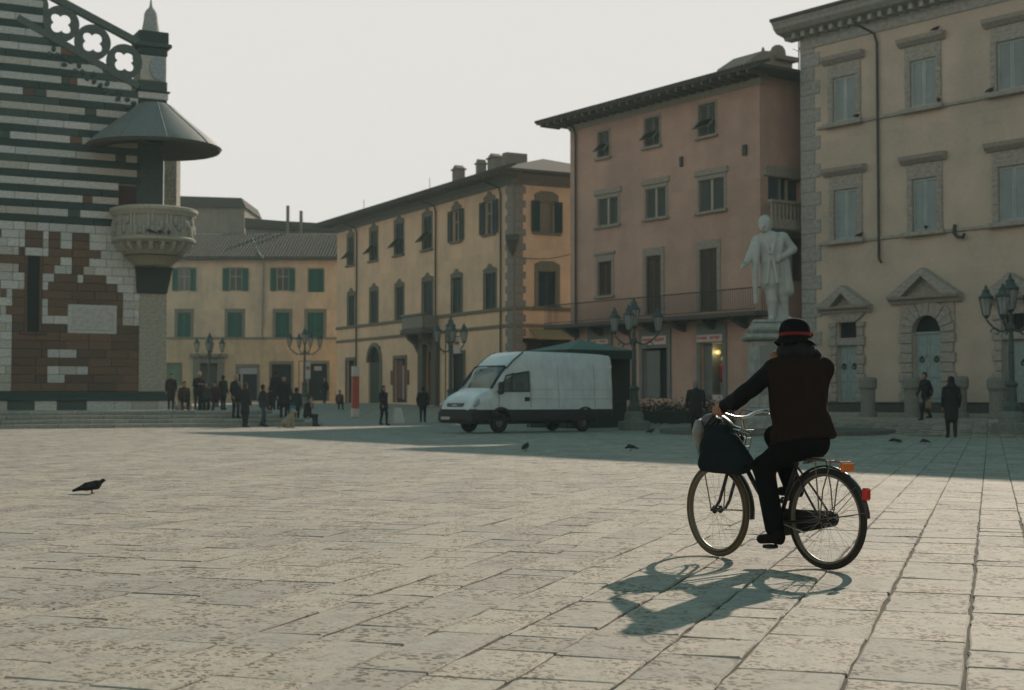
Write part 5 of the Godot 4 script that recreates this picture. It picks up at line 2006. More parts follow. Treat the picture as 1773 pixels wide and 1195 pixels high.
func build_monument() -> void:
	var at := on_ground(1343, 48.5)
	var k := 48.5 / FOC
	var grey := mat("monument_stone", Color(0.36, 0.38, 0.345), 0.85, "stone", 0.35, 0.4)
	var marble := mat("statue_marble", Color(0.44, 0.455, 0.425), 0.7, "paint", 0.5)
	var turn := -0.12
	var ped := thing("statue_pedestal", "tall grey stone pedestal under the marble statue on its round step", "pedestal", moved(at, turn))
	var y := func(py: float) -> float: return pd(1343, py, 48.5).y - at.y
	part(ped, "round_step", MB.new().lathe([Vector2(3.9, -0.3), Vector2(3.9, 0.13), Vector2(3.86, 0.15), Vector2(0, 0.15)], 48), mat("kerb_dark", Color(0.15, 0.15, 0.13), 0.85, "stone", 0.6))
	part(ped, "base", MB.new().span(Vector3(-1.25, 0.15, -1.25), Vector3(1.25, 0.6, 1.25), 0.04), grey)
	part(ped, "base_moulding", MB.new().span(Vector3(-1.02, 0.6, -1.02), Vector3(1.02, 0.85, 1.02), 0.1), grey)
	part(ped, "die", MB.new().span(Vector3(-0.88, 0.85, -0.88), Vector3(0.88, y.call(591), 0.88), 0.03), grey)
	part(ped, "wreath_panel", MB.new().span(Vector3(-0.55, 1.3, 0.86), Vector3(0.55, y.call(600), 0.91), 0.02), mat("panel_stone", Color(0.26, 0.28, 0.255), 0.9, "stone", 2.0, 2.0))
	part(ped, "cornice", MB.new().span(Vector3(-1.1, y.call(590), -1.1), Vector3(1.1, y.call(580), 1.1), 0.07), grey)
	part(ped, "plinth_block", MB.new().span(Vector3(-0.93, y.call(579.9), -0.9), Vector3(0.93, y.call(562), 0.9), 0.14), grey)
	part(ped, "rough_top", MB.new().span(Vector3(-0.8, y.call(562), -0.75), Vector3(0.8, y.call(555), 0.75), 0.12), grey)
	var st := thing("marble_statue", "white marble statue of a coated man, one arm akimbo, on the pedestal", "statue", moved(at + Vector3(0, y.call(555.0), 0), turn * 0.5))
	var b := Body.new()
	b.cell = 0.027
	var P := func(px: float, py: float, z := 0.0) -> Vector3: return Vector3((px - 1343.0) * k, (555.0 - py) * k, z)
	# head
	b.bone(P.call(1325.5, 384, 0.12), P.call(1325, 391, 0.15), 0.22, 0.20, Color.WHITE, Vector3.ZERO, 1.0, 0.05)
	b.bone(P.call(1323, 395, 0.25), P.call(1323, 398, 0.23), 0.13, 0.11)
	b.bone(P.call(1322.5, 391, 0.36), P.call(1322.5, 393, 0.38), 0.045, 0.05, Color.WHITE, Vector3.ZERO, 1.0, 0.03)
	b.bone(P.call(1327, 380, 0.0), P.call(1331, 393, -0.02), 0.18, 0.13)
	for q in [[1319, 383, 0.22], [1323, 378, 0.2], [1330, 378, 0.12], [1334, 384, 0.06], [1333, 391, 0.02], [1318, 390, 0.16]]:       # curls
		b.bone(P.call(q[0], q[1], q[2]), P.call(q[0] + 0.8, q[1] + 2, q[2] - 0.03), 0.075, 0.06, Color.WHITE, Vector3.ZERO, 1, 0.02)
	b.bone(P.call(1320, 398, 0.28), P.call(1326, 399, 0.28), 0.07, 0.07, Color.WHITE, Vector3.ZERO, 1, 0.02)
	b.bone(P.call(1320, 387.5, 0.31), P.call(1326, 387.5, 0.31), 0.035, 0.035, Color.WHITE, Vector3.ZERO, 1, 0.015)
	b.bone(P.call(1327, 398, 0.05), P.call(1331, 410, 0.0), 0.15, 0.2)
	# trunk and coat
	b.bone(P.call(1334, 417, 0.0), P.call(1334, 450, 0.03), 0.36, 0.30, Color.WHITE, Vector3.RIGHT, 1.15, 0.05)
	b.bone(P.call(1315, 416, 0.0), P.call(1356, 411, 0.0), 0.2, 0.2, Color.WHITE, Vector3.ZERO, 1, 0.05)
	b.bone(P.call(1335, 450, 0.03), P.call(1334, 490, 0.05), 0.29, 0.31, Color.WHITE, Vector3.RIGHT, 1.1, 0.04)
	# coat flaps: left one hangs straight, right one is thrown back
	b.bone(P.call(1312, 425, 0.20), P.call(1307, 470, 0.30), 0.15, 0.10, Color.WHITE, Vector3.ZERO, 1, 0.03)
	b.bone(P.call(1307, 470, 0.28), P.call(1309, 524, 0.2), 0.10, 0.075, Color.WHITE, Vector3.ZERO, 1, 0.03)
	b.bone(P.call(1356, 430, -0.12), P.call(1362, 500, -0.2), 0.17, 0.30, Color.WHITE, Vector3.RIGHT, 1.0, 0.05)
	b.bone(P.call(1352, 418, 0.22), P.call(1347, 452, 0.3), 0.13, 0.09, Color.WHITE, Vector3.ZERO, 1, 0.04)
	for q in [[1322, 408, 1331, 440], [1345, 406, 1336, 440]]:       # lapels
		b.bone(P.call(q[0], q[1], 0.22), P.call(q[2], q[3], 0.42), 0.06, 0.05, Color.WHITE, Vector3.ZERO, 1, 0.02)
	b.bone(P.call(1333, 440, 0.36), P.call(1327, 492, 0.40), 0.055, 0.06, Color.WHITE, Vector3.ZERO, 1, 0.02)
	b.bone(P.call(1336, 440, 0.34), P.call(1345, 490, 0.36), 0.055, 0.07, Color.WHITE, Vector3.ZERO, 1, 0.02)
	b.bone(P.call(1366, 450, -0.1), P.call(1371, 505, -0.1), 0.06, 0.1, Color.WHITE, Vector3.ZERO, 1, 0.02)
	b.bone(P.call(1354, 452, 0.12), P.call(1357, 507, 0.02), 0.06, 0.1, Color.WHITE, Vector3.ZERO, 1, 0.02)
	# arm held out and down
	b.bone(P.call(1312, 419, 0.0), P.call(1301, 443, 0.15), 0.19, 0.15, Color.WHITE, Vector3.ZERO, 1, 0.06)
	b.bone(P.call(1301, 443, 0.15), P.call(1293, 456, 0.35), 0.15, 0.10, Color.WHITE, Vector3.ZERO, 1, 0.05)
	b.bone(P.call(1293, 456, 0.35), P.call(1287, 461, 0.44), 0.09, 0.075)
	for q in 4:
		b.bone(P.call(1288, 460 + q * 1.2, 0.44), P.call(1283.5 - (q % 2), 462.5 + q * 1.5, 0.5), 0.038, 0.032, Color.WHITE, Vector3.ZERO, 1, 0.015)
	b.bone(P.call(1290, 457, 0.42), P.call(1287, 456, 0.52), 0.04, 0.034, Color.WHITE, Vector3.ZERO, 1, 0.015)
	# arm akimbo
	b.bone(P.call(1358, 413, 0.0), P.call(1374, 431, -0.1), 0.20, 0.16, Color.WHITE, Vector3.ZERO, 1, 0.06)
	b.bone(P.call(1374, 431, -0.1), P.call(1354, 446, 0.22), 0.16, 0.11, Color.WHITE, Vector3.ZERO, 1, 0.05)
	b.bone(P.call(1354, 446, 0.22), P.call(1348, 448, 0.32), 0.1, 0.09)
	# legs
	b.bone(P.call(1334, 488, 0.05), P.call(1337, 520, 0.12), 0.22, 0.18, Color.WHITE, Vector3.ZERO, 1, 0.05)
	b.bone(P.call(1337, 520, 0.12), P.call(1338, 549, 0.06), 0.18, 0.13, Color.WHITE, Vector3.ZERO, 1, 0.05)
	b.bone(P.call(1338, 551, 0.02), P.call(1336, 553, 0.40), 0.11, 0.09, Color.WHITE, Vector3.ZERO, 1, 0.04)
	b.bone(P.call(1350, 490, -0.05), P.call(1358, 520, -0.12), 0.21, 0.17, Color.WHITE, Vector3.ZERO, 1, 0.05)
	b.bone(P.call(1358, 520, -0.12), P.call(1362, 549, -0.2), 0.16, 0.13, Color.WHITE, Vector3.ZERO, 1, 0.05)
	b.bone(P.call(1362, 551, -0.2), P.call(1368, 553, 0.1), 0.11, 0.09, Color.WHITE, Vector3.ZERO, 1, 0.04)
	# stump behind the legs
	b.bone(P.call(1352, 555, -0.35), P.call(1352, 512, -0.35), 0.36, 0.24, Color.WHITE, Vector3.ZERO, 1, 0.06)
	var m := MB.new()
	b.build(m)
	m.c = PackedColorArray()
	part(st, "figure", m, marble)


func lantern(parent: Node, called: String, at: Vector3, s: float, metal: Material, glass: Material) -> void:
	var b := MB.new()
	b.x = Transform3D(Basis.IDENTITY.scaled(Vector3.ONE * s), at)
	b.lathe([Vector2(0.03, -0.12), Vector2(0.1, -0.03), Vector2(0.12, 0)], 8)
	b.lathe([Vector2(0.24, 0.56), Vector2(0.25, 0.6), Vector2(0.14, 0.72), Vector2(0.12, 0.78), Vector2(0.13, 0.82), Vector2(0.06, 0.88), Vector2(0.05, 0.96), Vector2(0.0, 1.02)], 8)
	b.lathe([Vector2(0.22, 0.555), Vector2(0.25, 0.56)], 8)
	for i in 8:
		var a := TAU * i / 8
		b.tube(Vector3(cos(a) * 0.12, 0, sin(a) * 0.12), Vector3(cos(a) * 0.22, 0.56, sin(a) * 0.22), 0.012, 0.012, 4)
	part(parent, called, b, metal)
	var g := MB.new()
	g.x = b.x
	g.lathe([Vector2(0.115, 0.0), Vector2(0.215, 0.555)], 8)
	part(parent, "lantern_glass", g, glass)


func street_lamp(at: Vector3, h: float, arms: int, reach: float, label: String, turn := 0.0, size := 1.0, centre := true) -> Node3D:
	var t := thing("street_lamp", label, "street lamp", moved(at, turn), "old street lamps")
	var iron := mat("lamp_iron", Color(0.07, 0.095, 0.088), 0.55, "stone", 2.0)
	var glass := mat("lantern_glass", Color(0.42, 0.46, 0.44), 0.25, "", 1, 0, {"alpha": 0.45})
	part(t, "stone_base", MB.new().lathe([Vector2(0.62, -0.2), Vector2(0.62, 0.3), Vector2(0.58, 0.34), Vector2(0.4, 0.36), Vector2(0.36, 0.62), Vector2(0.3, 0.7), Vector2(0, 0.7)], 8), mat("lamp_base_stone", Color(0.20, 0.21, 0.19), 0.85, "stone", 1.0))
	var p := MB.new()
	p.lathe([Vector2(0.26, 0.7), Vector2(0.26, 0.85), Vector2(0.17, 1.0), Vector2(0.15, 1.45), Vector2(0.19, 1.5), Vector2(0.19, 1.56), Vector2(0.09, 1.65), Vector2(0.085, 2.5), Vector2(0.11, 2.53), Vector2(0.085, 2.57), Vector2(0.065, h - 0.75), Vector2(0.12, h - 0.7), Vector2(0.12, h - 0.6), Vector2(0.06, h - 0.5), Vector2(0.05, h - 0.08), Vector2(0.0, h - 0.05)], 12)
	part(t, "post", p, iron)
	for i in arms:
		var a := TAU * i / arms
		var d := Vector3(cos(a), 0, sin(a))
		var pts := []
		for k in 9:
			var s := k / 8.0
			pts.append(Vector3(0, h - 0.62, 0) + d * reach * s + Vector3.UP * (-0.22 * sin(s * PI) * (1.0 - s * 0.3) + 0.22 * s * s))
		var arm := MB.new()
		arm.path(pts, 0.035, 6)
		var curl := []
		for k in 12:
			var q := k / 11.0 * 5.0
			curl.append(Vector3(0, h - 0.7, 0) + d * (reach * 0.62 + cos(q) * 0.16 * (1 - k / 16.0)) + Vector3.UP * (sin(q) * 0.16 * (1 - k / 16.0) - 0.1))
		arm.path(curl, 0.022, 5)
		part(t, "arm", arm, iron)
		lantern(t, "lantern", Vector3(0, h - 0.27, 0) + d * reach, size * 0.9, iron, glass)
	if centre:
		lantern(t, "lantern", Vector3(0, h - 0.1, 0), size * 1.05, iron, glass)
	return t


func stone_bollard(px: float, depth: float, h: float, label: String) -> void:
	var at := on_ground(px, depth)
	var t := thing("stone_bollard", label, "bollard", moved(at, 0.2), "stone bollards along the palazzo")
	var m := mat("bollard_stone", Color(0.235, 0.235, 0.205), 0.9, "stone", 1.2, 1.0)
	part(t, "foot", MB.new().lathe([Vector2(0.36, -0.1), Vector2(0.36, 0.18), Vector2(0.31, 0.22), Vector2(0.0, 0.22)], 14), m)
	part(t, "shaft", MB.new().lathe([Vector2(0.29, 0.22), Vector2(0.29, h - 0.55), Vector2(0.31, h - 0.5), Vector2(0.37, h - 0.42), Vector2(0.37, h - 0.12), Vector2(0.33, h - 0.03), Vector2(0.2, h), Vector2(0, h)], 14), m)


func planter(px: float, depth: float, w: float, label: String, sd: int) -> void:
	var at := on_ground(px, depth)
	var t := thing("planter", label, "planter", moved(at, -0.9), "planters in front of the shops")
	part(t, "box", MB.new().span(Vector3(-w / 2, -0.05, -0.25), Vector3(w / 2, 0.5, 0.25), 0.02), mat("planter_box", Color(0.03, 0.033, 0.03), 0.8))
	var r := RandomNumberGenerator.new()
	r.seed = sd
	var fo := MB.new()
	for i in 420:
		var p := Vector3(r.randf_range(-w / 2, w / 2), 0.5 + absf(r.randfn(0, 0.2)), r.randf_range(-0.26, 0.26))
		var a := Vector3(r.randfn(), r.randfn(), r.randfn()).normalized() * 0.06
		var b := a.cross(Vector3(r.randfn(), r.randfn(), r.randfn()).normalized()).normalized() * 0.03
		fo.quad(p - a, p + b, p + a, p - b)
	part(t, "foliage", fo, mat("shrub_leaf", Color(0.018, 0.034, 0.02), 0.7))


func build_street_things() -> void:
	street_lamp(on_ground(1098, 53.0), 3.95, 3, 0.95, "tall green street lamp with three lanterns beside the orange shops", 0.25, 1.0, true)
	street_lamp(on_ground(1752, 44.5), 3.95, 5, 0.72, "street lamp with a dense cluster of lanterns before the pale doors", 0.3, 1.05, true)
	street_lamp(on_ground(780, 70.0), 4.2, 4, 0.66, "street lamp with drooping lanterns against the yellow house", 0.2, 1.0, true)
	street_lamp(on_ground(362, 92.0), 3.85, 4, 0.8, "pale street lamp in front of the cream house portal", 0.1, 0.95, true)
	street_lamp(on_ground(527, 90.0), 4.15, 4, 1.0, "street lamp standing among the market crowd", 0.5, 0.95, true)
	stone_bollard(1503, 58.5, 1.62, "stone bollard beside the small left doorway of the palazzo")
	stone_bollard(1579, 57.0, 1.60, "stone bollard at the left jamb of the arched doorway")
	stone_bollard(1661, 55.5, 1.62, "stone bollard at the right side of the arched doorway")
	stone_bollard(1727, 53.0, 1.55, "stone bollard behind the lantern cluster lamp")
	planter(1128, 61.0, 1.9, "dark planter with shrubs before the middle shop door", 5)
	planter(1172, 59.0, 1.6, "dark planter with shrubs between the two red lettered shops", 6)
	planter(1240, 57.0, 1.5, "dark planter with shrubs under the show window", 7)
	# red and white banner column
	var at := on_ground(615, 78.0)
	var k := 78.0 / FOC
	var col := thing("banner_column", "slim red column with white ends in front of the yellow house", "column", moved(at, 0.3))
	var hh := 88.0 * k
	var wr := 6.0 * k
	part(col, "white_foot", MB.new().span(Vector3(-wr, 0, -wr), Vector3(wr, hh * 0.17, wr), 0.02), mat("banner_white", Color(0.5, 0.48, 0.44), 0.6))
	part(col, "red_panel", MB.new().span(Vector3(-wr, hh * 0.17, -wr), Vector3(wr, hh * 0.8, wr), 0.02), mat("banner_red", Color(0.42, 0.075, 0.04), 0.6, "paint", 0.6))
	part(col, "white_head", MB.new().span(Vector3(-wr, hh * 0.8, -wr), Vector3(wr, hh, wr), 0.02), mats.banner_white)
	# white folding board beside the woman
	var ab := thing("folding_board", "white folding board on the paving beside the long haired woman", "sign board", moved(on_ground(689, 68.0), 0.4))
	for s in [-1, 1]:
		part(ab, "panel", MB.new().extrude(PackedVector2Array([Vector2(-0.3, 0.0), Vector2(0.3, 0.0), Vector2(0.16, 0.75), Vector2(-0.16, 0.75)]), -0.012, 0.012), mats.banner_white).transform = Transform3D(Basis(Vector3.RIGHT, -0.22 * s), Vector3(0, 0, 0.17 * s))
	for q in [[533.0, 89.5, 626.0, 656.0, "narrow white banner with a red patch beside the market crowd lamp"], [791.0, 69.5, 583.0, 612.0, "small white banner with a pink patch hung beside the yellow house lamp"]]:
		var ba := pd(q[0], q[3], q[1])
		var bh := pd(q[0], q[2], q[1]).y - ba.y
		var bn := thing("hanging_banner", q[4], "banner", moved(ba, 0.15))
		part(bn, "cloth", MB.new().box(Vector3(0, bh / 2, 0), Vector3(0.32, bh, 0.02), 0.004), mats.banner_white)
		part(bn, "red_patch", MB.new().box(Vector3(0, bh * 0.62, 0.014), Vector3(0.22, bh * 0.2, 0.006), 0.001), mats.banner_red)
		part(bn, "rod", MB.new().tube(Vector3(-0.55, bh + 0.02, 0), Vector3(0.18, bh + 0.02, 0), 0.02, 0.02, 5), mats.pipe)
		part(bn, "pole", MB.new().tube(Vector3(-0.55, ground_y(ba.x, ba.z) - ba.y, 0), Vector3(-0.55, bh + 0.06, 0), 0.03, 0.03, 6), mats.pipe)
	# kiosk with a green pyramid roof behind the van
	var kp := on_ground(1004, 58.0)
	var kk := 58.0 / FOC
	var ki := thing("kiosk", "dark kiosk with a green pyramid canopy behind the white van", "kiosk", moved(kp, 0.55))
	var ey := (690.0 - 608.0) * kk + EYE - kp.y
	var pk := (690.0 - 588.0) * kk + EYE - kp.y
	var hw := 1.62
	var cloth := mat("green_canopy", Color(0.13, 0.21, 0.18), 0.8, "cloth", 0.8)
	for i in 4:
		var a := Basis(Vector3.UP, i * PI / 2)
		var b := MB.new()
		var ap := Vector3(0, pk, 0)
		b.qo(a * Vector3(-hw, ey, hw), a * Vector3(hw, ey, hw), a * Vector3(hw * 0.35, lerpf(ey, pk, 0.6), hw * 0.35), a * Vector3(-hw * 0.35, lerpf(ey, pk, 0.6), hw * 0.35), a * Vector3(0, 1, 1))
		b.to(a * Vector3(hw * 0.35, lerpf(ey, pk, 0.6), hw * 0.35), a * Vector3(-hw * 0.35, lerpf(ey, pk, 0.6), hw * 0.35), ap, a * Vector3(0, 1, 1))
		part(ki, "canopy_panel", b, cloth)
		var v := MB.new()
		v.x = Transform3D(a, Vector3.ZERO)
		v.span(Vector3(-hw, ey - 0.35, hw - 0.03), Vector3(hw, ey - 0.002, hw))
		part(ki, "valance", v, mat("dark_green_cloth", Color(0.02, 0.035, 0.032), 0.85))
		part(ki, "post", MB.new().tube(a * Vector3(hw - 0.1, 0, hw - 0.1), a * Vector3(hw - 0.1, ey, hw - 0.1), 0.05, 0.05, 8), mats.pipe)
	part(ki, "counter", MB.new().span(Vector3(-hw + 0.15, 0, -hw + 0.15), Vector3(hw - 0.15, 1.1, hw - 0.4), 0.03), mat("kiosk_dark", Color(0.022, 0.028, 0.026), 0.8))
	part(ki, "back_panel", MB.new().span(Vector3(-hw + 0.12, 1.1, -hw + 0.1), Vector3(hw - 0.12, ey - 0.36, -hw + 0.16)), mats.kiosk_dark)
	part(ki, "side_panel", MB.new().span(Vector3(hw - 0.2, 1.1, -hw + 0.17), Vector3(hw - 0.14, ey - 0.36, hw - 0.2)), mats.kiosk_dark)
	# market goods on the top step
	var r := RandomNumberGenerator.new()
	r.seed = 31
	var goods := [[303, 0.45, "white cloth bundle heaped at the left end of the market goods", Color(0.5, 0.48, 0.42)], [313, 0.55, "pale plush heap on the steps beside the crouching seller", Color(0.46, 0.42, 0.36)], [326, 0.35, "pinkish bundle lying between the seller's goods", Color(0.42, 0.3, 0.27)], [350, 0.4, "light blue plastic bag beside the crouching seller", Color(0.12, 0.3, 0.36)], [361, 0.35, "beige bundle at the right end of the goods", Color(0.36, 0.33, 0.27)]]
	for g in goods:
		var gpz := pd(g[0], 706, 62.0)
		var y0 := 4 * STEP_RISE
		var bt := thing("cloth_bundle", g[2], "bundle", moved(Vector3(gpz.x, y0, gpz.z), r.randf() * 3.0))
		var bo := Body.new()
		bo.cell = 0.035
		for q in 5:
			bo.bone(Vector3(r.randf_range(-0.15, 0.15), 0.1 + r.randf() * 0.05, r.randf_range(-0.12, 0.12)), Vector3(r.randf_range(-0.12, 0.12), g[1] * r.randf_range(0.5, 1.0), r.randf_range(-0.1, 0.1)), 0.11, 0.08)
		var bm := MB.new()
		bo.build(bm)
		bm.c = PackedColorArray()
		part(bt, "bundle", bm, mat("bundle%d" % g[0], g[3], 0.85, "cloth", 1.5))
	build_dog()


func build_dog() -> void:
	# tan dog sitting at the foot of the steps, seen from the side
	var at := on_ground(500, 57.5)
	var t := thing("dog", "sandy dog sitting at the foot of the steps beside the crowd", "dog", moved(at, 0.5))
	var c := Color(0.27, 0.22, 0.155)
	var b := Body.new()
	b.cell = 0.02
	b.bone(Vector3(-0.16, 0.2, 0), Vector3(0.1, 0.46, 0), 0.15, 0.13, c, Vector3.ZERO, 1, 0.06)
	b.bone(Vector3(0.1, 0.46, 0), Vector3(0.17, 0.62, 0), 0.11, 0.08, c, Vector3.ZERO, 1, 0.05)
	b.bone(Vector3(0.17, 0.66, 0), Vector3(0.22, 0.66, 0), 0.085, 0.075, c)
	b.bone(Vector3(0.24, 0.64, 0), Vector3(0.34, 0.61, 0), 0.05, 0.032, c)
	for s in [-1, 1]:
		b.bone(Vector3(0.15, 0.72, 0.055 * s), Vector3(0.11, 0.64, 0.09 * s), 0.03, 0.02, c, Vector3.ZERO, 1, 0.015)
		b.bone(Vector3(0.12, 0.42, 0.07 * s), Vector3(0.16, 0.2, 0.08 * s), 0.055, 0.035, c)
		b.bone(Vector3(0.16, 0.2, 0.08 * s), Vector3(0.17, 0.03, 0.08 * s), 0.035, 0.028, c)
		b.bone(Vector3(0.17, 0.025, 0.08 * s), Vector3(0.22, 0.025, 0.08 * s), 0.03, 0.025, c)
		b.bone(Vector3(-0.16, 0.2, 0.09 * s), Vector3(0.02, 0.22, 0.13 * s), 0.1, 0.06, c)
		b.bone(Vector3(0.02, 0.2, 0.13 * s), Vector3(-0.14, 0.05, 0.13 * s), 0.05, 0.035, c)
		b.bone(Vector3(-0.14, 0.035, 0.13 * s), Vector3(0.05, 0.03, 0.13 * s), 0.034, 0.028, c)
	b.bone(Vector3(-0.28, 0.1, 0), Vector3(-0.46, 0.04, 0.08), 0.035, 0.025, c)
	var m := MB.new()
	b.build(m)
	part(t, "body", m, mats.people)


# ================================================================ VAN
func build_van() -> void:
	var white := mat("van_white", Color(0.66, 0.725, 0.725), 0.38, "plaster", 0.45, 0, {"coat": 0.4})
	var black := mat("van_black", Color(0.02, 0.023, 0.022), 0.6)
	var rubber := mat("tyre_rubber", Color(0.016, 0.017, 0.017), 0.85)
	var glass := mat("van_glass", Color(0.16, 0.22, 0.21), 0.06, "", 1, 0, {"alpha": 0.42, "spec": 0.6})
	var cab := mat("cab_dark", Color(0.03, 0.033, 0.032), 0.85)
	# placed by the tyre of its near front wheel; x forward, z to its right
	var dirv := Vector3(-cos(0.66), 0, sin(0.66))
	var right := dirv.cross(Vector3.UP)
	var wheel := gp(863, 750.5)
	var xf := 4.72
	var zn := -0.84                                    # near side is its left
	var o := wheel - dirv * xf - right * zn
	o.y = 0.0
	var t := thing("white_van", "white high roofed delivery van with a black bumper, far door open", "van", Transform3D(Basis(dirv, Vector3.UP, right), o))
	# stations: x, bottom, belt, top, half width
	var st := [[-0.34, 0.52, 1.2, 2.66, 0.94], [-0.28, 0.45, 1.2, 2.72, 0.985], [0.1, 0.42, 1.2, 2.76, 0.99], [0.5, 0.42, 1.2, 2.77, 0.995], [1.0, 0.42, 1.2, 2.785, 1.0], [1.6, 0.42, 1.2, 2.79, 1.0], [2.4, 0.42, 1.2, 2.80, 1.0], [3.0, 0.42, 1.2, 2.80, 1.0], [3.35, 0.42, 1.2, 2.80, 1.0], [3.5, 0.42, 1.2, 2.79, 1.0], [3.75, 0.42, 1.2, 2.75, 1.0], [4.05, 0.42, 1.2, 2.58, 0.995], [4.3, 0.42, 1.2, 2.38, 0.99], [4.42, 0.42, 1.2, 2.27, 0.985], [4.75, 0.42, 1.19, 1.91, 0.975], [5.08, 0.42, 1.14, 1.53, 0.96], [5.16, 0.42, 1.1, 1.45, 0.955], [5.4, 0.42, 1.02, 1.36, 0.94], [5.65, 0.40, 0.95, 1.24, 0.91], [5.8, 0.38, 0.88, 1.10, 0.87], [5.9, 0.36, 0.8, 0.96, 0.80], [5.96, 0.36, 0.68, 0.80, 0.74]]
	var levels := [0.0, 0.12, 0.3, 0.31, 0.5, 0.52, 0.75, 0.93, 0.98, 1.0]
	var rings := []
	for s in st:
		var ring := []
		var bot: float = s[1]
		var top: float = s[3]
		var ys := [bot, lerpf(bot, 0.78, 0.5), minf(0.80, top * 0.8), minf(0.82, top * 0.82), minf(1.22, lerpf(0.8, top, 0.45)), minf(1.42, lerpf(0.82, top, 0.55)), lerpf(minf(1.42, top * 0.9), top, 0.5), lerpf(minf(1.42, top * 0.9), top, 0.9), top - 0.03, top]
		var ws := [0.97, 1.0, 1.0, 0.985, 0.985, 0.975, 0.93, 0.885, 0.82, 0.5]
		for i in 10:
			ring.append(Vector2(ys[i], ws[i] * s[4]))
		rings.append(ring)
	var body := MB.new()
	var trim := [MB.new(), MB.new(), MB.new(), MB.new(), MB.new(), MB.new()]
	var gl_front := MB.new()
	var nose := MB.new()
	var gl_side := [MB.new(), MB.new()]
	for i in st.size() - 1:
		var x0: float = st[i][0]
		var x1: float = st[i + 1][0]
		for sd in [-1.0, 1.0]:
			for j in 9:
				var a := Vector3(x0, rings[i][j].x, rings[i][j].y * sd)
				var b := Vector3(x1, rings[i + 1][j].x, rings[i + 1][j].y * sd)
				var c := Vector3(x1, rings[i + 1][j + 1].x, rings[i + 1][j + 1].y * sd)
				var d := Vector3(x0, rings[i][j + 1].x, rings[i][j + 1].y * sd)
				var dest := body
				if j < 2:
					dest = trim[(0 if sd < 0 else 3) + (0 if x0 >= 4.7 else 1 if x0 >= 0.9 else 2)]
				if x0 >= 3.5 - 0.01 and x1 <= 4.76 and j == 5:
					dest = gl_side[0 if sd < 0 else 1]
				if x0 >= 5.6 and j < 3:
					dest = trim[0 if sd < 0 else 3]
				if x0 >= 4.41 and x1 <= 5.09 and j >= 7:
					dest = gl_front
				# wheel arches
				var skip := false
				for wx in [4.72, 1.0]:
					if j < 2 and x0 >= wx - 0.45 and x1 <= wx + 0.45:
						skip = true
				if not skip:
					dest.qo(a, b, c, d, Vector3(0, 0.3 if j > 6 else 0.0, sd))
		# across the top
		var e := Vector3(x0, rings[i][9].x, rings[i][9].y)
		var f := Vector3(x1, rings[i + 1][9].x, rings[i + 1][9].y)
		var dest2 := body
		var is_screen := x0 >= 4.41 and x1 <= 5.09
		if is_screen:
			# windscreen reaches over the shoulders of the loft
			dest2 = gl_front
		dest2.qo(e, f, Vector3(f.x, f.y, -f.z), Vector3(e.x, e.y, -e.z), Vector3(0.2, 1, 0))
	# rear and front ends
	var last := st.size() - 1
	for endi in [0, last]:
		for j in 9:
			var x: float = st[endi][0]
			var a := Vector3(x, rings[endi][j].x, rings[endi][j].y)
			var d := Vector3(x, rings[endi][j + 1].x, rings[endi][j + 1].y)
			(nose if endi == last else body).qo(a, d, Vector3(d.x, d.y, -d.z), Vector3(a.x, a.y, -a.z), Vector3(-1 if endi == 0 else 1, 0, 0))
	body.smooth(28)
	part(t, "body", body, white)
	for k in 6:
		if trim[k].v.size() > 0:
			part(t, "lower_trim", trim[k], black)
	for k in 2:
		part(t, "side_window", gl_side[k], glass)
	part(t, "windscreen", gl_front, glass)
	part(t, "nose_panel", nose, black)
	# cab inside: floor, bulkhead, dash, seats, wheel
	part(t, "cab_floor", MB.new().span(Vector3(0.1, 0.45, -0.93), Vector3(5.3, 0.5, 0.93)), cab)
	part(t, "bulkhead", MB.new().span(Vector3(3.36, 0.5, -0.9), Vector3(3.4, 2.45, 0.9)), mat("bulkhead_grey", Color(0.12, 0.15, 0.145), 0.8))
	part(t, "dashboard", MB.new().span(Vector3(4.7, 0.9, -0.86), Vector3(5.1, 1.32, 0.86), 0.08), cab)
	for z in [-0.45, 0.2, 0.6]:
		var se := group_node(t, "seat")
		part(se, "cushion", MB.new().span(Vector3(3.55, 0.75, z - 0.2), Vector3(4.05, 0.95, z + 0.2), 0.06), cab)
		part(se, "backrest", MB.new().span(Vector3(3.42, 0.95, z - 0.2), Vector3(3.56, 1.75, z + 0.2), 0.05), cab)
	var sw := MB.new()
	sw.x = Transform3D(Basis(Vector3.UP, PI / 2) * Basis(Vector3.RIGHT, 0.6), Vector3(4.55, 1.38, -0.45))
	sw.torus(0.2, 0.02, 20, 6)
	part(t, "steering_wheel", sw, cab)
	part(t, "jacket_heap", MB.new().ball(Vector3(4.1, 1.32, -0.4), Vector3(0.2, 0.17, 0.2), 10, 6), mat("hi_vis", Color(0.32, 0.2, 0.03), 0.8, "cloth", 2.0))
	# roof seam of the raised front, door lines, handle
	var seam := MB.new()
	for sd in [-1.0, 1.0]:
		var pts := []
		for p in [[4.42, 2.2, 0.88], [4.1, 2.48, 0.882], [3.8, 2.68, 0.86], [3.62, 2.76, 0.78]]:
			pts.append(Vector3(p[0], p[1], p[2] * sd))
		seam.path(pts, 0.028, 5)
		seam.path([Vector3(4.43, 2.26, 0.83 * sd), Vector3(4.75, 1.9, 0.86 * sd), Vector3(5.08, 1.52, 0.9 * sd)], 0.045, 6)
	seam.tube(Vector3(4.42, 2.275, -0.8), Vector3(4.42, 2.275, 0.8), 0.03, 0.03, 6)
	part(t, "pillar_trim", seam, black)
	var gap := MB.new()
	for x in [3.44, 4.8]:
		gap.path([Vector3(x, 0.84, -0.99), Vector3(x, 1.22, -0.988), Vector3(x, 1.42, -0.98)], 0.008, 4)
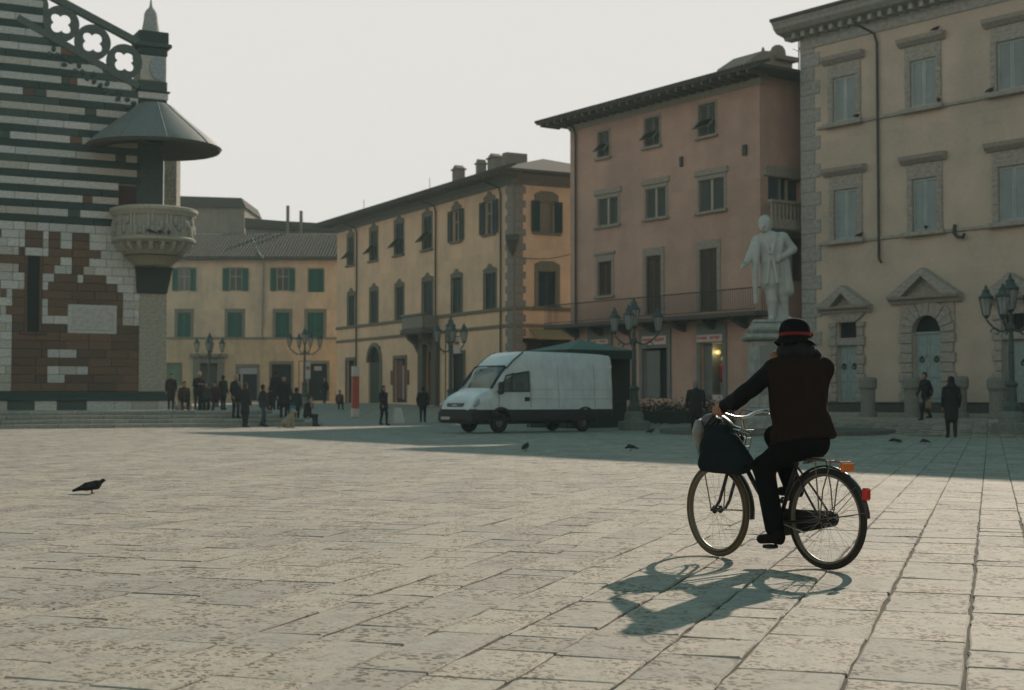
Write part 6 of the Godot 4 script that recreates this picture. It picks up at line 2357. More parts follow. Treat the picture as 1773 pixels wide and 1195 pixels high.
	gap.path([Vector3(3.44, 1.42, -0.98), Vector3(3.44, 2.1, -0.935)], 0.008, 4)
	part(t, "door_gap", gap, black)
	var win := MB.new()
	win.path([Vector3(3.5, 1.42, -0.985), Vector3(4.74, 1.42, -0.965), Vector3(4.45, 1.95, -0.935), Vector3(3.5, 2.1, -0.94)], 0.03, 6, false, true)
	win.tube(Vector3(4.32, 1.42, -0.985), Vector3(4.2, 2.05, -0.95), 0.025, 0.025, 5)
	part(t, "window_seal", win, black)
	part(t, "door_handle", MB.new().span(Vector3(3.5, 1.08, -1.03), Vector3(3.72, 1.22, -0.985), 0.02), black)
	part(t, "side_rib", MB.new().span(Vector3(-0.2, 1.17, -1.0), Vector3(3.38, 1.2, -0.978), 0.006), white)
	part(t, "side_rib", MB.new().span(Vector3(-0.2, 1.5, -0.985), Vector3(3.38, 1.52, -0.965), 0.006), white)
	# front: grille, lamps, bumper, plate
	var gr := MB.new()
	gr.span(Vector3(5.78, 0.86, -0.48), Vector3(5.93, 1.02, 0.48), 0.03)
	part(t, "grille", gr, mat("grille_grey", Color(0.07, 0.085, 0.085), 0.5))
	part(t, "badge", MB.new().span(Vector3(5.93, 0.92, -0.14), Vector3(5.945, 0.97, 0.14), 0.01), mat("badge_silver", Color(0.4, 0.42, 0.42), 0.3, "", 1, 0, {"metal": 0.8}))
	for sd in [-1.0, 1.0]:
		var hl := MB.new()
		hl.x = Transform3D(Basis(Vector3.UP, -0.42 * sd) * Basis(Vector3.BACK, -0.42), Vector3(5.58, 1.06, 0.845 * sd))
		hl.ball(Vector3.ZERO, Vector3(0.34, 0.11, 0.07), 14, 8)
		part(t, "headlight", hl, mat("headlight_glass", Color(0.36, 0.40, 0.40), 0.15, "", 1, 0, {"spec": 0.7}))
	var bp := MB.new()
	bp.span(Vector3(5.55, 0.34, -0.95), Vector3(6.02, 0.82, 0.95), 0.12)
	part(t, "bumper", bp, black)
	part(t, "number_plate", MB.new().span(Vector3(6.02, 0.46, 0.16), Vector3(6.035, 0.56, 0.66), 0.003), mat("plate", Color(0.4, 0.4, 0.37), 0.5))
	part(t, "rear_lamp", MB.new().span(Vector3(-0.36, 0.95, -0.96), Vector3(-0.29, 1.35, -0.86), 0.02), mat("rear_lamp_red", Color(0.16, 0.02, 0.02), 0.4))
	for q in [[0.55, 0.86, 2.3], [2.2, 0.86, 2.3]]:                # pressed door seams on the load space
		part(t, "panel_seam", MB.new().path([Vector3(q[0], q[1], -0.998), Vector3(q[0], 1.4, -0.985), Vector3(q[0], q[2], -0.915)], 0.007, 4), mat("seam_grey", Color(0.2, 0.22, 0.22), 0.8))
	# mirrors
	for sd in [-1.0, 1.0]:
		if sd < 0:
			var mi := group_node(t, "mirror")
			part(mi, "housing", MB.new().box(Vector3(4.85, 1.52, 1.16 * sd), Vector3(0.16, 0.42, 0.22), 0.05), black)
			part(mi, "bracket", MB.new().tube(Vector3(4.82, 1.4, 0.95 * sd), Vector3(4.85, 1.42, 1.1 * sd), 0.035, 0.035, 6), black)
	# far door standing open
	var dn := group_node(t, "open_door", Transform3D(Basis(Vector3.UP, -1.15), Vector3(4.82, 0, 0.985)))
	part(dn, "door_panel", MB.new().span(Vector3(-1.3, 0.55, 0), Vector3(0, 1.42, 0.06), 0.02), white)
	part(dn, "window_frame", MB.new().path([Vector3(0, 1.42, 0.03), Vector3(-0.42, 2.15, 0.03), Vector3(-0.55, 2.22, 0.03), Vector3(-1.12, 2.24, 0.03), Vector3(-1.26, 2.15, 0.03), Vector3(-1.28, 1.42, 0.03)], 0.035, 6), white)
	part(dn, "mirror_housing", MB.new().box(Vector3(-0.05, 1.55, 0.22), Vector3(0.16, 0.42, 0.22), 0.05), black)
	# wheels
	for w in [[4.72, -0.84], [4.72, 0.84], [1.0, -0.84], [1.0, 0.84]]:
		var wn := group_node(t, "wheel", Transform3D(Basis.IDENTITY, Vector3(w[0], 0.345, w[1])))
		var ty := MB.new()
		ty.torus(0.24, 0.105, 28, 10, 1.05)
		part(wn, "tyre", ty, rubber)
		var sg: float = signf(w[1])
		var rm := MB.new()
		rm.x = Transform3D(Basis(Vector3.RIGHT, PI / 2 * sg), Vector3.ZERO)
		rm.lathe([Vector2(0.2, -0.09), Vector2(0.2, 0.06), Vector2(0.16, 0.05), Vector2(0.12, 0.02), Vector2(0.08, 0.06), Vector2(0.07, 0.1), Vector2(0, 0.1)], 18)
		part(wn, "rim", rm, mat("wheel_steel", Color(0.13, 0.145, 0.145), 0.5, "", 1, 0, {"metal": 0.4}))
	for wx in [4.72, 1.0]:
		for sd in [-1.0, 1.0]:
			var arch := MB.new()
			for i in 12:
				var a0 := PI * i / 12.0
				var a1 := PI * (i + 1) / 12.0
				var p0 := Vector3(wx + cos(a0) * 0.46, 0.36 + sin(a0) * 0.46, 0)
				var p1 := Vector3(wx + cos(a1) * 0.46, 0.36 + sin(a1) * 0.46, 0)
				arch.qo(p0 + Vector3(0, 0, 1.0 * sd), p1 + Vector3(0, 0, 1.0 * sd), p1 + Vector3(0, 0, 0.55 * sd), p0 + Vector3(0, 0, 0.55 * sd), Vector3(0, -1, 0))
				var q0 := p0 + Vector3(cos(a0), sin(a0), 0) * 0.07
				var q1 := p1 + Vector3(cos(a1), sin(a1), 0) * 0.07
				arch.qo(p0 + Vector3(0, 0, 1.005 * sd), p1 + Vector3(0, 0, 1.005 * sd), q1 + Vector3(0, 0, 1.005 * sd), q0 + Vector3(0, 0, 1.005 * sd), Vector3(0, 0, sd))
			part(t, "wheel_arch", arch, black)
	part(t, "underbody", MB.new().span(Vector3(0.3, 0.3, -0.55), Vector3(5.4, 0.46, 0.55), 0.03), black)


# ================================================================ PEOPLE OF THE SQUARE
# pose: stride (forward and back of the feet), arms, coat length above the ground, seated
func person(label: String, at: Vector3, turn: float, h: float, coat: Color, legs: Color, hair: Color, o := {}) -> Node3D:
	var t := thing("person", label, "person", Transform3D(Basis(Vector3.UP, turn).scaled(Vector3.ONE * h / 1.72), at))
	var skin := Color(0.30, 0.18, 0.12)
	var shoe := Color(0.012, 0.012, 0.012)
	var b := Body.new()
	b.cell = o.get("cell", 0.021)
	var st: float = o.get("stride", 0.03)
	var hem: float = o.get("hem", 0.75)
	var sit: bool = o.get("sit", false)
	var lean: float = o.get("lean", 0.0)
	var wide: float = o.get("wide", 1.0)
	var hip := 0.90
	var drop := Vector3.ZERO
	if sit:
		drop = Vector3(0, -0.46, 0)
	var X := Vector3.RIGHT
	for s in [-1.0, 1.0]:
		var z: float = st * s
		var hp := Vector3(0.085 * s, hip, 0) + drop
		var kn := Vector3(0.095 * s, 0.49, z * 0.55 + absf(st) * 0.25 + 0.02)
		var an := Vector3(0.095 * s, 0.09 + maxf(0.0, -z) * 0.25, z)
		if sit:
			kn = Vector3(0.13 * s, 0.47, 0.40)
			an = Vector3(0.12 * s, 0.09, 0.42)
		b.bone(hp, kn, 0.095, 0.065, legs, Vector3.ZERO, 1, 0.04)
		b.bone(kn, an, 0.066, 0.05, legs, Vector3.ZERO, 1, 0.03)
		b.bone(an + Vector3(0, -0.045, -0.03), an + Vector3(0.02 * s, -0.055, 0.16), 0.042, 0.036, shoe, Vector3.ZERO, 1, 0.03)
	var tilt := Vector3(0, 0, lean)
	var pel := Vector3(0, 0.94, 0) + drop
	var che := Vector3(0, 1.29, 0) + drop + tilt * 0.6
	var nek := Vector3(0, 1.47, 0) + drop + tilt
	b.bone(pel, che, 0.135 * wide, 0.145 * wide, coat, X, 1.25, 0.06)
	b.bone(che, nek - Vector3(0, 0.03, 0), 0.14, 0.07, coat, X, 1.2, 0.06)
	b.bone(che + Vector3(-0.15 * wide, 0.09, 0), che + Vector3(0.15 * wide, 0.09, 0), 0.08, 0.08, coat, Vector3.ZERO, 1, 0.05)
	if not sit:
		b.bone(pel, Vector3(0, hem + 0.1, 0), 0.145 * wide, 0.165 * wide, coat, X, 1.15, 0.05)
	for s in [-1.0, 1.0]:
		var sh := che + Vector3(0.185 * wide * s, 0.09, 0)
		var el := che + Vector3(0.235 * wide * s, -0.18, -0.03 + st * -0.3 * s)
		var wr := che + Vector3(0.225 * wide * s, -0.40, 0.07 + st * -0.6 * s)
		var bend: float = o.get("bend", 0.0)
		if bend > 0.0 and (s > 0 or o.get("both", false)):
			el = che + Vector3(0.23 * s, -0.17, 0.02)
			wr = che + Vector3(0.10 * s, -0.12, 0.22)
		b.bone(sh, el, 0.066, 0.055, coat, Vector3.ZERO, 1, 0.03)
		b.bone(el, wr, 0.054, 0.042, coat, Vector3.ZERO, 1, 0.02)
		var dn := (wr - el).normalized()
		b.bone(wr, wr + dn * 0.07, 0.034, 0.036, skin, Vector3.ZERO, 1, 0.015)
		b.bone(wr + dn * 0.07, wr + dn * 0.15 + Vector3(0, 0, 0.015), 0.03, 0.02, skin, Vector3.ZERO, 1, 0.015)
		b.bone(wr + dn * 0.03 + Vector3(0, 0, 0.03), wr + dn * 0.09 + Vector3(0, 0, 0.05), 0.016, 0.014, skin, Vector3.ZERO, 1, 0.01)
	# head: skull, jaw, nose, ears, hair
	var hd := nek + Vector3(0, 0.13, 0.02) + tilt * 0.3
	b.bone(nek - Vector3(0, 0.03, 0), hd + Vector3(0, -0.03, -0.01), 0.055, 0.055, skin, Vector3.ZERO, 1, 0.03)
	b.bone(hd + Vector3(0, 0.035, -0.01), hd + Vector3(0, -0.02, 0.012), 0.088, 0.075, skin, Vector3.ZERO, 1, 0.03)
	b.bone(hd + Vector3(0, -0.05, 0.035), hd + Vector3(0, -0.06, 0.04), 0.05, 0.042, skin, Vector3.ZERO, 1, 0.03)
	b.bone(hd + Vector3(0, 0.0, 0.088), hd + Vector3(0, -0.02, 0.1), 0.015, 0.018, skin, Vector3.ZERO, 1, 0.015)
	for s in [-1.0, 1.0]:
		b.bone(hd + Vector3(0.083 * s, 0.005, 0.0), hd + Vector3(0.083 * s, -0.025, 0.0), 0.018, 0.014, skin, Vector3.ZERO, 1, 0.01)
	b.bone(hd + Vector3(0, 0.055, -0.022), hd + Vector3(0, 0.0, -0.035), 0.092, 0.082, hair, Vector3.ZERO, 1, 0.01)
	if o.get("long_hair", false):
		b.bone(hd + Vector3(0, 0.02, -0.05), hd + Vector3(0, -0.2, -0.07), 0.08, 0.075, hair, X, 1.15, 0.02)
	if o.get("hood", false):
		b.bone(nek + Vector3(-0.07, 0, -0.06), nek + Vector3(0.07, 0, -0.06), 0.07, 0.07, coat, Vector3.ZERO, 1, 0.03)
	var m := MB.new()
	b.build(m)
	part(t, "body", m, mat("people", Color.WHITE, 0.9, "", 1, 0, {"vc": true}))
	return t


func handbag(t: Node3D, at: Vector3, col: Color, label: String) -> void:
	# a bag that its owner carries is a thing of its own
	var g := t.transform
	var bt := thing("carried_bag", label, "bag", Transform3D(g.basis.orthonormalized(), g * at))
	var m := mat("bag%d" % used["carried_bag"], col, 0.8, "cloth", 3.0)
	part(bt, "bag_body", MB.new().box(Vector3(0, -0.22, 0), Vector3(0.34, 0.30, 0.12), 0.04), m)
	part(bt, "handle", MB.new().path([Vector3(-0.1, -0.08, 0), Vector3(-0.06, 0.0, 0), Vector3(0.06, 0.0, 0), Vector3(0.1, -0.08, 0)], 0.012, 5), m)


func feet_at(px: float, py: float, h := 0.0) -> Vector3:
	var p := gp(px, py, h)
	return Vector3(p.x, maxf(h, ground_y(p.x, p.z)) if h > 0.0 else ground_y(p.x, p.z), p.z)


func build_people() -> void:
	var K := Color(0.013, 0.015, 0.017)
	var N := Color(0.02, 0.024, 0.028)
	var top := 4 * STEP_RISE
	var hairK := Color(0.012, 0.01, 0.008)
	var hairB := Color(0.05, 0.03, 0.018)
	var grey := Color(0.26, 0.23, 0.19)
	person("person in a black jacket with pale hair standing up on the church steps", on_step(408, 2 * STEP_RISE), 0.9, 1.83, K, K, grey, {"bend": 1.0, "hem": 0.7})
	person("person in a long black coat facing away at the foot of the steps", feet_at(424, 740.5), 2.6, 1.80, K, K, hairB, {"hem": 0.5, "cell": 0.02})
	person("person in a dark jacket and blue jeans at the foot of the steps", feet_at(455, 739), 2.2, 1.74, N, Color(0.045, 0.065, 0.085), hairK, {"hem": 0.8, "stride": 0.12})
	person("person in a black coat standing behind the pair of talkers", on_step(478, top), 3.0, 1.70, K, N, hairK, {"hem": 0.6})
	person("broad person in a black overcoat behind the sandy dog", on_step(491, 2 * STEP_RISE), 0.3, 1.80, K, K, hairK, {"hem": 0.55, "wide": 1.2})
	person("person in a dark coat half hidden beside the market lamp", Vector3(pd(513, 690, 66).x, 0, -66), 2.9, 1.66, N, K, hairK, {"hem": 0.6})
	person("person in black sitting on the end of the church steps", Vector3(pd(531, 690, 60.5).x, 0.0, -60.5), 1.2, 1.70, K, K, hairK, {"sit": true, "lean": 0.12})
	person("person in a long dark coat walking clear of the crowd near the red column", feet_at(562, 719.0), -0.4, 1.76, K, K, Color(0.16, 0.12, 0.09), {"hem": 0.55, "stride": 0.14})
	person("long haired woman in black walking beside the white folding board", feet_at(664, 736.5), 0.9, 1.72, K, K, hairK, {"hem": 0.7, "stride": 0.1, "long_hair": true})
	person("man in a dark jacket standing with his back to the van's open door", feet_at(732, 732), 3.1, 1.72, K, K, hairK, {"hem": 0.75, "wide": 1.15, "stride": 0.02})
	var seller := person("seller with a pale cap bending over the heaped goods", on_step(342, top), 0.5, 1.62, K, K, Color(0.45, 0.38, 0.34), {"bend": 1.0, "both": true, "lean": 0.2})
	person("person in a dark red coat sitting near the seller", on_step(373, top), -0.3, 1.66, Color(0.045, 0.014, 0.016), K, hairK, {"sit": true, "lean": 0.05})
	person("person in dark clothes at the left end of the goods", on_step(296, top), 0.2, 1.55, Color(0.03, 0.016, 0.018), K, hairK, {"hem": 0.6})
	person("elderly man in a dark coat standing before the show window", feet_at(1205, 754.5), 2.9, 1.72, K, K, Color(0.2, 0.16, 0.13), {"hem": 0.62, "wide": 1.15})
	var wk := person("person in black walking past the arched door carrying a tan bag", feet_at(1604, 745.0), -1.15, 1.76, K, K, hairK, {"hem": 0.78, "stride": 0.27, "lean": 0.05})
	handbag(wk, Vector3(0.24, 0.78, 0.12), Color(0.26, 0.17, 0.11), "tan bag carried by the person walking past the arched door")
	person("person in a long black coat standing near the lantern cluster lamp", feet_at(1648, 758.0), 3.0, 1.82, K, K, hairK, {"hem": 0.5, "long_hair": true, "hood": true})
	person("person crouching by the yellow wall behind the market", Vector3(pd(588, 690, 88).x, ground_y(-10, -88), -88), 0.3, 1.6, Color(0.09, 0.045, 0.03), K, hairK, {"sit": true})
	person("person in a brown coat sitting on the platform behind the white bundles", on_step(318, top), 0.4, 1.66, Color(0.04, 0.028, 0.02), K, hairK, {"sit": true, "lean": 0.1})
	person("person in dark grey sitting at the seller's right beside the blue bag", on_step(356, top), -0.2, 1.64, Color(0.03, 0.033, 0.036), K, hairB, {"sit": true})
	person("small person in a dark green coat standing near the dark red sitter", on_step(386, top), 2.7, 1.5, Color(0.018, 0.026, 0.02), K, hairK, {"hem": 0.6})
	person("person in a short dark jacket talking next to the blue jeans wearer", feet_at(467, 735.5), -1.8, 1.70, K, N, hairB, {"bend": 1.0, "hem": 0.8})
	person("person in a navy coat at the back of the market crowd", Vector3(pd(502, 690, 70).x, ground_y(-11, -70), -70), 2.4, 1.74, Color(0.014, 0.018, 0.03), K, grey, {"hem": 0.6})
	var bg := thing("carried_bag", "turquoise plastic bag held low in the market crowd", "bag", moved(Vector3(pd(507, 690, 61).x, 0.95, -61.0)))
	part(bg, "bag_body", MB.new().box(Vector3(0, -0.25, 0), Vector3(0.26, 0.36, 0.12), 0.05), mat("turquoise_bag", Color(0.03, 0.19, 0.24), 0.6))
	part(bg, "handle", MB.new().path([Vector3(-0.08, -0.08, 0), Vector3(-0.04, 0.04, 0), Vector3(0.04, 0.04, 0), Vector3(0.08, -0.08, 0)], 0.012, 5), mats.turquoise_bag)


func on_step(px: float, h: float) -> Vector3:      # on the church platform, behind the front edge of the step of that height
	var f := Face.new()
	f.d = f_ch.d
	f.n = f_ch.n
	f.o = step_foot - f_ch.n * (STEP_RUN * (h / STEP_RISE - 1.0) + (0.7 if h > 0.6 else 0.35))
	var u := fuv(f, px, 690).x
	var p := f.o + f.d * u
	return Vector3(p.x, h, p.z)


# ================================================================ BIRDS
var pigeon_mesh := {}
func pigeon(label: String, at: Vector3, turn: float, s := 1.0, pose := 0) -> void:
	if not pigeon_mesh.has(pose):
		var b := Body.new()
		b.cell = 0.007
		var g := Color(0.018, 0.02, 0.022)
		var hd := Vector3(0.135, 0.185, 0) if pose != 1 else Vector3(0.16, 0.09, 0)
		b.bone(Vector3(-0.05, 0.115, 0), Vector3(0.06, 0.135, 0), 0.05, 0.055, g, Vector3.BACK, 1.05, 0.02)
		b.bone(Vector3(0.07, 0.14, 0), hd + Vector3(-0.015, -0.015, 0), 0.04, 0.022, g, Vector3.ZERO, 1, 0.02)
		b.bone(hd, hd + Vector3(0.008, 0.002, 0), 0.024, 0.02, g, Vector3.ZERO, 1, 0.01)
		b.bone(hd + Vector3(0.02, -0.004, 0), hd + Vector3(0.045, -0.01, 0), 0.008, 0.004, Color(0.1, 0.09, 0.08), Vector3.ZERO, 1, 0.005)
		b.bone(Vector3(-0.06, 0.115, 0), Vector3(-0.2, 0.07, 0), 0.04, 0.014, g, Vector3.BACK, 1.5, 0.015)
		for z in [-1.0, 1.0]:
			b.bone(Vector3(0.03, 0.14, 0.045 * z), Vector3(-0.13, 0.105, 0.035 * z), 0.026, 0.009, Color(0.03, 0.033, 0.036), Vector3.ZERO, 1, 0.008)
			b.bone(Vector3(0.01, 0.08, 0.022 * z), Vector3(0.015, 0.01, 0.024 * z), 0.011, 0.007, Color(0.16, 0.05, 0.04), Vector3.ZERO, 1, 0.006)
			b.bone(Vector3(0.0, 0.006, 0.024 * z), Vector3(0.045, 0.006, 0.03 * z), 0.007, 0.006, Color(0.16, 0.05, 0.04), Vector3.ZERO, 1, 0.004)
		if pose == 2:                                    # crouched: the body low over bent legs
			for q in b.bones:
				if q[0].y > 0.03:
					q[0].y -= 0.032
				if q[1].y > 0.03:
					q[1].y -= 0.032
		var m := MB.new()
		b.build(m)
		pigeon_mesh[pose] = m.mesh()
	var t := thing("pigeon", label, "pigeon", Transform3D(Basis(Vector3.UP, turn).scaled(Vector3.ONE * s), at), "pigeons")
	part(t, "body", pigeon_mesh[pose], mat("people", Color.WHITE))


func build_birds() -> void:
	pigeon("dark pigeon walking alone on the open sunlit paving", feet_at(157, 855.0), 0.25, 1.05, 2)
	pigeon("pigeon at the edge of the shade in front of the van", feet_at(910, 782.5), 1.2, 1.0)
	pigeon("pigeon pecking on the shaded paving near the cyclist's basket", feet_at(1093, 781.0), 2.9, 0.8, 1)
	pigeon("small pigeon on the shaded paving beside the green lamp", feet_at(1127, 752.5), 0.6, 1.0)
	for q in [[1546, 767.5, 0.3], [1556, 769.0, 2.0], [1602, 769.0, 2.8]]:
		pigeon("pigeon on the shaded paving in front of the arched doorway", feet_at(q[0], q[1]), q[2], 0.72, 1)
	pigeon("pigeon on the round step right of the statue", feet_at(1507, 738.0), 1.0, 1.0)
	for q in [[0.3, "pigeon standing on the lower ledge of the pulpit below the tall panel"], [0.0, "pigeon in the middle of the three on the pulpit ledge"], [-0.3, "pigeon nearest the sunlit edge of the pulpit ledge"]]:
		var c := pd(266, 417, 63.2)
		var a: float = PI / 2 - 0.18 - (0.3 - q[0]) * 0.7
		pigeon(q[1], Vector3(c.x + cos(a) * 1.79, pd(266, 414.2, 63.2).y, c.z + sin(a) * 1.79), q[0] * 3.0 + 2.6, 1.2)
	# birds on the ledges of the palazzo
	var f := f_pal
	for q in [[1483, 205, "pigeon huddled on the sill of the palazzo's upper left window"], [1625, 178, "pigeon on the sill of the palazzo's upper middle window"], [1714, 161, "pigeon at the left end of the palazzo's upper right sill"], [1603, 398, "pigeon in the middle of the palazzo's lower middle sill"], [1488, 411, "pigeon on the sill of the palazzo's lower left window"], [1620, 56, "pigeon resting on the cornice above the upper middle window"]]:
		var u := fuv(f, q[0], q[1], 0.18)
		var rows := [u.y]
		var p := f.o + f.d * u.x + f.n * 0.17
		var yy := u.y
		if q[1] > 100 and q[1] < 230:
			yy = frect(f, 1577, 1621, 102, 185).position.y
		elif q[1] > 300:
			yy = frect(f, 1581, 1623, 308, 400).position.y
		else:
			yy = frect(f, 1577, 1621, 102, 185).end.y + 0.965
		pigeon(q[2], Vector3(p.x, yy, p.z), 0.4 + q[0], 1.1)


# ================================================================ BICYCLE AND RIDER   (x forward, y up, z to the right)
func bike_frame() -> Transform3D:
	var r := gp(1432, 987)
	var fr := gp(1243, 963.5)
	var d := (fr - r).normalized()
	return Transform3D(Basis(d, Vector3.UP, d.cross(Vector3.UP)), r)


func build_bicycle() -> void:
	var t := thing("bicycle", "old dark step through city bicycle ridden across the sunlit paving", "bicycle", bike_frame())
	var paint := mat("bike_paint", Color(0.012, 0.014, 0.015), 0.3, "", 1, 0, {"spec": 0.5})
	var chrome := mat("bike_chrome", Color(0.55, 0.54, 0.5), 0.25, "", 1, 0, {"metal": 0.9})
	var steel := mat("rim_steel", Color(0.17, 0.155, 0.12), 0.5, "", 1, 0, {"metal": 0.5})
	var tyre := mat("bike_tyre", Color(0.022, 0.021, 0.019), 0.8)
	var gum := mat("gum_wall", Color(0.10, 0.085, 0.045), 0.8)
	var blk := mat("bike_black", Color(0.012, 0.012, 0.012), 0.6)
	var R := 0.348
	var hubs := [Vector3(0, R, 0), Vector3(1.056, R, 0)]
	for k in 2:
		var w := group_node(t, "wheel", Transform3D(Basis(Vector3.UP, 0.0 if k == 0 else -0.07), hubs[k]))
		part(w, "tyre", MB.new().torus(R - 0.019, 0.019, 72, 10), tyre if k == 0 else gum)
		var rim := MB.new()
		for sd in [-1.0, 1.0]:
			rim.path(circle(R - 0.044, 0.012 * sd, 60), 0.009, 6, false, true)
		rim.path(circle(R - 0.05, 0.0, 60), 0.008, 6, false, true)
		part(w, "rim", rim, steel)
		var sp := MB.new()
		for i in 36:
			var a := TAU * i / 36.0
			var sd := -1.0 if i % 2 == 0 else 1.0
			var lead := 0.9 if (i / 2) % 2 == 0 else -0.9
			sp.tube(Vector3(cos(a + lead) * 0.022, sin(a + lead) * 0.022, 0.028 * sd), Vector3(cos(a) * (R - 0.05), sin(a) * (R - 0.05), 0.004 * sd), 0.001, 0.001, 4, false)
		part(w, "spokes", sp, chrome)
		var hb := MB.new()
		hb.x = Transform3D(Basis(Vector3.RIGHT, PI / 2), Vector3.ZERO)
		hb.lathe([Vector2(0, -0.06), Vector2(0.012, -0.06), Vector2(0.012, -0.032), Vector2(0.03, -0.03), Vector2(0.03, -0.026), Vector2(0.017, -0.02), Vector2(0.017, 0.02), Vector2(0.03, 0.026), Vector2(0.03, 0.03), Vector2(0.012, 0.032), Vector2(0.012, 0.06), Vector2(0, 0.06)], 14)
		part(w, "hub", hb, blk)
	# frame
	var bb := Vector3(0.44, 0.295, 0)
	var fr := MB.new()
	fr.path([Vector3(0.845, 0.79, 0), Vector3(0.78, 0.70, 0), Vector3(0.66, 0.535, 0), Vector3(0.53, 0.38, 0), bb], 0.018, 10)
	fr.path([Vector3(0.825, 0.87, 0), Vector3(0.77, 0.78, 0), Vector3(0.64, 0.60, 0), Vector3(0.5, 0.47, 0), Vector3(0.375, 0.435, 0)], 0.014, 10)
	fr.tube(bb, Vector3(0.262, 0.73, 0), 0.016, 0.016, 10)
	fr.tube(Vector3(0.86, 0.70, 0), Vector3(0.795, 0.90, 0), 0.02, 0.02, 10)
	fr.path([Vector3(0.44, 0.295, -0.035), Vector3(0.44, 0.295, 0.035)], 0.024, 10)
	for sd in [-1.0, 1.0]:
		fr.path([bb + Vector3(0, 0, 0.02 * sd), Vector3(0.2, 0.32, 0.045 * sd), Vector3(0, R, 0.06 * sd)], 0.010, 8)
		fr.path([Vector3(0.275, 0.69, 0.018 * sd), Vector3(0.14, 0.52, 0.05 * sd), Vector3(0, R, 0.062 * sd)], 0.008, 8)
	part(t, "frame", fr, paint)
	var fk := MB.new()
	fk.path([Vector3(0.865, 0.735, -0.045), Vector3(0.865, 0.735, 0.045)], 0.016, 8)
	for sd in [-1.0, 1.0]:
		fk.path([Vector3(0.865, 0.735, 0.045 * sd), Vector3(0.925, 0.56, 0.05 * sd), Vector3(0.98, 0.42, 0.052 * sd), Vector3(1.025, 0.36, 0.055 * sd), Vector3(1.056, R, 0.058 * sd)], [0.014, 0.013, 0.012, 0.011, 0.011], 8)
	part(t, "fork", fk, paint)
	# mudguards with stays
	for g in [[hubs[0], 20.0, 176.0, 0], [hubs[1], 62.0, 188.0, 1]]:
		var c: Vector3 = g[0]
		var mg := MB.new()
		var k := 30
		for i in k:
			for j in 6:
				var q := []
				for s in [[0, 0], [1, 0], [1, 1], [0, 1]]:
					var a := deg_to_rad(lerpf(g[1], g[2], (i + s[0]) / float(k)))
					# angles run from the front of the wheel over the top to the back
					var aa := a if g[3] == 1 else a
					var b := lerpf(-1.2, 1.2, (j + s[1]) / 6.0)
					var o := Vector3(cos(aa), sin(aa), 0)
					q.append([c + o * (R + 0.004 + 0.016 * cos(b)) + Vector3(0, 0, 0.028 * sin(b)), o * cos(b) + Vector3(0, 0, sin(b))])
				mg.sq(q[0], q[1], q[2], q[3])
		var mp := part(t, "mudguard", mg, paint)
		var stay := MB.new()
		for sd in [-1.0, 1.0]:
			for a in ([140.0, 170.0] if g[3] == 0 else [178.0]):
				stay.tube(c + Vector3(0, 0, 0.06 * sd), c + Vector3(cos(deg_to_rad(a)), sin(deg_to_rad(a)), 0) * (R + 0.012) + Vector3(0, 0, 0.026 * sd), 0.003, 0.003, 5)
		part(mp, "stays", stay, steel)
	# chain case on the right, cranks, pedals
	var cc := PackedVector2Array()
	for i in 13:
		var a := deg_to_rad(-105 + i * 17.5)
		cc.append(Vector2(0.44, 0.295) + Vector2(cos(a), sin(a)) * 0.098)
	for i in 9:
		var a := deg_to_rad(97 + i * 21.0)
		cc.append(Vector2(0, R) + Vector2(cos(a), sin(a)) * 0.055)
	part(t, "chain_case", MB.new().extrude(cc, 0.034, 0.066), blk)
	var cr := MB.new()
	var lp := Vector3(0.402, 0.135, -0.075)
	var rp := Vector3(0.478, 0.455, 0.085)
	cr.tube(Vector3(0.44, 0.295, -0.06), lp, 0.011, 0.009, 8)
	cr.tube(Vector3(0.44, 0.295, 0.075), rp, 0.011, 0.009, 8)
	cr.tube(Vector3(0.44, 0.295, -0.06), Vector3(0.44, 0.295, 0.08), 0.012, 0.012, 8)
	part(t, "cranks", cr, chrome)
	for p in [lp + Vector3(0, 0, -0.055), rp + Vector3(0, 0, 0.055)]:
		part(t, "pedal", MB.new().box(p, Vector3(0.085, 0.026, 0.085), 0.008), blk)
	# saddle
	var sa := Body.new()
	sa.cell = 0.009
	sa.bone(Vector3(0.15, 0.785, -0.055), Vector3(0.15, 0.785, 0.055), 0.045, 0.045, Color.WHITE, Vector3.ZERO, 1, 0.03)
	sa.bone(Vector3(0.16, 0.785, 0), Vector3(0.37, 0.79, 0), 0.04, 0.02, Color.WHITE, Vector3.ZERO, 1, 0.03)
	var sm := MB.new()
	sa.build(sm)
	sm.c = PackedColorArray()
	var sd2 := part(t, "saddle", sm, blk)
	part(sd2, "seat_post", MB.new().tube(Vector3(0.262, 0.73, 0), Vector3(0.235, 0.775, 0), 0.012, 0.012, 8), chrome)
	# handlebar, stem, brake levers, bell, cables
	var hb2 := MB.new()
	hb2.path([Vector3(0.795, 0.90, 0), Vector3(0.785, 0.97, 0), Vector3(0.805, 1.035, 0)], 0.013, 8)
	var bar := [Vector3(0.69, 1.085, -0.30), Vector3(0.75, 1.085, -0.295), Vector3(0.81, 1.085, -0.26), Vector3(0.835, 1.07, -0.18), Vector3(0.815, 1.04, -0.07), Vector3(0.808, 1.035, 0)]
	var full := bar.duplicate()
	for i in range(bar.size() - 2, -1, -1):
		full.append(bar[i] * Vector3(1, 1, -1))
	hb2.path(full, 0.0125, 8)
	var hbp := part(t, "handlebar", hb2, chrome)
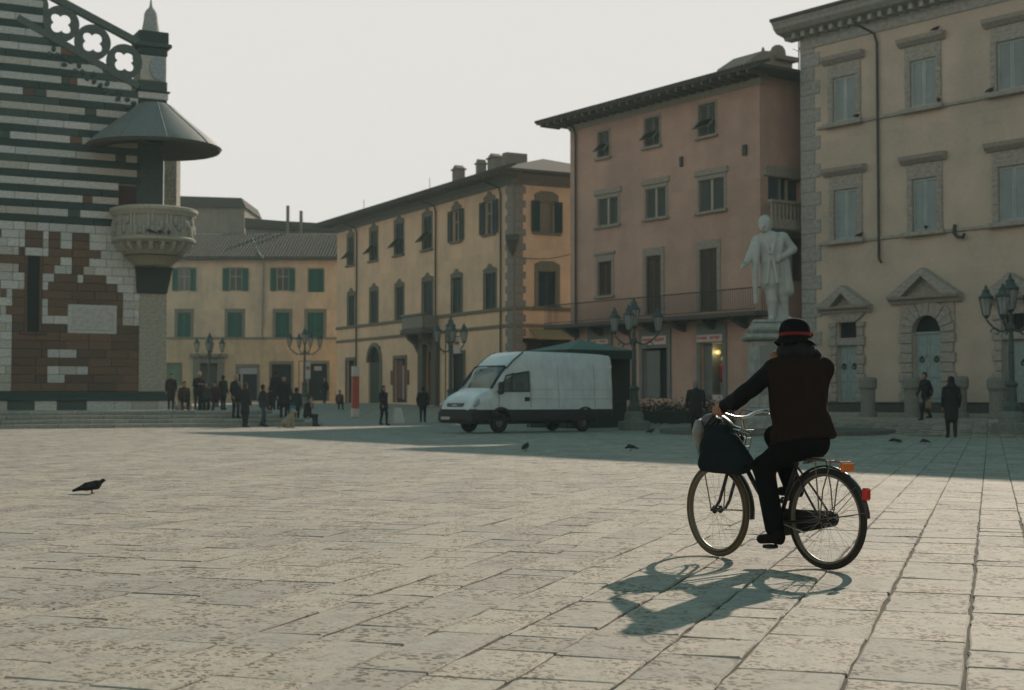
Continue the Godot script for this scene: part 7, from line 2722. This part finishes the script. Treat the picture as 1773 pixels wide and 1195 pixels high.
	for sd in [-1.0, 1.0]:
		part(hbp, "grip", MB.new().tube(Vector3(0.67, 1.085, 0.30 * sd), Vector3(0.765, 1.085, 0.292 * sd), 0.017, 0.016, 10), blk)
		part(hbp, "brake_lever", MB.new().path([Vector3(0.80, 1.07, 0.265 * sd), Vector3(0.77, 1.04, 0.285 * sd), Vector3(0.70, 1.03, 0.30 * sd)], 0.006, 6), chrome)
	var cab := MB.new()
	cab.path([Vector3(0.80, 1.06, -0.26), Vector3(0.93, 1.07, -0.17), Vector3(0.95, 0.98, -0.06), Vector3(0.88, 0.80, -0.02)], 0.004, 5)
	cab.path([Vector3(0.80, 1.06, 0.26), Vector3(0.94, 1.09, 0.15), Vector3(0.93, 0.98, 0.04), Vector3(0.86, 0.78, 0.02)], 0.004, 5)
	cab.path([Vector3(0.80, 1.06, -0.25), Vector3(0.90, 1.03, -0.10), Vector3(0.86, 0.92, 0.02), Vector3(0.82, 0.8, 0.02)], 0.004, 5)
	part(t, "brake_cables", cab, blk)
	# front carrier and wire basket
	var bk := group_node(t, "basket")
	var wire := MB.new()
	for y in [0.70, 0.76, 0.82, 0.88, 0.94]:
		var g: float = (y - 0.70) * 0.16
		wire.path([Vector3(0.885 - g, y, -0.13 - g), Vector3(1.10 + g, y, -0.13 - g), Vector3(1.10 + g, y, 0.13 + g), Vector3(0.885 - g, y, 0.13 + g)], 0.004 if y < 0.93 else 0.006, 5, false, true)
	for i in 7:
		var z := -0.13 + 0.26 * i / 6.0
		wire.path([Vector3(1.14, 0.94, z * 1.3), Vector3(1.10, 0.70, z), Vector3(0.885, 0.70, z), Vector3(0.847, 0.94, z * 1.3)], 0.003, 4)
	for i in 6:
		var x := 0.885 + 0.215 * i / 5.0
		for sd in [-1.0, 1.0]:
			wire.tube(Vector3(x, 0.70, 0.13 * sd), Vector3(x + (x - 0.99) * 0.35, 0.94, 0.168 * sd), 0.003, 0.003, 4)
	part(bk, "wires", wire, steel)
	part(bk, "carrier_stays", MB.new().path([Vector3(1.056, R, -0.065), Vector3(1.08, 0.69, -0.12), Vector3(0.90, 0.69, -0.12), Vector3(0.87, 0.72, 0)], 0.005, 5).path([Vector3(1.056, R, 0.065), Vector3(1.08, 0.69, 0.12), Vector3(0.90, 0.69, 0.12), Vector3(0.87, 0.72, 0)], 0.005, 5), steel)
	part(t, "front_lamp", MB.new().ball(Vector3(0.96, 0.80, 0.0), Vector3(0.045, 0.04, 0.04), 12, 8), chrome)
	# rear rack with reflector, tail lamp
	var rk := group_node(t, "rear_rack")
	var rb := MB.new()
	for z in [-0.055, 0.0, 0.055]:
		rb.path([Vector3(0.19, 0.72, z * 0.4), Vector3(0.12, 0.752, z), Vector3(-0.17, 0.742, z)], 0.005, 6)
	for x in [0.1, -0.03, -0.165]:
		rb.tube(Vector3(x, 0.75 - (0.1 - x) * 0.03, -0.058), Vector3(x, 0.75 - (0.1 - x) * 0.03, 0.058), 0.005, 0.005, 6)
	for sd in [-1.0, 1.0]:
		rb.path([Vector3(-0.09, 0.745, 0.055 * sd), Vector3(-0.03, 0.55, 0.07 * sd), Vector3(0, R, 0.068 * sd)], 0.005, 6)
		rb.path([Vector3(0.05, 0.75, 0.055 * sd), Vector3(0.02, 0.55, 0.07 * sd), Vector3(0, R, 0.068 * sd)], 0.005, 6)
	part(rk, "rack_rods", rb, steel)
	part(rk, "spring_clip", MB.new().path([Vector3(0.1, 0.765, -0.03), Vector3(-0.1, 0.775, -0.035), Vector3(-0.12, 0.775, 0.035), Vector3(0.1, 0.765, 0.03)], 0.004, 5), chrome)
	part(rk, "orange_reflector", MB.new().box(Vector3(-0.185, 0.708, 0), Vector3(0.03, 0.062, 0.12), 0.008), mat("orange_plastic", Color(0.62, 0.16, 0.02), 0.3, "", 1, 0, {"coat": 0.5}))
	part(t, "tail_lamp", MB.new().box(Vector3(-0.345, 0.535, 0), Vector3(0.045, 0.085, 0.06), 0.012), mat("red_plastic", Color(0.5, 0.02, 0.015), 0.3, "", 1, 0, {"coat": 0.5}))
	part(t, "kickstand", MB.new().tube(Vector3(0.36, 0.30, -0.05), Vector3(0.12, 0.25, -0.09), 0.008, 0.008, 6), chrome)
	# shopping in and on the basket
	var bf := bike_frame()
	var bag := thing("shopping_bag", "big slack dark blue shopping bag hanging from the bicycle basket", "bag", bf)
	var sb := Body.new()
	sb.cell = 0.016
	var Z := Vector3(0, 0, 1)
	sb.bone(Vector3(0.63, 0.70, -0.215), Vector3(0.97, 0.70, -0.20), 0.07, 0.07, Color.WHITE, Z, 0.75, 0.06)
	sb.bone(Vector3(0.70, 0.82, -0.205), Vector3(0.95, 0.82, -0.20), 0.07, 0.07, Color.WHITE, Z, 0.7, 0.06)
	sb.bone(Vector3(0.80, 0.93, -0.19), Vector3(0.93, 0.93, -0.19), 0.065, 0.06, Color.WHITE, Z, 0.65, 0.06)
	sb.bone(Vector3(0.57, 0.72, -0.20), Vector3(0.69, 0.87, -0.19), 0.07, 0.05, Color.WHITE, Z, 0.7, 0.05)
	sb.cuts = [[Vector3(0.08, -1, 0).normalized(), -0.56]]
	var sbm := MB.new()
	sb.build(sbm)
	sbm.c = PackedColorArray()
	part(bag, "bag_body", sbm, mat("navy_cloth", Color(0.011, 0.018, 0.023), 0.85, "cloth", 4.0, 0.3, {"world": false, "spec": 0.2}))
	var strap := MB.new()
	strap.path([Vector3(0.86, 0.97, -0.21), Vector3(0.83, 1.03, -0.2), Vector3(0.82, 1.075, -0.2), Vector3(0.85, 1.04, -0.17), Vector3(0.88, 0.96, -0.17)], 0.009, 5)
	strap.path([Vector3(0.98, 0.96, -0.21), Vector3(0.9, 1.04, -0.2), Vector3(0.83, 1.08, -0.21), Vector3(0.88, 1.03, -0.17), Vector3(0.97, 0.95, -0.17)], 0.009, 5)
	part(bag, "strap", strap, blk)
	var b2 := thing("handbag", "black handbag with metal fittings stuffed into the bicycle basket", "handbag", bf)
	var hbod := Body.new()
	hbod.cell = 0.016
	hbod.bone(Vector3(0.90, 0.80, -0.04), Vector3(1.06, 0.80, -0.04), 0.11, 0.11, Color.WHITE, Vector3.ZERO, 1, 0.06)
	hbod.bone(Vector3(0.92, 0.94, -0.07), Vector3(1.06, 0.95, -0.05), 0.09, 0.09, Color.WHITE, Vector3.ZERO, 1, 0.06)
	hbod.bone(Vector3(0.97, 1.0, -0.10), Vector3(1.03, 1.0, -0.1), 0.07, 0.06, Color.WHITE, Vector3.ZERO, 1, 0.06)
	var hbm := MB.new()
	hbod.build(hbm)
	hbm.c = PackedColorArray()
	part(b2, "bag_body", hbm, mat("black_leather", Color(0.012, 0.012, 0.013), 0.45, "", 1, 0, {"spec": 0.5}))
	var cl := MB.new()
	cl.tube(Vector3(0.72, 0.93, 0.01), Vector3(0.90, 0.985, -0.03), 0.007, 0.007, 6)
	cl.tube(Vector3(0.71, 0.915, -0.03), Vector3(0.89, 0.965, -0.07), 0.007, 0.007, 6)
	for i in 5:
		cl.x = Transform3D(Basis(Vector3(0.3, 1, 0.2).normalized(), i * 0.9), Vector3(0.89 + 0.012 * i, 1.0 - 0.02 * i, -0.12 + 0.02 * i))
		cl.torus(0.018, 0.005, 12, 5)
	part(b2, "metal_fittings", cl, chrome)
	var b3 := thing("plastic_bag", "crumpled pale plastic bag poking out of the bicycle basket", "bag", bf)
	var pb := Body.new()
	pb.cell = 0.012
	pb.bone(Vector3(1.07, 0.93, -0.17), Vector3(1.09, 0.98, -0.15), 0.05, 0.04, Color.WHITE, Vector3.ZERO, 1, 0.03)
	pb.bone(Vector3(1.10, 0.96, -0.12), Vector3(1.12, 1.0, -0.1), 0.045, 0.03, Color.WHITE, Vector3.ZERO, 1, 0.03)
	pb.bone(Vector3(1.08, 0.86, -0.15), Vector3(1.08, 0.92, -0.16), 0.04, 0.045, Color.WHITE, Vector3.ZERO, 1, 0.03)
	var pbm := MB.new()
	pb.build(pbm)
	pbm.c = PackedColorArray()
	part(b3, "bag_body", pbm, mat("grey_plastic", Color(0.26, 0.255, 0.235), 0.45, "cloth", 5.0, 0, {"world": false}))


func circle(r: float, z: float, k: int) -> Array:
	var p := []
	for i in k:
		p.append(Vector3(cos(TAU * i / k) * r, sin(TAU * i / k) * r, z))
	return p


func build_cyclist() -> void:
	var t := thing("person", "cyclist in a dark quilted jacket and black hat with red band", "person", bike_frame())
	var skin := Color(0.36, 0.20, 0.135)
	var hairc := Color(0.014, 0.010, 0.008)
	var Z := Vector3(0, 0, 1)
	# body: head, neck, hands, and the trunk and limbs inside the clothes
	var b := Body.new()
	b.cell = 0.011
	var hd := Vector3(0.285, 1.585, 0.0)
	b.bone(Vector3(0.25, 1.40, 0), hd + Vector3(-0.01, -0.04, 0), 0.058, 0.052, skin, Vector3.ZERO, 1, 0.02)
	b.bone(hd + Vector3(0, 0.05, 0), hd + Vector3(0.012, -0.02, 0), 0.088, 0.076, skin, Vector3.ZERO, 1, 0.03)
	b.bone(hd + Vector3(0.045, -0.055, 0), hd + Vector3(0.055, -0.07, 0), 0.048, 0.036, skin, Vector3.ZERO, 1, 0.03)
	b.bone(hd + Vector3(0.092, 0.005, 0), hd + Vector3(0.108, -0.02, 0), 0.011, 0.015, skin, Vector3.ZERO, 1, 0.012)
	b.bone(hd + Vector3(0.085, -0.05, -0.02), hd + Vector3(0.085, -0.05, 0.02), 0.01, 0.01, Color(0.3, 0.1, 0.08), Vector3.ZERO, 1, 0.008)
	for s in [-1.0, 1.0]:
		b.bone(hd + Vector3(-0.005, 0.012, 0.084 * s), hd + Vector3(-0.005, -0.03, 0.083 * s), 0.017, 0.012, skin, Vector3.ZERO, 1, 0.01)
		b.bone(hd + Vector3(0.083, 0.015, 0.032 * s), hd + Vector3(0.085, 0.015, 0.032 * s), 0.010, 0.010, Color(0.05, 0.04, 0.035), Vector3.ZERO, 1, 0.004)
	b.bone(Vector3(0.21, 0.90, 0), Vector3(0.25, 1.36, 0), 0.11, 0.11, skin, Z, 1.2, 0.05)
	var arms := [[Vector3(0.325, 1.365, -0.185), Vector3(0.50, 1.185, -0.315), Vector3(0.672, 1.125, -0.305)], [Vector3(0.185, 1.38, 0.165), Vector3(0.33, 1.11, 0.225), Vector3(0.642, 1.115, 0.30)]]
	for a in arms:
		b.bone(a[0], a[1], 0.045, 0.036, skin, Vector3.ZERO, 1, 0.02)
		b.bone(a[1], a[2], 0.036, 0.026, skin, Vector3.ZERO, 1, 0.015)
	var mb := MB.new()
	b.build(mb)
	# hands closed round the grips
	for s in [-1.0, 1.0]:
		var hb := Body.new()
		hb.cell = 0.0035
		var w: Vector3 = arms[0 if s < 0 else 1][2]
		var g := Vector3(0.715, 1.085, 0.296 * s)
		hb.bone(w, g + Vector3(-0.02, 0.032, 0), 0.026, 0.026, skin, Vector3.ZERO, 1, 0.015)
		hb.bone(g + Vector3(-0.03, 0.030, 0.0), g + Vector3(0.03, 0.028, 0.004 * s), 0.020, 0.019, skin, Z, 1.2, 0.012)
		for q in 4:
			var x := -0.028 + q * 0.021
			var r: float = [0.0088, 0.0098, 0.0100, 0.0094][q]
			var reach: float = [0.9, 1.0, 1.03, 0.95][q]
			var p0 := g + Vector3(x, 0.034, 0.012 * s)
			var p1 := g + Vector3(x + 0.004, 0.022, 0.034 * s * reach)
			var p2 := g + Vector3(x + 0.006, -0.008, 0.036 * s * reach)
			var p3 := g + Vector3(x + 0.004, -0.027, 0.016 * s * reach)
			hb.bone(p0, p1, r * 1.08, r, skin, Vector3.ZERO, 1, 0.004)
			hb.bone(p1, p2, r, r * 0.95, skin, Vector3.ZERO, 1, 0.003)
			hb.bone(p2, p3, r * 0.95, r * 0.85, skin, Vector3.ZERO, 1, 0.003)
		hb.bone(g + Vector3(0.0, 0.028, -0.018 * s), g + Vector3(0.035, 0.008, -0.026 * s), 0.012, 0.0105, skin, Vector3.ZERO, 1, 0.008)
		hb.bone(g + Vector3(0.035, 0.008, -0.026 * s), g + Vector3(0.052, -0.016, -0.018 * s), 0.0105, 0.009, skin, Vector3.ZERO, 1, 0.004)
		hb.build(mb)
	part(t, "body", mb, mats.people)
	# jacket: flared hem, stand collar, sleeves that end at the wrist
	var j := Body.new()
	j.cell = 0.012
	j.bone(Vector3(0.25, 1.35, 0), Vector3(0.255, 1.15, 0), 0.146, 0.143, Color.WHITE, Z, 1.34, 0.06)
	j.bone(Vector3(0.255, 1.15, 0), Vector3(0.24, 1.03, 0), 0.143, 0.158, Color.WHITE, Z, 1.28, 0.06)
	j.bone(Vector3(0.24, 1.03, 0), Vector3(0.225, 0.84, 0), 0.15, 0.205, Color.WHITE, Z, 1.12, 0.06)
	j.bone(Vector3(0.14, 1.0, 0.02), Vector3(0.085, 0.86, 0.03), 0.11, 0.10, Color.WHITE, Z, 1.45, 0.06)
	j.bone(Vector3(0.315, 1.372, -0.168), Vector3(0.18, 1.392, 0.172), 0.084, 0.084, Color.WHITE, Vector3.ZERO, 1, 0.06)
	j.bone(Vector3(0.25, 1.42, 0), Vector3(0.262, 1.47, 0), 0.12, 0.095, Color.WHITE, Z, 1.15, 0.05)
	j.bone(Vector3(0.19, 1.35, 0.165), Vector3(0.21, 1.08, 0.145), 0.066, 0.06, Color.WHITE, Vector3.ZERO, 1, 0.06)
	j.bone(Vector3(0.30, 1.33, -0.165), Vector3(0.28, 1.08, -0.145), 0.062, 0.06, Color.WHITE, Vector3.ZERO, 1, 0.06)
	# soft folds: hanging from the shoulders and round the waist
	for q in [[0.125, 1.33, -0.08, 0.135, 1.14, -0.05], [0.11, 1.34, 0.07, 0.12, 1.12, 0.10], [0.10, 1.10, -0.06, 0.075, 0.92, -0.08], [0.09, 1.08, 0.08, 0.05, 0.92, 0.12], [0.17, 1.06, 0.17, 0.13, 0.92, 0.22], [0.28, 1.02, -0.19, 0.27, 0.9, -0.23]]:
		j.bone(Vector3(q[0], q[1], q[2]), Vector3(q[3], q[4], q[5]), 0.022, 0.03, Color.WHITE, Vector3.ZERO, 1, 0.03)
	for a in arms:
		var sl := Body.new()
		sl.cell = 0.011
		sl.bone(a[0], a[1], 0.07, 0.054, Color.WHITE, Vector3.ZERO, 1, 0.04)
		sl.bone(a[1], a[2].lerp(a[1], 0.02), 0.055, 0.043, Color.WHITE, Vector3.ZERO, 1, 0.03)
		for q in 6:
			var m0: Vector3 = a[1].lerp(a[2], q * 0.16)
			if q > 3:
				m0 = a[1].lerp(a[0], (q - 3) * 0.2)
			var off := Vector3(sin(q * 2.2) * 0.03, cos(q * 1.7) * 0.02, 0.02 * sin(q * 3.1))
			sl.bone(m0 + off, m0 + off + Vector3(0.015, -0.03, 0.03 * cos(q * 2.0)), 0.036, 0.032, Color.WHITE, Vector3.ZERO, 1, 0.025)
		var slm := MB.new()
		sl.build(slm)
		slm.c = PackedColorArray()
		part(t, "sleeve", slm, mat("sleeve_cloth", Color(0.009, 0.010, 0.012), 0.7, "cloth", 5.0, 0.25, {"world": false, "spec": 0.2}))
	j.cuts = [[Vector3(-0.22, -1, 0.0).normalized(), -0.895]]
	var jm := MB.new()
	j.build(jm)
	jm.c = PackedColorArray()
	part(t, "jacket", jm, mat("jacket_cloth", Color(0.026, 0.017, 0.0145), 0.85, "cloth", 5.0, 0.25, {"world": false, "spec": 0.12}))
	# trousers and shoes
	var p := Body.new()
	p.cell = 0.012
	p.bone(Vector3(0.20, 0.87, -0.06), Vector3(0.20, 0.87, 0.06), 0.125, 0.125, Color.WHITE, Vector3.ZERO, 1, 0.05)
	p.bone(Vector3(0.15, 0.865, -0.05), Vector3(0.15, 0.865, 0.06), 0.095, 0.095, Color.WHITE, Vector3.ZERO, 1, 0.05)
	p.bone(Vector3(0.22, 0.85, -0.09), Vector3(0.475, 0.69, -0.115), 0.105, 0.076, Color.WHITE, Vector3.ZERO, 1, 0.05)
	p.bone(Vector3(0.475, 0.69, -0.115), Vector3(0.365, 0.27, -0.125), 0.076, 0.068, Color.WHITE, Vector3.ZERO, 1, 0.03)
	p.bone(Vector3(0.22, 0.86, 0.09), Vector3(0.575, 0.90, 0.115), 0.105, 0.076, Color.WHITE, Vector3.ZERO, 1, 0.05)
	p.bone(Vector3(0.575, 0.90, 0.115), Vector3(0.435, 0.56, 0.13), 0.076, 0.066, Color.WHITE, Vector3.ZERO, 1, 0.03)
	var pm := MB.new()
	p.build(pm)
	pm.c = PackedColorArray()
	part(t, "trousers", pm, mat("trouser_cloth", Color(0.009, 0.010, 0.012), 0.9, "cloth", 5.0, 0.2, {"world": false, "spec": 0.12}))
	for s in [[Vector3(0.335, 0.215, -0.13), Vector3(0.475, 0.182, -0.14)], [Vector3(0.40, 0.525, 0.135), Vector3(0.545, 0.505, 0.145)]]:
		var h := Body.new()
		h.cell = 0.008
		h.bone(s[0] + Vector3(0.02, 0.06, 0), s[0], 0.05, 0.042, Color.WHITE, Vector3.ZERO, 1, 0.03)
		h.bone(s[0] + Vector3(-0.02, -0.012, 0), s[1], 0.038, 0.034, Color.WHITE, Z, 1.15, 0.03)
		h.bone(s[0] + Vector3(-0.03, -0.035, 0), s[0] + Vector3(0.01, -0.035, 0), 0.026, 0.026, Color.WHITE, Vector3.ZERO, 1, 0.01)
		h.cuts = [[Vector3.DOWN, -(s[1].y - 0.034)]]
		var hm := MB.new()
		h.build(hm)
		hm.c = PackedColorArray()
		part(t, "shoe", hm, mat("shoe_leather", Color(0.008, 0.008, 0.008), 0.8, "", 1, 0, {"spec": 0.2}))
	# hair, scarf
	var hr := Body.new()
	hr.cell = 0.01
	hr.bone(hd + Vector3(-0.025, 0.015, 0), hd + Vector3(-0.05, -0.06, 0), 0.078, 0.07, Color.WHITE, Z, 1.1, 0.03)
	hr.bone(hd + Vector3(0.0, 0.02, -0.075), hd + Vector3(0.01, -0.06, -0.075), 0.03, 0.022, Color.WHITE, Vector3.ZERO, 1, 0.02)
	hr.bone(hd + Vector3(0.0, 0.02, 0.075), hd + Vector3(0.01, -0.06, 0.075), 0.03, 0.022, Color.WHITE, Vector3.ZERO, 1, 0.02)
	var hrm := MB.new()
	hr.build(hrm)
	hrm.c = PackedColorArray()
	part(t, "hair", hrm, mat("hair_brown", hairc, 0.6))
	var sc := Body.new()
	sc.cell = 0.01
	for q in 14:
		var a := TAU * q / 14.0
		var a2 := TAU * (q + 1) / 14.0
		sc.bone(Vector3(0.265 + cos(a) * 0.085, 1.502 + 0.012 * sin(q * 2.3), sin(a) * 0.095), Vector3(0.265 + cos(a2) * 0.085, 1.502 + 0.012 * sin((q + 1) * 2.3), sin(a2) * 0.095), 0.043, 0.043, Color.WHITE, Vector3.ZERO, 1, 0.02)
	sc.bone(Vector3(0.20, 1.50, 0.1), Vector3(0.19, 1.475, 0.13), 0.04, 0.035, Color.WHITE, Vector3.ZERO, 1, 0.02)
	var scm := MB.new()
	sc.build(scm)
	scm.c = PackedColorArray()
	part(t, "scarf", scm, mat("scarf_dark", Color(0.012, 0.014, 0.017), 0.9, "cloth", 6.0, 0.3, {"world": false, "rim": 0.15}))
	var co := Body.new()
	co.cell = 0.012
	co.bone(Vector3(0.345, 1.43, -0.10), Vector3(0.40, 1.475, -0.065), 0.045, 0.035, Color.WHITE, Vector3.ZERO, 1, 0.02)
	co.bone(Vector3(0.40, 1.475, -0.065), Vector3(0.42, 1.43, 0.02), 0.035, 0.035, Color.WHITE, Vector3.ZERO, 1, 0.02)
	var com := MB.new()
	co.build(com)
	com.c = PackedColorArray()
	part(t, "shawl", com, mat("rust_wool", Color(0.26, 0.12, 0.06), 0.9, "cloth", 5.0, 0.3, {"world": false, "rim": 0.5}))
	# cloche hat with a red ribbon
	var hat := group_node(t, "hat", Transform3D(Basis(Vector3(1, 0, 0), 0.06) * Basis(Vector3(0, 0, 1), -0.06), Vector3(0.278, 1.62, 0)))
	var felt := mat("black_felt", Color(0.009, 0.010, 0.011), 0.9, "cloth", 6.0, 0.2, {"world": false, "rim": 0.08, "spec": 0.15})
	var cr := MB.new()
	cr.lathe([Vector2(0.112, -0.015), Vector2(0.111, 0.02), Vector2(0.107, 0.05), Vector2(0.098, 0.078), Vector2(0.082, 0.099), Vector2(0.058, 0.113), Vector2(0.03, 0.120), Vector2(0.0, 0.122)], 36)
	cr.smooth(40)
	part(hat, "crown", cr, felt)
	var brim := MB.new()
	var kk := 40
	for i in kk:
		for jj in 4:
			var q := []
			for s in [[0, 0], [1, 0], [1, 1], [0, 1]]:
				var a: float = TAU * (i + s[0]) / kk
				var f: float = (jj + s[1]) / 4.0
				var drop := 0.048 + 0.014 * sin(a * 3.0 + 0.7)
				q.append(Vector3(cos(a) * (0.111 + 0.036 * f), -0.013 - drop * pow(f, 0.8), sin(a) * (0.111 + 0.034 * f)))
			brim.qo(q[0], q[1], q[2], q[3], Vector3.UP)
	brim.smooth(40)
	part(hat, "brim", brim, felt)
	part(hat, "red_ribbon", MB.new().lathe([Vector2(0.1130, -0.010), Vector2(0.1138, -0.004), Vector2(0.1130, 0.010), Vector2(0.1118, 0.012)], 36), mat("red_ribbon", Color(0.17, 0.008, 0.01), 0.8, "", 1, 0, {"rim": 0.1}))
	part(hat, "ribbon_bow", MB.new().ball(Vector3(-0.07, 0.008, 0.093), Vector3(0.016, 0.02, 0.018), 8, 6), mats.red_ribbon)


# ================================================================ THE OTHER SIDES OF THE SQUARE (out of the picture; they shade its low sky and send back sunlight)
func build_surroundings() -> void:
	var tones := [Color(0.50, 0.40, 0.27), Color(0.46, 0.38, 0.29), Color(0.54, 0.44, 0.30), Color(0.42, 0.30, 0.21)]
	var list := [
		["cream house closing the square opposite the yellow house", Vector3(38, 0, 24), Vector3(-1, 0, 0.05), 22.0, 15.0, 0],
		["grey ochre house in the middle of the row opposite the yellow house", Vector3(15.5, 0, 25.2), Vector3(-1, 0, 0.05), 21.0, 17.0, 1],
		["pale house next to the corner of the row opposite the yellow house", Vector3(-6, 0, 26.3), Vector3(-1, 0, 0.05), 24.0, 14.0, 2],
		["brick red house at the end of the row opposite the yellow house", Vector3(-30.5, 0, 27.5), Vector3(-1, 0, 0.05), 20.0, 16.0, 3],
		["cream house on the church side of the square", Vector3(-44, 0, 22), Vector3(0.05, 0, -1), 26.0, 15.0, 2],
		["ochre house on the church side beside the steps", Vector3(-42.7, 0, -4.5), Vector3(0.05, 0, -1), 24.0, 16.0, 0],
		["ochre house that continues the row of the pale palazzo", Vector3(39.4, 0, -30.6), Vector3(-0.6199, 0, -0.7847), 24.0, 17.0, 1],
		["tall cream house at the end of the palazzo row", Vector3(42.5, 0, 22), Vector3(0.05, 0, -1), 50.0, 15.0, 2]]
	for q in list:
		var d: Vector3 = q[2].normalized()
		if q[0].begins_with("tall") :
			d = Vector3(0, 0, 1)
			q[1] = Vector3(42.5, 0, -29)
		var n := d.cross(Vector3.UP)
		if (Vector3(0, 0, -20) - q[1]).dot(n) < 0.0:
			q[1] = q[1] + d * float(q[3])
			d = -d
			n = -n
		var t := thing("house", q[0], "house", Transform3D(Basis(d, Vector3.UP, n), q[1]), "houses on the open sides of the square")
		var holes := []
		var k := int(q[3] / 4.0)
		for row in 3:
			for i in k:
				var u: float = (i + 0.5) * q[3] / k - 0.6
				holes.append(Rect2(u, 0.2 if row == 0 else 1.2 + row * 4.2, 1.2, 2.6 if row == 0 else 2.2))
		var b := MB.new()
		wall_sheet(b, 0, q[3], -0.4, q[4], holes)
		closed_mass(b, 0, q[3], -0.4, q[4], 11.0)
		part(t, "wall", b, mat("around%d" % q[5], tones[q[5]], 0.95, "plaster", 0.1))
		for h in holes:
			for s in 2:
				leaf(t, mats.dark_shutter if q[5] != 1 else mats.brown_shutter, Vector3(h.position.x + s * 0.6, h.position.y, -0.14), 0.595, h.size.y)
		part(t, "roof", hip_roof(0, q[3], 11.0, q[4] + 0.01, 0.9, deg_to_rad(17.0)), mats.roof_tile)
